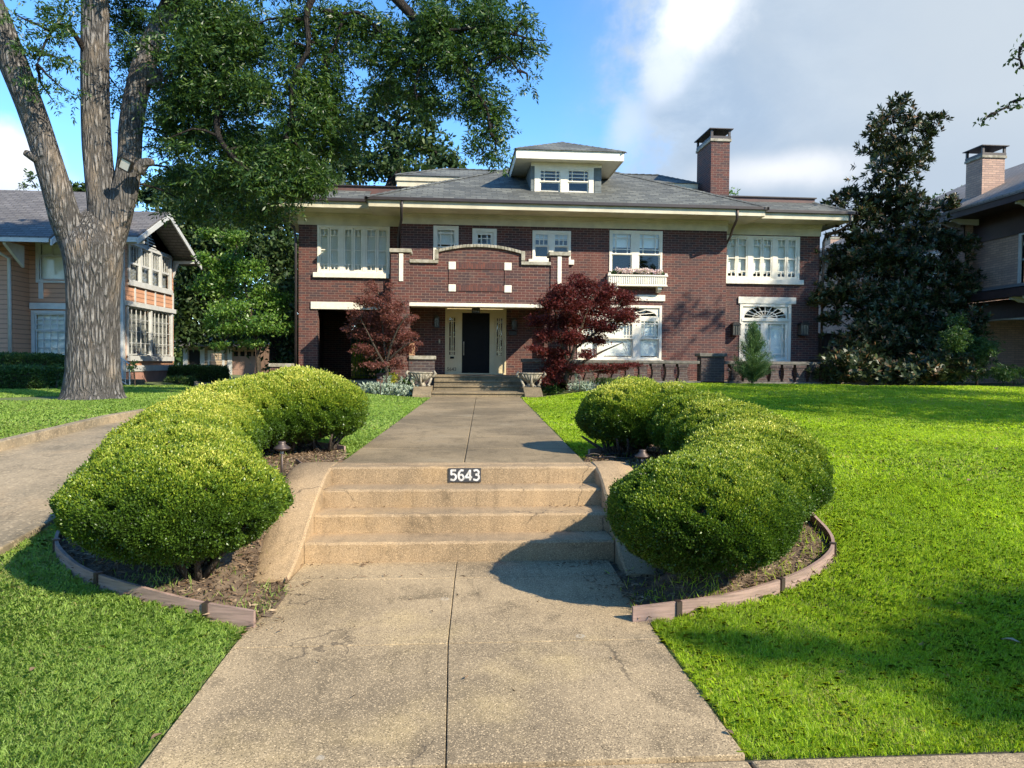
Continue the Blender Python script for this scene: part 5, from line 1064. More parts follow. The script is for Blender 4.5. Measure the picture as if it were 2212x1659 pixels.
m.prism([(Xc+.3, 27.28, 4.95), (Xc+.3, 26.2, 4.95), (Xc+.3, 26.2, 4.86), (Xc+.3, 27.28, 4.2)], (.1, 0, 0)); m.pieces('bracket', TRIM2, NL)
# louvred gable vent
m = MB()
for k in range(7): z = 5.52+k*.12; w_ = max(.1, .85-k*.12); m.prism([(XS+.02, 30.5-w_, z), (XS+.08, 30.5-w_, z-.05), (XS+.08, 30.5+w_, z-.05), (XS+.02, 30.5+w_, z)], (0, 0, .02))
m.box(XS+.005, XS+.06, 30.45, 30.55, 5.4, 6.4); m.build('gable_vent', TRIM2, NL)
def sidewin(r, n, vb, hb, split, bl, w_=.12):
    y0, y1, z0, z1 = r; m = MB(); X = XS
    m.box(X-.02, X+.05, y0-w_, y0, z0-.1, z1+.1); m.box(X-.02, X+.05, y1, y1+w_, z0-.1, z1+.1); m.box(X-.02, X+.06, y0, y1, z1, z1+.14); m.box(X-.02, X+.09, y0-w_, y1+w_, z0-.2, z0-.0); step = (y1-y0)/n
    for k in range(1, n): m.box(X-.02, X+.045, y0+k*step-.06, y0+k*step+.06, z0, z1)
    wn = m.build('window', TRIM2, NL); m = MB(); t = .022
    for k in range(n):
        a = y0+k*step+(.06 if k else 0); b = y0+(k+1)*step-(.06 if k < n-1 else 0); zm = z0+(z1-z0)*split
        for (za, zb, v, h) in ((zm, z1, vb, hb), (z0, zm, vb if split < .1 else [], hb if split < .1 else [])):
            if zb-za < .1: continue
            m.box(X-.05, X-.01, a, a+.04, za, zb); m.box(X-.05, X-.01, b-.04, b, za, zb); m.box(X-.05, X-.01, a+.04, b-.04, za, za+.04); m.box(X-.05, X-.01, a+.04, b-.04, zb-.04, zb)
            for f in v: m.box(X-.045, X-.014, a+(b-a)*f-t/2, a+(b-a)*f+t/2, za+.04, zb-.04)
            for f in h: m.box(X-.042, X-.017, a+.04, b-.04, za+(zb-za)*f-t/2, za+(zb-za)*f+t/2)
    m.build('sash', TRIM2, wn); m = MB(); m.poly([(X-.035, y0, z0), (X-.035, y1, z0), (X-.035, y1, z1), (X-.035, y0, z1)]); m.build('glass', GLASS, wn)
    if bl:
        m = MB(); nb = int((z1-z0)/.05)
        for k in range(nb): za = z0+(z1-z0)*k/nb; m.poly([(X-.16, y0, za), (X-.16, y1, za), (X-.19, y1, za+.045), (X-.19, y0, za+.045)])
        m.build('blind', simple('dim_blind_%d' % n, (.35, .35, .33)), wn)
sidewin(UW, 4, [.25, .5, .75], [], .5, True); sidewin(LWn, 2, [.2, .4, .6, .8], [.25, .5, .75], .02, True)
for q, vb, hb, sp_ in ((fw, [(.5, 0, 1)], [(.5, 0, 1)], .5), (fl_, [(.25, 0, 1), (.5, 0, 1), (.75, 0, 1)], [(.33, 0, 1), (.67, 0, 1)], .62)):
    wn = frame('window', (q[0]-.12, q[1]+.12, q[2]-.12, q[3]+.12), NY0, .12, .04, TRIM2, NL); m = MB(); zm = q[2]+(q[3]-q[2])*sp_; bars(m, q[0], q[1], zm, q[3], NY0+.04, vb, hb, .022, .04); bars(m, q[0], q[1], q[2], zm, NY0+.06, vb if sp_ > .6 else [], hb if sp_ > .6 else [], .022, .04); m.build('sash', TRIM2, wn); pane(wn, q[0], q[1], q[2], q[3], NY0+.03); blind(wn, q[0], q[1], q[2], q[3], NY0+.16)
m = MB()
for k in range(6): y = 28.42+k*.96; m.box(XS-.01, XS+.035, y-.045, y+.045, 3.2, 3.9)
m.box(XS-.02, XS+.06, NY0-.06, NY0+.12, -.1, 5.4); m.box(XS-.1, XS+.05, NY0-.05, NY0+.0-.002, -.1, 5.4); m.box(XS-.01, XS+.07, NY0+.12, NY1+.05, .55, .78); m.box(XS-.01, XS+.10, NY0+.12, NY1+.05, 3.02, 3.2)
q = rect(76, 141, 655, 668, NY0); m.box(q[0]-.15, q[1]+.15, NY0-.1, NY0-.001, q[2], q[3]); xb_ = PX(89, NY0, 630); m.box(xb_-.08, xb_+.08, NY0-.03, NY0-.001, 3.2, 3.9); m.pieces('trim_board', TRIM2, NL)
m = MB(); xg = PX(20, 27.2, 600); m.tube([(xg-.5, 26.2, 4.95), (xg-.3, 26.6, 4.8), (xg, 27.2, 4.5), (xg, 27.2, .2)], .06, 8); m.build('downspout', TRIM2, NL, smooth=True)
m = MB(); m.box(XS-.04, XS+.03, NY0+.1, NY1+.06, -.3, .548); m.build('foundation', simple('pink_base', (.38, .20, .15), None, 4, .8, .1), NL)
t = thing('handrail', 'white metal handrail by steps right of the big trunk', 'handrail', (-10.6, 26.4, 0)); m = MB(); hp = [atz(272, 842, -.02), atz(276, 842, -.02)]
xh = PX(268, 26.0, 800); 
m.tube([(xh-.45, 26.2, 1.25), (xh+.35, 25.6, .85), (xh+.35, 25.6, .0)], .025, 6); m.tube([(xh-.45, 26.2, .45), (xh+.35, 25.6, .1)], .018, 6)
for k in range(4): f = k/4; m.tube([(xh-.45+.8*f, 26.2-.6*f, 1.25-.4*f), (xh-.45+.8*f, 26.2-.6*f, .4-.3*f)], .014, 6)
m.build('rail', TRIM2, t); m = MB(); m.box(xh-.9, xh+.5, 25.7, 27.2, -.1, .14); m.box(xh-.9, xh+.2, 26.1, 27.2, .14, .30); m.build('step', PORCHM, t)
# garage far behind
GA = house('garage', 'low beige garage with a pink door far behind the small green tree', -20, 48, 0); GY = 50
m = MB(); gd_ = rect(502, 587, 757, 822, GY); gd_ = (gd_[0], gd_[1], -.1, gd_[3]); dd = rect(408, 432, 756, 800, GY); ww = rect(454, 480, 762, 795, GY)
xg0, xg1 = PX(398, GY, 780), PX(592, GY, 780); wallgrid(m, xg0, xg1, -.2, gd_[3]+.35, GY, [gd_, dd, ww], .1); m.poly([(xg1, GY, -.2), (xg1, GY+7, -.2), (xg1, GY+7, 2.7), (xg1, GY, 2.7)]); m.poly([(xg0, GY+6.9, -.2), (xg1, GY+6.9, -.2), (xg1, GY+6.9, 3.4), (xg0, GY+6.9, 3.4)]); m.poly([(xg0, GY, -.2), (xg0, GY+6.9, -.2), (xg0, GY+6.9, 3.2), (xg0, GY, 3.2)]); m.build('wall', BEIGE, GA)
m = MB(); m.box(gd_[0], gd_[1], GY+.06, GY+.1, gd_[2], gd_[3]); nC = 6; wC = (gd_[1]-gd_[0])/nC; hR = (gd_[3]-gd_[2])/4
for i in range(nC):
    for k in range(3): m.box(gd_[0]+i*wC+.06, gd_[0]+(i+1)*wC-.06, GY+.045, GY+.06, gd_[2]+k*hR+.06, gd_[2]+(k+1)*hR-.06)
gdo = m.build('garage_door', PINKD, GA); m = MB()
for i in range(nC): m.box(gd_[0]+i*wC+.08, gd_[0]+(i+1)*wC-.08, GY+.04, GY+.058, gd_[2]+3*hR+.06, gd_[3]-.08)
m.build('pane', BLACKW, gdo); m = MB(); m.box(dd[0], dd[1], GY+.05, GY+.09, dd[2], dd[3]); m.build('door', DARKI, GA)
fwn = frame('window', (ww[0]-.15, ww[1]+.15, ww[2]-.15, ww[3]+.15), GY, .15, .04, TRIM2, GA); pane(fwn, ww[0], ww[1], ww[2], ww[3], GY+.05); m = MB(); bars(m, ww[0], ww[1], (ww[2]+ww[3])/2, ww[3], GY+.04, [(.33, 0, 1), (.67, 0, 1)], [], .04, .05); m.build('sash', TRIM2, fwn)
m = MB(); 
for a in (gd_[0]-.3, gd_[1]+.02, dd[0]-.35, dd[1]+.02): m.box(a, a+.28, GY-.05, GY-.001, -.1, gd_[3]+.1)
m.pieces('trim_board', TRIM2, GA); m = MB(); zt = gd_[3]+.45; m.prism([(xg0-1, GY-.9, zt-.1), (xg1+.6, GY-.9, zt-.1), (xg1-1.5, GY+3.5, zt+1.8), (xg0+2.2, GY+3.5, zt+1.8)], (0, 0, -.12)); m.build('roof', SHING2, GA)
# ================================================================ right neighbour
NR = house('tan_brick_house', 'tan brick house with dark brown eaves and deep porch at the right edge', 20, 27, 0); XB = 19.7
m = MB(); w1 = (23.3, 24.55, 3.95, 5.65); yy0 = 27.9; w2 = (28.4, 29.5, 4.75, 5.6)
wallgrid(m, 21.5, 27.0, 3.7, 6.618, XB+.25, [w1], .1, 'x'); wallgrid(m, 27.0, 40, -.2, 6.618, XB-.1, [w2], .1, 'x'); m.poly([(XB-.1, 27, -.2), (XB+4, 27, -.2), (XB+4, 27, 6.618), (XB-.1, 27, 6.618)])
m.box(XB+.0, XB+.55, 22.2, 22.9, .2, 2.75); m.build('wall', TBRICK, NR)
for (a, b, c, d), X in ((w1, XB+.25), (w2, XB-.1)):
    m = MB(); m.box(X-.05, X+.1, a-.12, a, c-.12, d+.1); m.box(X-.05, X+.1, b, b+.12, c-.12, d+.1); m.box(X-.05, X+.1, a, b, d, d+.12); m.box(X-.08, X+.1, a, b, c-.12, c); wn = m.build('window', TRIM2, NR)
    m = MB(); zm = c+(d-c)*.5 if d-c > 1.2 else c
    for f in (.25, .5, .75): yq = a+(b-a)*f; m.box(X+.03, X+.055, yq-.012, yq+.012, zm, d)
    for f in (.125, .375, .625, .875):
        yq = a+(b-a)*f; h = (b-a)*.125
        for s in (-1, 1): m.tube([(X+.04, yq+s*h, d-.35), (X+.04, yq+s*h*.5, d-.12), (X+.04, yq, d-.02)], .012, 5)
    m.box(X+.02, X+.07, a, b, zm-.03, zm+.03); m.build('sash', TRIM2, wn); m = MB(); m.poly([(X+.06, a, c), (X+.06, b, c), (X+.06, b, d), (X+.06, a, d)]); m.build('glass', GLASS, wn)
    m = MB(); m.poly([(X+.2, a, c), (X+.2, b, c), (X+.2, b, d), (X+.2, a, d)]); m.build('curtain', simple('curtain_%d' % int(a), (.40, .40, .37)), wn)
m = MB(); m.box(XB-.1, XB+8, 20, 21.49, 5.95, 6.5) if False else None
m.box(XB+.2, XB+.248, 21.5, 26.98, 5.72, 6.618); m.box(XB-.16, XB-.101, 27, 40, 5.9, 6.55); m.box(XB-1.0, XB+.24, 20.5, 41, 6.62, 6.68); m.box(XB-1.04, XB-1.0, 20.5, 41, 6.55, 6.86)
m.box(XB-.75, XB+.1, 20.6, 28.6, 3.45, 3.52); m.box(XB-.8, XB-.75, 20.6, 28.6, 3.4, 3.72); m.box(XB-.05, XB+.18, 21.5, 27.9, 2.75, 3.42); m.box(XB-.8, XB+.0, 28.55, 28.6, 3.4, 3.72); m.pieces('eave', DBROWN, NR)
m = MB(); m.prism([(XB-.8, 20.6, 3.72), (XB-.8, 28.6, 3.72), (XB+.24, 28.6, 3.98), (XB+.24, 20.6, 3.98)], (0, 0, -.03)); m.build('porch_roof', SHING3, NR)
m = MB()
for y, z, X in ((22.9, 6.6, XB-.9), (23.4, 6.6, XB-.9), (26.6, 6.6, XB-.95), (27.2, 6.6, XB-.95), (22.6, 3.42, XB-.7), (23.2, 3.42, XB-.7), (23.8, 3.42, XB-.7)): m.prism([(X, y, z), (X+1.1, y, z), (X+1.1, y, z-.22), (X+.35, y, z-.2), (X+.2, y, z-.12), (X, y, z-.1)], (0, .11, 0))
m.pieces('bracket', TRIM2, NR)
m = MB(); n = 16
for i in range(n):
    y0_ = 22.9+(27.6-22.9)*i/n; y1_ = 22.9+(27.6-22.9)*(i+1)/n; fa_ = 2.55+.16*math.sin(math.pi*i/n); fb_ = 2.55+.16*math.sin(math.pi*(i+1)/n)
    m.prism([(XB, y0_, fa_), (XB, y1_, fb_), (XB, y1_, 2.745), (XB, y0_, 2.745)], (.2, 0, 0))
m.pieces('porch_beam', TRIM2, NR)
m = MB(); m.box(XB+3.2, XB+3.3, 21, 27, 0, 3.3); m.box(XB+.3, XB+3.2, 21, 27, 3.3, 3.36); m.box(XB-.05, XB+3.2, 21, 27, 0, .3); m.build('porch_interior', DBROWN, NR)
m = MB(); m.prism([(XB-1.08, 20.4, 6.87), (XB-1.08, 38, 6.87), (XB+4.6, 33, 9.75), (XB+4.6, 20.4, 9.75)], (0, 0, -.1)); m.prism([(XB-1.08, 38, 6.87), (XB+5, 43, 6.87), (XB+4.6, 33, 9.75)], (0, 0, -.1)); m.build('roof', SHING3, NR)
cy = 27.0; xc_ = PX(2133, cy, 400); c = chimney(NR, xc_-.45, xc_+.45, cy-.3, cy+.6, 6.9, 8.95, TBRICK)
FR = house('far_house', 'distant tan brick house with grey roof behind the magnolia', 22, 46, 0); m = MB(); fy = 48; xa = PX(1768, fy, 600); m.box(xa, xa+12, fy, fy+8, -.2, 6.0); m.build('wall', TBRICK, FR)
m = MB(); m.prism([(xa-.6, fy-.6, 6.0), (xa+13, fy-.6, 6.0), (xa+9, fy+4, 8.4), (xa+3.2, fy+4, 8.4)], (0, 0, -.1)); m.prism([(xa-.6, fy-.6, 6.0), (xa+3.2, fy+4, 8.4), (xa-.6, fy+9, 6.0)], (0, 0, -.1)); m.build('roof', SHING3, FR)
xq = PX(1805, fy+1, 530); chimney(FR, xq-.38, xq+.38, fy+1, fy+1.8, 6.0, PZ(1805, 516, fy+1), TBRICK)
# fences
def fence(x0, y0, x1, y1, z0, h, lab):
    t = thing('board_fence', lab, 'fence', (x0, y0, z0)); L = math.hypot(x1-x0, y1-y0); n = int(L/.15); m = MB(); d = Vector(((x1-x0)/L, (y1-y0)/L, 0)); s = Vector((-d.y, d.x, 0))
    for k in range(n):
        p = Vector((x0, y0, 0))+d*k*.15; hh = h+random.uniform(-.01, .01); q = [p+s*.0, p+d*.142, p+d*.142+s*.018, p+s*.018]; m.prism([(v.x, v.y, z0) for v in q], (0, 0, hh))
    m.build('board', FENCEM, t); m = MB(); p = Vector((x0, y0, 0)); q_ = Vector((x1, y1, 0)); m.prism([(p-s*.06).to_tuple()[:2]+(z0+h,), (q_-s*.06).to_tuple()[:2]+(z0+h,), (q_+s*.07).to_tuple()[:2]+(z0+h,), (p+s*.07).to_tuple()[:2]+(z0+h,)], (0, 0, .04)); m.build('cap_rail', FENCEM, t)
fence(13.4, 30.5, 19.4, 30.5, .2, 2.15, 'reddish cedar board fence between the brick house and the magnolia')
fence(-11.5, 44, -4.5, 44, 0, 1.9, 'dark board fence behind the small green tree')
# ================================================================ vegetation
def P3(px, py, Y): return at(px, py, Y)
def pxm(px, py, Y): d = ray(px, py); return (Y/d.y)/F          # metres per picture unit at that spot
def limb(name, rows, Y0, Y1, mat, parent, sides=14, rough=.06, sub=3, grow=0):
    """rows: (px, py, half width) of a limb read off the photograph, placed between depths Y0 and Y1 and given its real radius"""
    n = len(rows); pts = []; rad = []
    for i, (x, y, h) in enumerate(rows): Yv = Y0+(Y1-Y0)*i/max(1, n-1); pts.append(P3(x, y, Yv)); rad.append(h*pxm(x, y, Yv)*.96/ray(x, y).length)
    L = smoothline(pts, sub); q = np.interp(np.linspace(0, n-1, len(L)), range(n), rad); m = MB()
    ph = random.random()*6
    m.tube(L, list(q), sides, 0, True, lambda a, t: 1+rough*math.sin(3*a+ph+t*3)+rough*.6*math.sin(7*a+ph*2-t*9)+rough*.35*math.sin(13*a+t*23))
    o = m.build(name, mat, parent, smooth=True); return o, L, q
def sprays(C0, n_each, rad, leafl, leafw, rach, pairs, droop=.5):
    """compound leaves: two rows of leaflets along a drooping rachis"""
    n = len(C0); D = unit(rdir(n)*np.array([1, 1, .5])+np.array([0, 0, -droop])); Sd = unit(np.cross(D, rdir(n))); outP = []; outD = []
    for k in range(pairs):
        f = (k+1)/pairs
        for s in (-1, 1): outP.append(C0+D*rach*f); outD.append(unit(D*.75+Sd*s*.9+rng.normal(size=(n, 3))*.18))
    outP.append(C0+D*rach); outD.append(D); Pp = np.concatenate(outP); Dd = np.concatenate(outD); L = leafl*(.7+.6*rng.random(len(Pp)))
    return leaves(Pp, Dd, L, L*leafw/leafl, fold=.12)
def blobpts(px, py, rx, ry, Y, n, dY=None, sub=9, tight=.34):
    c = P3(px, py, Y); s = pxm(px, py, Y); R_ = np.array([rx*s, (dY or (rx+ry)*.5*s), ry*s]); k = max(3, sub); cc = rdir(k)*(.25+.75*rng.random((k, 1))**.5)*.82
    idx = rng.integers(0, k, n); p = cc[idx]+rng.normal(size=(n, 3))*tight*.62*np.array([1, 1, .8]); return np.array(c)+p*R_, c
def twigs(m, src, C, r0_=.03, n=1, bend=.2):
    """thin branch from the nearest point of a limb to each leaf clump"""
    for c in C:
        c = Vector(c); s = min(src, key=lambda q: (q-c).length); d = c-s
        if d.length < .15: continue
        mid = s+d*.5+Vector((random.uniform(-1, 1), random.uniform(-1, 1), random.uniform(0, 1)))*d.length*bend
        m.tube([s, s+(mid-s)*.5+Vector((0, 0, d.length*.04)), mid, mid+(c-mid)*.6, c], [r0_, r0_*.8, r0_*.6, r0_*.4, r0_*.15], 5)
# ---------------------------------------------------------------- the big pecan
b = P3(200, 855, 17); PT = thing('pecan_tree', 'huge grey pecan tree forking into three thick limbs beside the driveway', 'tree', (b.x, b.y, gz(b.x, b.y)))
rows = [(200, 866, 86), (200, 856, 76), (200, 838, 69), (200, 800, 63.5), (200, 740, 61), (200, 666, 61), (201, 610, 64), (201, 560, 70), (199, 530, 73), (203, 505, 60), (205, 480, 42), (206, 455, 14)]
_, LT, _ = limb('trunk', rows, 17, 17, BARK, PT, 40, .028)
_, L1, _ = limb('limb', [(176, 570, 34), (158, 515, 37), (140, 465, 38), (122, 405, 36.5), (96, 320, 35), (66, 232, 35), (30, 140, 38), (0, 60, 38), (-50, -60, 36)], 16.9, 16.0, BARK, PT, 26, .03)
_, L2, _ = limb('limb', [(222, 570, 40), (227, 500, 40), (221, 440, 37), (214, 380, 36), (209, 320, 36), (206, 250, 35.5), (205, 130, 35), (205, 0, 35), (200, -140, 32)], 17.05, 17.2, BARK, PT, 26, .03)
_, L3, _ = limb('limb', [(232, 560, 30), (252, 470, 34), (272, 400, 32), (280, 340, 29), (283, 280, 28.5), (293, 215, 29), (310, 150, 30), (333, 80, 25), (366, 10, 22), (410, -90, 20)], 17.0, 17.8, BARK, PT, 26, .04)
for rows, Y in (([(296, 372, 17), (312, 352, 14), (331, 352, 8)], 16.7), ([(80, 345, 12), (60, 333, 10), (54, 330, 8)], 16.3), ([(335, 155, 20), (338, 170, 18), (328, 190, 12)], 17.4)): limb('branch_stub', rows, Y, Y, BARK, PT, 12, .08)
BR3 = [([(335, 120, 14), (385, 128, 11), (425, 154, 10), (463, 185, 9), (473, 231, 9), (468, 270, 8), (479, 308, 7), (522, 357, 5), (560, 380, 3)], 17.4, 16.0),
       ([(720, -160, 12), (690, -40, 10), (663, 26, 8), (666, 77, 7.5), (663, 116, 6.5), (640, 154, 6), (630, 193, 5.5), (628, 257, 4.5), (615, 295, 3)], 16, 16),
       ([(700, -180, 20), (800, -60, 14), (858, 0, 12), (900, 45, 11), (928, 76, 9), (984, 118, 6), (1009, 151, 5), (1026, 196, 4), (1051, 235, 3), (1060, 290, 2)], 16, 15),
       ([(891, 40, 6), (900, 98, 5), (916, 120, 4), (897, 179, 2.5), (900, 215, 1.5)], 15.7, 15.5), ([(690, 20, 7), (740, 31, 5), (776, 28, 4.5), (816, 64, 4), (852, 98, 3), (866, 134, 2)], 16, 15.7),
       ([(740, 31, 5), (735, 60, 4), (722, 100, 3), (700, 130, 2)], 16, 16), ([(940, 70, 5), (1030, 60, 4), (1090, 70, 3), (1150, 85, 2), (1180, 88, 1)], 15.4, 14.8), ([(360, 10, 16), (430, -30, 16), (560, -120, 16), (720, -170, 20)], 17.8, 16),
       ([(205, 150, 10), (150, 60, 6), (110, 70, 4), (80, 140, 2)], 17.2, 15.8), ([(1040, 150, 3), (1090, 120, 2.5), (1130, 170, 1.5)], 15.2, 14.8)]
allb = list(L1)+list(L2)+list(L3)
for rows, a, c in BR3:
    a, c = a-(.3 if rows[0][0] > 240 else 0), c-.35
    o, L, q = limb('branch', rows, a, c, BARK2, PT, 10, .05); allb += list(L)
PB = [(275, 30, 40, 60, 19.2, 1), (280, 110, 30, 60, 19.2, 1), (262, 200, 14, 50, 19.2, .6), (400, 30, 60, 60, 18.6, 1.2), (470, 40, 80, 60, 16.6, 1.2), (430, 120, 80, 60, 16.4, 1.2), (520, 110, 60, 60, 16.3, 1), (545, 60, 30, 60, 16.2, .8), (480, 200, 90, 60, 16.6, 1.2), (400, 230, 70, 55, 17, 1.1), (560, 190, 50, 50, 16, .9),
      (390, 300, 70, 45, 17.5, .8), (500, 300, 90, 55, 17, .9), (370, 170, 40, 45, 18.6, .8), (360, 250, 30, 40, 18.4, .7), (300, 75, 26, 10, 16.3, .3), (275, 95, 26, 9, 16.3, .25), (330, 215, 30, 10, 16.2, .25), (340, 25, 40, 14, 16.4, .4), (400, 385, 60, 40, 18, .8), (490, 390, 80, 45, 17, 1), (590, 390, 70, 50, 16, 1.2), (650, 370, 45, 50, 16, 1.1), (690, 385, 30, 24, 16, .8), (620, 330, 50, 40, 16, .9), (560, 330, 60, 45, 16.5, .8), (430, 450, 70, 30, 18, .8), (560, 450, 70, 30, 17, .8), (660, 400, 35, 25, 16, .8),
      (360, 300, 50, 12, 15.8, .25), (640, 50, 45, 45, 16, .8), (622, 110, 40, 45, 16, .7), (655, 190, 45, 55, 16, .9), (700, 110, 45, 50, 16, .8), (690, 250, 55, 50, 16, .9), (730, 50, 50, 45, 16, .8), (720, 190, 45, 45, 16, .8), (630, 280, 45, 50, 16, .8), (720, 300, 60, 50, 17, .8),
      (790, 40, 50, 40, 15.8, .8), (790, 110, 40, 35, 15.8, .6), (850, 70, 40, 45, 15.7, .8), (860, 140, 45, 40, 15.7, .8), (820, 190, 40, 35, 16, .6), (900, 190, 45, 40, 15.6, .7), (910, 100, 45, 50, 15.5, 1), (960, 40, 60, 50, 15.4, 1.1), (980, 120, 55, 45, 15.2, 1.1), (1040, 50, 50, 50, 15.2, 1.1), (1090, 80, 45, 45, 15, .9), (1130, 40, 25, 35, 15, .45), (1150, 95, 35, 22, 14.9, .5), (1085, 130, 30, 22, 15, .4),
      (1020, 190, 45, 40, 15.2, .8), (1000, 235, 40, 25, 15.3, .45), (1060, 235, 35, 40, 15, .8), (1085, 280, 25, 35, 15, .5), (1040, 300, 30, 35, 15, .6), (1070, 330, 25, 22, 15, .4), (1140, 178, 15, 28, 14.8, .22), (940, 230, 40, 30, 15.6, .5), (1130, 130, 20, 15, 14.9, .2),
      (110, 60, 50, 28, 15.8, .4), (70, 100, 40, 25, 15.6, .25), (130, 130, 40, 25, 15.8, .3), (90, 170, 35, 25, 15.7, .25), (140, 195, 30, 15, 15.8, .22), (140, 20, 50, 25, 16, .4), (30, 30, 40, 20, 15.6, .2), (120, 225, 30, 10, 15.8, .12)]
PO = [(a_, -b_, 110, 75, 17, 1.0) for a_, b_ in ((120, 110), (300, 120), (480, 110), (660, 100), (840, 100), (1000, 80), (560, 260), (380, 280), (740, 240), (200, 260), (640, 400), (440, 420), (900, 230), (20, 200))]+[(a_, -b_, 75, 60, 19.7, 1.2) for a_, b_ in ((250, 100), (370, 90), (490, 100), (610, 90), (720, 110), (300, 210), (430, 220), (560, 220), (680, 230))]
VV = []; CC = []
for px, py, rx, ry, Y, k in PB+PO:
    out = py < -60; n = int(rx*ry*.145*k*(.5 if out else 1)); p, c = blobpts(px, py, rx, ry, Y, n, sub=max(5, int(rx*ry/110)), tight=.52); CC.append(c); VV.append(sprays(p, 8, None, .105 if not out else .17, .030 if not out else .05, .26, 4, .45))
V = np.concatenate(VV); meshnp('foliage', V, 4, PECAN, PT, rng.random(len(V)//4))
m = MB(); twigs(m, allb, CC, .035); m.build('twigs', BARK2, PT, smooth=True)
# floodlight in the fork
c = P3(270, 356, 16.35); t = thing('floodlight', 'small square floodlight mounted in the fork of the big pecan', 'floodlight', c); m = MB(); fs_ = .85; R3 = Matrix.Rotation(math.radians(28), 4, 'Y')@Matrix.Rotation(math.radians(20), 4, 'X')
def rbox(m, x0, x1, y0, y1, z0, z1, c):
    b0 = len(m.v); m.box(x0, x1, y0, y1, z0, z1)
    for i in range(b0, len(m.v)): m.v[i] = tuple(c+R3@(Vector(m.v[i])*fs_))
rbox(m, -.13, .13, 0, .12, -.13, .13, c); rbox(m, -.15, .15, -.02, .0, -.15, -.12, c); rbox(m, -.15, .15, -.02, .0, .12, .15, c); rbox(m, -.15, -.12, -.02, 0, -.12, .12, c); rbox(m, .12, .15, -.02, 0, -.12, .12, c); rbox(m, -.02, .02, .12, .5, -.02, .02, c); m.build('housing', IRON, t)
m = MB(); rbox(m, -.12, .12, -.006, -.001, -.12, .12, c); m.build('lens', LAMPG, t)
# ---------------------------------------------------------------- generic leafy trees
def tree(name, label, cat, trunk, Y, blobs, mat, leaf, lw, dens, bark=BARK2, group=None, dY=None, spray=None, tight=.34, up=.0, twig_r=.04, zoff=0, nbr=0, fold=.2, subd=260):
    """trunk: rows (px,py,half width); blobs (px,py,rx,ry[,Y])"""
    b0 = P3(trunk[0][0], trunk[0][1], Y); t = thing(name, label, cat, b0, group); o, L, q = limb('trunk', trunk, Y, Y, bark, t, 10, .07); VV = []; CC = []
    for bl in blobs:
        px, py, rx, ry = bl[:4]; Yb = bl[4] if len(bl) > 4 else Y+random.uniform(-.6, .6); s = pxm(px, py, Yb); area = rx*ry*s*s*math.pi; n = int(area*dens/(leaf*lw*.5)*(bl[5] if len(bl) > 5 else 1))
        if spray == 'pinnate': n //= 9
        if spray == 'rosette': n //= 9
        p, c = blobpts(px, py, rx, ry, Yb, n, dY, sub=max(4, int(rx*ry/subd)), tight=tight); CC.append(c)
        if spray == 'pinnate': VV.append(sprays(p, 8, None, leaf, lw, leaf*2.2, 4, .4))
        elif spray == 'rosette':
            ax = unit((p-np.array(c))*np.array([1, 1, .6])+rng.normal(size=p.shape)*.35+np.array([0, 0, .7])); u_ = unit(np.cross(ax, rdir(len(p)))); w_ = np.cross(ax, u_)
            for k in range(9):
                a = k*2.4; D = unit(ax*(.35+.09*k)+u_*math.cos(a)+w_*math.sin(a)+rng.normal(size=p.shape)*.15); l_ = leaf*(.75+.45*rng.random(len(p))); VV.append(leaves(p+ax*leaf*.07*k, D, l_, l_*lw/leaf, Nn=ax, fold=.15))
        else:
            l_ = leaf*(.6+.8*rng.random(n)); VV.append(leaves(p, rdir(n, up), l_, l_*lw/leaf, fold=fold))
    V = np.concatenate(VV); meshnp('crown', V, 4, mat, t, rng.random(len(V)//4)); m = MB(); src = list(L)
    for c in sorted(CC, key=lambda c: (c-L[-1]).length): twigs(m, src, [c], twig_r); src.append(Vector(c))
    m.build('branches', bark, t, smooth=True); return t
tree('small_tree', 'small bright green tree with slim pale trunk in front of the pink garage door', 'tree', [(559, 822, 8), (558, 800, 6.5), (557, 770, 5.5), (556, 745, 5), (545, 700, 4), (530, 620, 3), (505, 560, 2)], 27,
     [(505, 520, 30, 28), (455, 505, 26, 18), (480, 565, 45, 28), (430, 560, 25, 18), (540, 585, 35, 28), (470, 620, 50, 28), (560, 640, 45, 28), (600, 655, 35, 25), (490, 670, 48, 24), (575, 700, 50, 24), (615, 705, 25, 15), (500, 715, 45, 20), (455, 700, 25, 16), (540, 742, 40, 13), (480, 745, 20, 10)], HOLLY, .11, .055, 4.5, bark=BARKS, tight=.44, twig_r=.025, subd=90)
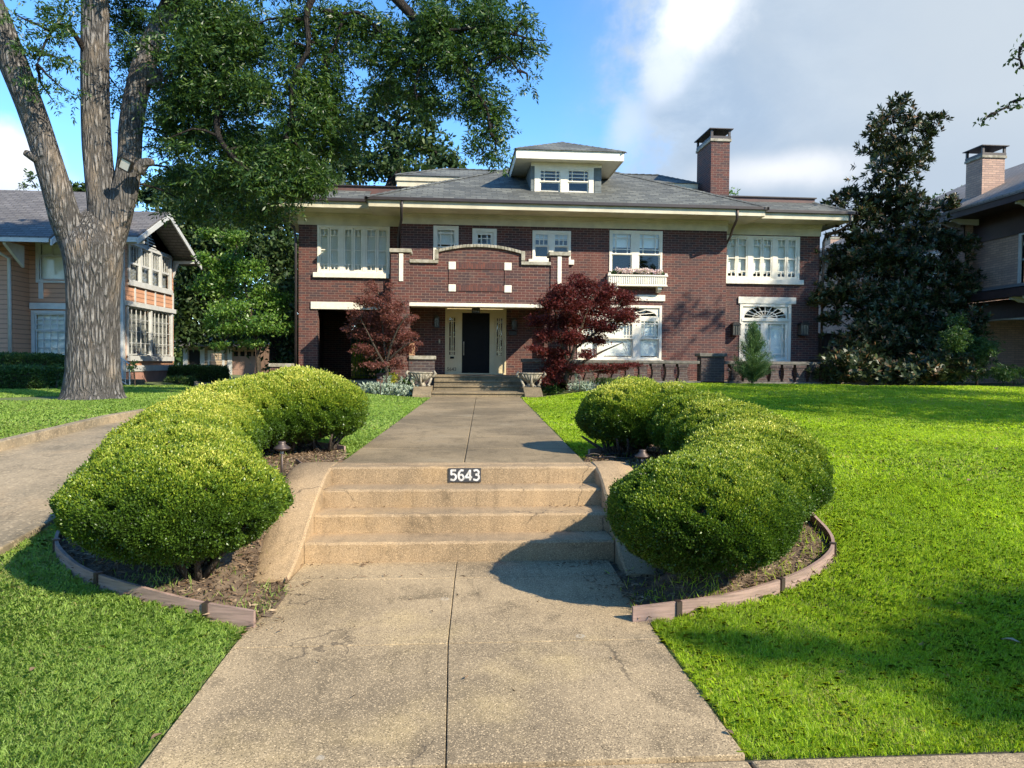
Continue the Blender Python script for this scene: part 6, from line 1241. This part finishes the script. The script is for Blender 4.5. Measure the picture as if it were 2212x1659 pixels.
# woods behind the left side
tree('oak_tree', 'dark oak behind the roof left of the dormer, seen through hanging branches', 'tree', [(830, 640, 16), (832, 500, 15), (840, 420, 13), (860, 350, 10), (850, 280, 7)], 41,
     [(850, 200, 60, 30), (800, 250, 60, 45), (760, 300, 55, 50), (900, 240, 55, 40), (870, 310, 70, 50), (930, 320, 55, 45), (800, 360, 80, 40), (960, 345, 35, 22), (985, 360, 28, 14), (740, 370, 50, 35), (880, 370, 70, 30), (720, 240, 40, 50), (930, 270, 25, 20)], OAK, .30, .14, 3.8, twig_r=.14, tight=.36, subd=120)
tree('oak_tree', 'dense dark tree filling the gap between the two left houses, farther back', 'tree', [(600, 820, 20), (600, 600, 17), (590, 420, 12)], 37,
     [(560, 340, 80, 60), (640, 350, 50, 60), (620, 440, 60, 60), (540, 430, 80, 60), (460, 420, 70, 60), (400, 400, 50, 50), (400, 480, 60, 50), (600, 540, 60, 60), (500, 520, 80, 60), (610, 640, 50, 60), (560, 700, 60, 50), (680, 360, 40, 45), (470, 600, 60, 60), (410, 560, 50, 60), (640, 740, 40, 60), (420, 650, 60, 50), (480, 700, 60, 40), (395, 720, 40, 30), (700, 400, 30, 30), (620, 790, 40, 30)], OAK, .26, .12, 7.5, twig_r=.12, tight=.62, subd=150)
tree('oak_tree', 'dark tree rising behind the grey roof of the peach house', 'tree', [(330, 760, 10), (335, 600, 9), (340, 460, 6)], 46, [(340, 410, 45, 40), (390, 440, 45, 45), (310, 430, 30, 25), (180, 410, 24, 22), (430, 500, 40, 50), (395, 590, 30, 60), (385, 680, 25, 50)], OAK, .3, .15, 6, twig_r=.1, tight=.36)
tree('distant_tree', 'thin pale green tree above the roof at the far left', 'tree', [(60, 760, 5), (60, 600, 4), (60, 440, 2)], 60, [(62, 385, 16, 22), (50, 405, 20, 12), (78, 405, 12, 10)], OAK, .3, .12, .8, twig_r=.06)
tree('distant_tree', 'dark leafy tree behind the roof and chimney of the tan brick house', 'tree', [(2060, 760, 8), (2060, 600, 6), (2060, 440, 4)], 52, [(2040, 430, 45, 25), (2085, 425, 25, 18), (2000, 470, 50, 30), (2090, 455, 20, 20)], OAK, .3, .14, 1.3, twig_r=.08)
tree('distant_tree', 'small yellow-green treetop just right of the tall brick chimney', 'tree', [(1583, 700, 4), (1583, 550, 3), (1583, 430, 2)], 55, [(1580, 412, 14, 8), (1588, 418, 10, 7)], HOLLY, .25, .12, 1.2, twig_r=.03)
tree('distant_tree', 'light green treetop beside the small far chimney', 'tree', [(1838, 760, 4), (1838, 620, 3), (1840, 530, 2)], 58, [(1840, 508, 22, 14), (1855, 520, 20, 14), (1790, 545, 12, 8), (1785, 560, 10, 8)], HOLLY, .25, .12, 1.2, twig_r=.03)
tree('magnolia_tree', 'tall dark magnolia with glossy leaves right of the brick house', 'tree', [(1945, 838, 14), (1942, 760, 12), (1938, 600, 9), (1940, 450, 6), (1935, 300, 3)], 26.3,
     [(1942, 225, 16, 20), (1930, 265, 34, 26), (1895, 292, 24, 18), (1975, 268, 18, 18), (2020, 258, 22, 12), (2002, 290, 16, 20), (1935, 315, 55, 32), (1992, 335, 14, 26), (1930, 370, 60, 34), (1945, 425, 48, 32), (1885, 440, 36, 22), (1838, 418, 18, 14), (1815, 445, 30, 18), (1845, 475, 48, 24), (1925, 475, 60, 34), (2000, 462, 28, 14), (2040, 445, 30, 14), (2070, 455, 26, 12), (1850, 515, 45, 22), (1980, 520, 60, 30), (1925, 540, 70, 34), (2050, 530, 45, 24), (1860, 560, 60, 30), (1815, 585, 36, 24), (1950, 590, 80, 38), (2040, 585, 50, 32), (1835, 630, 60, 34), (1930, 650, 80, 40), (2040, 640, 55, 34), (2095, 605, 22, 10), (1790, 645, 36, 20, 25.4), (1760, 655, 18, 8, 25.2), (1890, 690, 50, 32), (1950, 710, 80, 40), (2045, 700, 50, 36), (1890, 750, 50, 36), (1965, 765, 80, 40), (2050, 760, 50, 40), (1870, 720, 50, 34, 24.8), (1838, 775, 50, 26, 24.0), (1925, 745, 70, 40, 24.6), (2060, 740, 55, 50, 24.6), (2085, 700, 30, 30, 25), (1800, 690, 26, 16, 25.2), (1860, 790, 60, 28, 23.0), (1950, 800, 80, 26, 22.8), (2040, 800, 60, 28, 22.8), (1800, 795, 40, 18, 22.7), (1835, 812, 50, 16, 22.7), (1990, 815, 60, 14, 22.6)], MAG, .20, .085, 8.0, bark=BARKS, spray='rosette', twig_r=.04, tight=.66, subd=150)
tree('feathery_shrub', 'loose green feathery shrub in front of the dark porch at the right', 'shrub', [(2110, 840, 4), (2108, 800, 3), (2100, 760, 2)], 22.8, [(2045, 720, 36, 34), (2090, 730, 40, 34), (2130, 760, 40, 34), (2080, 790, 60, 34), (2150, 800, 40, 26), (2040, 790, 40, 34), (2070, 690, 20, 16)], SHRUB, .09, .03, 3.6, bark=BARKS, spray='pinnate', twig_r=.015)
tree('low_shrub', 'low dark shrub at the right edge below the tan brick column', 'shrub', [(2190, 842, 3), (2190, 820, 2)], 23.2, [(2185, 812, 30, 22), (2215, 800, 26, 26)], SHRUB, .08, .03, 1.5, bark=BARKS, spray='pinnate', twig_r=.012)
# maples by the porch
def starleaf(p, D, s):
    N_ = rdir(len(p), .4); out = []
    sd = unit(np.cross(D, N_))
    for a, k in ((0, 1), (.75, .8), (-.75, .8), (1.45, .5), (-1.45, .5)): d = unit(D*math.cos(a)+sd*math.sin(a)); out.append(leaves(p, d, s*k, s*k*.3, Nn=N_, fold=.1))
    return np.concatenate(out)
def maple(label, stems, Y, blobs, mat, dens, s, dY):
    b0 = P3(stems[0][0][0], stems[0][0][1], Y); t = thing('japanese_maple', label, 'tree', b0, 'purple-leaved maples beside the porch'); src = []
    o, L, q = limb('trunk', stems[0], Y, Y, BARKS, t, 8, .05); src += list(L)
    for st_ in stems[1:]: o, L, q = limb('branch', st_, Y, Y+random.uniform(-.6, .6), BARKS, t, 7, .05); src += list(L)
    VV = []; CC = []
    for bl in blobs:
        px, py, rx, ry = bl[:4]; Yb = Y+random.uniform(-.7, .7); sc = pxm(px, py, Yb); n = int(rx*ry*sc*sc*dens*(bl[4] if len(bl) > 4 else 1)); p, c = blobpts(px, py, rx, ry, Yb, n, dY, sub=max(6, int(rx*ry/45)), tight=.46); CC.append(c); VV.append(starleaf(p, unit(rdir(n)*np.array([1, 1, .5])+np.array([0, 0, -.25])), s*(.7+.6*rng.random(n))[:, None][:, 0]))
    V = np.concatenate(VV); n5 = len(V)//4; meshnp('foliage', V, 4, mat, t, rng.random(n5)); m = MB(); twigs(m, src, CC, .012, bend=.12); twigs(m, src, [c+Vector((random.uniform(-.3, .3), random.uniform(-.3, .3), random.uniform(-.1, .2))) for c in CC for _ in range(3)], .008, bend=.15); m.build('twigs', BARKS, t, smooth=True)
maple('dark crimson japanese maple with spreading layered branches right of the porch', [[(1222, 828, 6), (1226, 800, 5.5), (1233, 775, 5)], [(1233, 778, 4.5), (1245, 740, 3.5), (1262, 690, 2.5), (1280, 640, 1.5)], [(1230, 790, 4), (1215, 750, 3), (1205, 700, 2), (1195, 660, 1.2)], [(1226, 805, 4), (1255, 785, 3), (1300, 760, 2.2), (1345, 740, 1.2)], [(1240, 755, 3), (1290, 715, 2.2), (1330, 680, 1.2)], [(1224, 810, 3), (1290, 800, 2), (1350, 795, 1)], [(1233, 770, 2.5), (1228, 700, 2), (1240, 640, 1.2)]], 21.4,
      [(1242, 608, 18, 14), (1215, 632, 30, 20), (1262, 622, 30, 20), (1310, 630, 34, 22), (1350, 650, 30, 20), (1190, 655, 30, 20), (1235, 655, 40, 24), (1290, 660, 42, 26), (1340, 680, 36, 22), (1168, 690, 30, 18), (1212, 690, 38, 22), (1262, 695, 42, 24), (1308, 705, 30, 18), (1358, 680, 18, 10), (1185, 725, 30, 18), (1232, 730, 36, 18), (1280, 735, 30, 16), (1165, 752, 22, 12), (1205, 760, 30, 18), (1262, 765, 26, 12, .7), (1195, 792, 32, 20), (1245, 795, 26, 14, .6), (1300, 795, 40, 12), (1350, 790, 32, 9), (1190, 818, 26, 14)], MAPLE, 12500, .064, .6)
maple('brownish red japanese maple with thin crown left of the porch', [[(833, 828, 5), (836, 805, 4.5), (832, 785, 4)], [(832, 790, 3.5), (815, 760, 2.5), (795, 720, 1.8), (780, 690, 1)], [(834, 785, 3.5), (845, 745, 2.5), (862, 705, 1.8), (880, 680, 1)], [(833, 770, 3), (828, 720, 2), (822, 660, 1.2), (815, 620, .8)], [(836, 780, 2.5), (870, 750, 1.8), (900, 735, 1)]], 21.8,
      [(805, 625, 16, 18, .7), (840, 628, 14, 18, .6), (790, 655, 26, 18, .8), (828, 655, 28, 20, .9), (866, 662, 18, 18, .8), (770, 685, 28, 16), (810, 690, 34, 20), (855, 692, 30, 20), (892, 690, 14, 14, .7), (758, 710, 18, 10), (790, 722, 34, 18), (835, 725, 36, 20), (878, 725, 28, 18), (905, 738, 12, 7, .6), (780, 752, 28, 14, .8), (825, 758, 36, 18), (870, 755, 28, 16), (810, 785, 26, 12, .6), (852, 785, 28, 14, .8)], MAPLE2, 9500, .058, .5)
# juniper: feathery upswept branchlets
c = P3(1625, 829, 22.3); t = thing('juniper', 'young conical juniper standing before the balustrade', 'shrub', c); VV = []
for k in range(190):
    z0_ = random.random()**1.15*1.45; a = random.random()*6.283; r_ = float(np.interp(z0_, [0, .2, .6, 1.1, 1.45], [.50, .60, .47, .27, .10]))*random.uniform(.75, 1.12); ln = 130; f = rng.random(ln)
    end = np.array([math.cos(a)*r_, math.sin(a)*r_, .12+.28*random.random()]); pp = np.array([c.x, c.y, c.z+.04+z0_])+end*f[:, None]*np.array([1, 1, 1])+np.stack([np.zeros(ln), np.zeros(ln), .10*f**2], 1)+rng.normal(size=(ln, 3))*.032; D = unit(np.tile(end, (ln, 1))+np.array([0, 0, .25])+rng.normal(size=(ln, 3))*.16); VV.append(leaves(pp, D, .05+.06*rng.random(ln), .010, fold=.2))
f = rng.random(700); pp = np.array(c)+np.stack([rng.normal(size=700)*.045, rng.normal(size=700)*.045, .9+f*1.0], 1); VV.append(leaves(pp, unit(np.array([0, 0, 1.])+rng.normal(size=(700, 3))*.35), .08, .012)); V = np.concatenate(VV); meshnp('foliage', V, 4, JUN, t, rng.random(len(V)//4))
m = MB(); m.tube([c, c+Vector((0, 0, 1.6))], [.04, .008], 6); m.build('trunk', BARKS, t)
# clipped hedges and small plants at the left
def clipped(name, label, x0, x1, y0, y1, z0, z1, mat, leaf, dens, cat='hedge', rnd_=.12):
    t = thing(name, label, cat, ((x0+x1)/2, (y0+y1)/2, z0)); lx, ly, lz = x1-x0, y1-y0, z1-z0; areas = np.array([lx*ly, lx*lz, lx*lz, ly*lz, ly*lz]); n = int(areas.sum()*dens); f = rng.choice(5, n, p=areas/areas.sum()); u = rng.random(n); v = rng.random(n)
    P = np.stack([x0+u*lx, y0+v*ly, np.full(n, z1)], 1); N_ = np.tile([0., 0., 1.], (n, 1))
    for k, (nn) in ((1, (0, -1, 0)), (2, (0, 1, 0))): s = f == k; P[s] = np.stack([x0+u[s]*lx, np.full(s.sum(), y0 if k == 1 else y1), z0+v[s]*lz], 1); N_[s] = nn
    for k, (nn) in ((3, (-1, 0, 0)), (4, (1, 0, 0))): s = f == k; P[s] = np.stack([np.full(s.sum(), x0 if k == 3 else x1), y0+u[s]*ly, z0+v[s]*lz], 1); N_[s] = nn
    C_ = np.array([(x0+x1)/2, (y0+y1)/2, (z0+z1)/2]); q = (P-C_)/np.array([lx/2, ly/2, lz/2]); rl = np.linalg.norm(q, axis=1); shr = np.clip(rl-1.05, 0, 1)*rnd_; P = C_+(P-C_)*(1-shr)[:, None]
    P += rng.normal(size=P.shape)*.035-N_*(rng.random((n, 1))**2*.12); D = unit(N_*.8+rng.normal(size=P.shape)*.6+np.array([0, 0, .3])); L_ = leaf*(.6+.7*rng.random(n)); meshnp('foliage', leaves(P, D, L_, L_*.5), 4, mat, t, rng.random(n))
    m = MB(); i = .12; m.box(x0+i, x1-i, y0+i, y1-i, z0-.05, z1-i); m.build('twig_core', BARKS, t); return t
xh0, xh1 = PX(-60, 23, 790), PX(133, 23, 790)
clipped('clipped_hedge', 'upper clipped green hedge under the windows of the peach house', PX(-80, 25, 780), PX(134, 25, 780), 24.4, 25.6, 0, PZ(60, 767, 24.6), SHRUB, .06, 2600)
clipped('clipped_hedge', 'lower clipped hedge in front of the taller one at the left edge', PX(-80, 22.4, 820), PX(112, 22.4, 820), 21.9, 23.0, .02, PZ(60, 795, 22.1), SHRUB, .06, 2800)
clipped('clipped_hedge', 'dark clipped hedge between the peach house and the garage', PX(371, 33, 810), PX(487, 33, 810), 32.4, 33.6, -.05, PZ(430, 793, 32.5), SHRUB, .07, 2200)
clipped('low_shrub', 'low rounded shrub at the corner of the peach house', PX(364, 30, 825), PX(415, 30, 825), 29.5, 30.6, -.05, PZ(390, 816, 29.8), SHRUB, .06, 2200, 'shrub', .3)
tree('sapling', 'thin sapling with a small leafy top beside the white handrail', 'sapling', [(291, 845, 2), (291, 820, 1.8), (289, 800, 1.5)], 25.0, [(289, 788, 14, 13), (283, 797, 8, 8)], SHRUB, .09, .045, 1.5, bark=BARKS, twig_r=.01)
tree('loose_shrub', 'loose green shrub between the low hedge and the big trunk', 'shrub', [(122, 850, 3), (122, 830, 2)], 22.2, [(120, 828, 22, 20), (108, 840, 20, 12), (126, 800, 14, 14)], SHRUB, .08, .04, 1.3, bark=BARKS, twig_r=.01)
def plant(name, label, cat, px, py, Y, w_, h, n, mat, leaf, lw, up, spikes=0, group=None):
    c = P3(px, py, Y); c.z = gz(c.x, c.y); t = thing(name, label, cat, c, group); P = np.array(c)+np.stack([rng.normal(size=n)*w_*.45, rng.normal(size=n)*w_*.35, rng.random(n)**1.5*h], 1); D = rdir(n, up); L_ = leaf*(.6+.8*rng.random(n)); VV = [leaves(P, D, L_, L_*lw/leaf)]
    for k in range(spikes):
        b_ = np.array(c)+np.array([random.uniform(-w_, w_)*.8, random.uniform(-w_, w_)*.4, h*.5]); m_ = 60; Z_ = rng.random(m_)*.38; VV.append(leaves(b_+np.stack([Z_*.15+rng.normal(size=m_)*.015, rng.normal(size=m_)*.015, Z_], 1), rdir(m_, .6), .05, .022))
    V = np.concatenate(VV); meshnp('leaves', V, 4, mat, t, rng.random(len(V)//4)); return t
G_ = 'silver-leaved plants in the left bed'
for px, w_, lab in ((806, .28, 'small silver-leaved plant farthest left in the bed before the side porch'), (835, .42, 'silver-leaved clump with pale flower spikes under the brownish maple'), (868, .36, 'silver-leaved clump close to the left stone urn')): plant('silver_plant', lab, 'plant', px, 835, 21.2, w_, .22, 900, SILVER, .12, .04, .7, 4 if px > 810 else 0, G_)
plant('leafy_plant', 'green broad-leaved plant crowding against the left stone urn', 'plant', 880, 830, 21.6, .22, .42, 420, SHRUB, .16, .06, .5); plant('golden_plant', 'yellow-green plant at the foot of the brownish maple', 'plant', 848, 815, 22.3, .18, .55, 420, YELLOWG, .08, .04, .4)
plant('leafy_plant', 'grey-green plant under the dark red maple', 'plant', 1262, 832, 21.2, .4, .2, 700, SILVER, .09, .03, .6, 2); plant('leafy_plant', 'small green plant between the right urn and the dark red maple', 'plant', 1190, 828, 21.6, .3, .3, 600, SHRUB, .10, .04, .5); plant('leafy_plant', 'low green plants at the foot of the balustrade', 'plant', 1310, 828, 22.2, .6, .18, 700, SHRUB, .09, .03, .6)
for k, (px, lab) in enumerate(((775, 'golden shrub seen through the iron gate'), (800, 'golden shrub behind the right half of the iron gate'))): plant('golden_shrub', lab, 'shrub', px, 800, 33.5+k*.5, .8, 1.7, 1500, YELLOWG if k == 0 else HOLLY, .14, .07, .2)
tree('garden_tree', 'leafy tree in the back garden seen through the side porch', 'tree', [(790, 800, 4), (790, 740, 3)], 36, [(780, 715, 40, 30), (820, 730, 40, 40), (765, 760, 30, 30), (800, 690, 50, 30), (800, 760, 50, 30)], OAK, .2, .1, 8.0)
# grass-green bed strip under the plants
# ---------------------------------------------------------------- trees standing right of the frame; they reach into it and shade lawn and facade
def offtree(label, base, crown, mat=OAK, extra=(), n0=1.0, h=8, leaf=.22):
    t = thing('street_tree', label, 'tree', base, 'trees standing along the right side'); B0 = Vector(base); m = MB(); top = Vector((base[0], base[1], h)); m.tube([B0-Vector((0, 0, .2)), B0+Vector((.05, 0, h*.4)), top], [.32, .26, .15], 14, .04); m.build('trunk', BARK, t, smooth=True); src = [B0+Vector((0, 0, h*f)) for f in (.5, .6, .7, .8, .9, 1)]; VV = []; m = MB(); CC = []
    for (cx_, cy_, cz_, rx, ry, rz, dn) in crown:
        n = int(rx*ry*420*dn*n0*(.22/leaf)**2); k = max(6, int(rx*ry*2.2)); cc = rdir(k)*(.3+.7*rng.random((k, 1))**.5); CC += [Vector((cx_+a[0]*rx, cy_+a[1]*ry, cz_+a[2]*rz)) for a in cc]; idx = rng.integers(0, k, n); p = np.array([cx_, cy_, cz_])+(cc[idx]*.85+rng.normal(size=(n, 3))*.14)*np.array([rx, ry, rz]); l_ = leaf*(.6+.8*rng.random(n)); VV.append(leaves(p, rdir(n), l_, l_*.45))
    for (px, py, rx, ry, Y) in extra:
        s = pxm(px, py, Y); n = int(rx*ry*s*s*1500); p, c = blobpts(px, py, rx, ry, Y, n, None, sub=7, tight=.3); VV.append(leaves(p, rdir(n), .085, .045)); CC.append(c)
    V = np.concatenate(VV); meshnp('crown', V, 4, mat, t, rng.random(len(V)//4)); s2 = list(src)
    for c in sorted(CC, key=lambda c: (c-top).length): twigs(m, s2, [c], .05 if c.y > 100 else .03); s2.append(c)
    m.build('branches', BARK2, t, smooth=True); return t
offtree('oak whose leafy twigs hang in at the upper right corner', (18.5, 9, .0), [(17.5, 8.2, 8.3, 5.2, 4.2, 2.2, 1.0), (21, 11, 9.5, 4, 3, 2, .7), (14.6, 8, 7.4, 2, 1.6, .9, .8)], OAK, [(2125, 262, 20, 9, 12), (2150, 245, 22, 9, 12), (2178, 232, 22, 12, 12), (2205, 215, 22, 12, 12.), (2235, 190, 30, 18, 12), (2188, 125, 20, 14, 12), (2205, 100, 14, 14, 12), (2230, 80, 30, 18, 12), (2208, 145, 16, 10, 12), (2270, 140, 40, 30, 12)])
offtree('oak farther back along the right side lot, out past the magnolia', (23.5, 15.5, .1), [(28, 14.5, 12.5, 4.4, 3.6, 3.6, 1.0), (28.5, 13.5, 16.5, 4.0, 3.4, 2.6, 1.0), (26.5, 18, 11, 3.5, 3.5, 2.6, .8), (18.4, 15.6, 11.4, 1.8, 1.6, 1.5, .45)], OAK, h=9)
offtree('young oak near the street, right of the sidewalk, shading the near lawn', (12.0, -3.6, -.66), [(10.9, -2.95, 6.1, 2.3, 1.0, .8, 1.0), (12.6, -3.6, 7.2, 2.2, 1.2, 1.2, 1.0), (10.2, -3.2, 6.6, 1.6, .8, .6, .8)], OAK, h=6, leaf=.14, n0=.75)

# far-off wood closing the horizon all round
VV = []; n = 90000; a = rng.random(n)*2*np.pi; ang = np.degrees(np.arctan2(np.sin(a), np.cos(a))); az = np.degrees(a); dev = (az-4.57+180) % 360-180
H = np.where(np.abs(dev) > 44, 13+3*np.sin(az*.3)+2*np.sin(az*.9), 4.2+1.2*np.sin(az*1.3)); H = np.where((dev > -24) & (dev < -13), 12+1.5*np.sin(az*2.1), H); H = np.where((dev <= -24) & (dev > -44), 3.6, H)
rad = 66+rng.random(n)*7+1.5*np.sin(az*2.7); z = rng.random(n)**.85*H*(1+.12*np.sin(az*3.3)+.08*np.sin(az*7.1)); P = np.stack([np.sin(a)*rad, np.cos(a)*rad, z], 1); V = leaves(P, rdir(n), .75*(.6+.8*rng.random(n)), .42, fold=.2); o = meshnp('far_wood', V, 4, OAK, None, rng.random(n)); tag(o, 'far-off wood closing the view between the houses', 'trees', kind='stuff')
